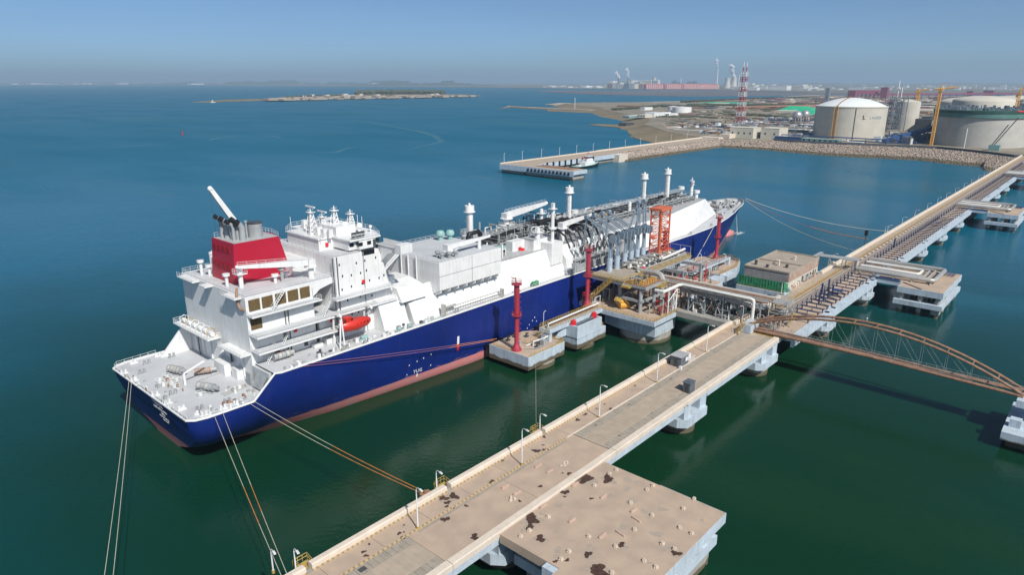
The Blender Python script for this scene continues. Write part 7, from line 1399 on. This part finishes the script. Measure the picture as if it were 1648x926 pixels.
cnt = 0
LAB = ['']
def farb(px, py, s, sz, k):
    c = far(px, py, 3); o = protos[k] if protos[k].location.length < 1 else dup(protos[k], c, LAB[0]); o['label'] = LAB[0]; o['group'] = LAB[0]; o.location = c; o.scale = (s, s * q.uniform(.5, 1.5), sz)
LAB[0] = 'small works building among the smoking stacks across the bay'
for i in range(70): farb(q.uniform(985, 1048), q.uniform(139.5, 142.5), q.uniform(20, 70), q.uniform(20, 60), q.choice((0, 1, 3, 4, 3)))
LAB[0] = 'tiny pale building on the far shore behind the striped stack'
for i in range(55): farb(q.uniform(1185, 1300), q.uniform(139, 145), q.uniform(20, 60), q.uniform(10, 40), q.choice((0, 0, 1, 2)))
LAB[0] = 'tiny pale building on the hazy plain behind the gas tanks'
for i in range(60): farb(q.uniform(1290, 1640), q.uniform(138, 145), q.uniform(20, 70), q.uniform(8, 26), q.choice((0, 0, 1, 2)))
LAB[0] = 'tiny pale building on the far shore left of the works'
for i in range(40): farb(q.uniform(860, 990), q.uniform(139.5, 141.5), q.uniform(30, 80), q.uniform(8, 22), q.choice((0, 0, 1, 2)))
LAB[0] = 'tiny building on the hazy coast along the horizon at left'
for i in range(60): farb(q.uniform(0, 760), q.uniform(135.2, 136.2) + 0, q.uniform(40, 160), q.uniform(12, 34), q.choice((0, 0, 1, 3)))
# wooded hills and the low island
def hills(name, pxa, py, h, seed, depth=2500, m='hill', n=60):
    q = random.Random(seed); rows = []
    ph = [q.uniform(0, 6.28) for _ in range(6)]
    for j in range(n + 1):
        px = lerp(pxa[0], pxa[1], j / n); p = PZ(px, py, 0); d = Vector((p.x, p.y, 0)).normalized(); e = min(1, 4 * (j / n), 4 * (1 - j / n)); u = j / n * 6.28
        hh = h * e * (.55 + .22 * math.sin(3 * u + ph[0]) + .14 * math.sin(7 * u + ph[1]) + .10 * math.sin(17 * u + ph[2]) + .06 * math.sin(31 * u + ph[3])) + 3
        rows.append([p + Vector((0, 0, 3)), p + d * depth * .2 + Vector((0, 0, hh * .5)), p + d * depth * .5 + Vector((0, 0, max(3, hh))), p + d * depth + Vector((0, 0, hh * .6)), p + d * depth * 1.5 + Vector((0, 0, 3))])
    mb = MB(); mb.loft(rows, True, False, False); return struct(name, mb, m)
hills('hills', (-60, 250), 135.2, 90, 1, 4000); hills('hills', (200, 760), 136.4, 130, 2, 4000, 'hill', 90); hills('hills', (560, 800), 138, 110, 3, 2500); hills('hills', (1060, 1140), 139.5, 110, 4, 1200); hills('hills', (1150, 1900), 137.5, 70, 5, 5000, 'land2', 90)
isl = [PZ(x, y, 0) for x, y in ((310, 165), (340, 164.4), (400, 162.5), (480, 160.5), (600, 158), (700, 157), (775, 154.5), (770, 153.6), (740, 152.5), (640, 152.5), (560, 153.5), (500, 156), (480, 158), (410, 161), (330, 163.6))]
mb = MB(); cpt = sum((Vector(p) for p in isl), Vector()) / len(isl); mb.loft([[(p.x, p.y, -1) for p in isl], [(p.x, p.y, 2.5) for p in isl], [(lerp(p.x, cpt.x, .12), lerp(p.y, cpt.y, .12), 6) for p in isl]]); struct('island', mb, 'sand')
grove('island_trees', 'dark trees along the back of the low island', [tuple(PZ(x, y, 0))[:2] for x, y in ((575, 153.8), (620, 152.8), (660, 152.6), (712, 152.8))], n=500, seed=8, h=16, s=(6, 16))
grove('island_scrub', 'scattered scrub on the pale island', [tuple(PZ(x, y, 0))[:2] for x, y in ((460, 159), (500, 156.4), (560, 155), (640, 155))], n=90, seed=9, h=3, s=(3, 7))
rs = MB(); q2 = random.Random(31)
for k in range(160):
    t = q2.random(); x = lerp(430, 760, t); y = lerp(161.5, 155.4, t) - q2.uniform(0, 3.4) * (1 - abs(t - .5)); p = PZ(x, y, 5); s = q2.uniform(8, 30); rs.box(p.x - s, p.x + s, p.y - s, p.y + s, 4, 6 + q2.uniform(1, 7))
o = struct('island_rocks', rs, 'pale', 'stuff'); p = PZ(342, 164.2, 3); mb = MB(); mb.cyl(p.x, p.y, 1, 11, 2.5, 8); mb.box(p.x - 9, p.x + 9, p.y - 6, p.y + 6, 1, 4); tag(obj('beacon', mb, 'cream', None, p), 'small white beacon on the left tip of the low island', 'beacon')
LAB[0] = 'tiny pale house on the low island'
for i in range(12): farb(q.uniform(470, 740), q.uniform(154, 156.5), q.uniform(8, 16), q.uniform(5, 10), q.choice((0, 1)))
by = thing('buoy', 'small red channel buoy alone on the open water at upper left', 'buoy', (465.5, 1097, 0)); mb = MB(); mb.cyl(465.5, 1097, -.5, 1.6, 1.8, 12); obj('float', mb, 'mred', by); mb = MB(); mb.cyl(465.5, 1097, 1.6, 6.5, .9, 8, .3); mb.box(464.8, 466.2, 1096.3, 1097.7, 6, 7.4); obj('topmark', mb, 'mred', by)
# faint current slicks on the open water
sm_ = bpy.data.materials.new('water_slick'); sm_.use_nodes = True; b_ = sm_.node_tree.nodes['Principled BSDF']; b_.inputs['Base Color'].default_value = (.16, .33, .40, 1); b_.inputs['Roughness'].default_value = .4; b_.inputs['Alpha'].default_value = .28
M['slick'] = sm_; mb = MB(); ln = 0
for pts, w0 in (([(520, 189), (560, 191), (600, 197), (640, 205), (675, 211), (700, 219), (711, 228), (690, 233), (660, 240), (620, 245)], 5), ([(330, 228), (350, 222), (375, 219), (385, 221)], 5), ([(140, 242), (200, 236), (260, 231), (300, 231)], 3.5), ([(0, 201), (60, 196), (140, 193), (230, 192)], 7), ([(480, 246), (540, 245), (560, 238), (585, 235)], 4), ([(740, 283), (775, 285), (805, 292)], 3), ([(220, 310), (260, 312), (292, 317)], 1.6), ([(405, 218), (440, 219), (455, 223)], 4)):
    P = [PZ(x, y, .03 + ln * .004) for x, y in pts]; ln += 1; Q = []
    for a, b in zip(P, P[1:]): Q += [a.lerp(b, k / 6) for k in range(6)]
    Q.append(P[-1]); L_, R_ = [], []
    for k, p in enumerate(Q): t = k / (len(Q) - 1); d = (Q[min(k + 1, len(Q) - 1)] - Q[max(k - 1, 0)]).normalized(); n_ = Vector((-d.y, d.x, 0)) * w0 * math.sin(PI * min(1, t + .02)) * rnd.uniform(.5, 1.3); L_.append(p + n_); R_.append(p - n_)
    mb.loft([L_, R_], False, False, False)
struct('water_slick', mb, 'slick')
# splash at the bow
mb = MB()
for k in range(34): a, r_ = rnd.uniform(0, 6.28), rnd.random() ** .6; mb.sheet(blob(353 + 6.5 * r_ * math.cos(a), 150 + 2.6 * r_ * math.sin(a), rnd.uniform(.3, 1.0) * (1.3 - r_), .04 + k * .002, 1.8, .8, 12, k))
tag(obj('foam_patch', mb, M['plume']), 'white patch of foam on the water under the ship bow', 'foam')
mb = MB(); mb.tube((350.6, 151.6, 12.4), (352, 150.4, 0), .07, 6, .22); tag(obj('water_jet', mb, M['plume']), 'thin jet of water falling from the bow into the foam', 'water jet')
# ---- air
hz = MB(); hz.box(-30000, 42000, -30000, 42000, -4, 320); o = struct('haze', hz, 'foam', 'stuff'); hm = bpy.data.materials.new('haze'); hm.use_nodes = True; n = hm.node_tree.nodes; n.clear(); ou = n.new('ShaderNodeOutputMaterial'); pv = n.new('ShaderNodeVolumePrincipled'); pv.inputs['Color'].default_value = (.58, .80, 1, 1); pv.inputs['Density'].default_value = 7.5e-5; pv.inputs['Anisotropy'].default_value = .08; hm.node_tree.links.new(pv.outputs[0], ou.inputs['Volume']); o.data.materials.clear(); o.data.materials.append(hm)
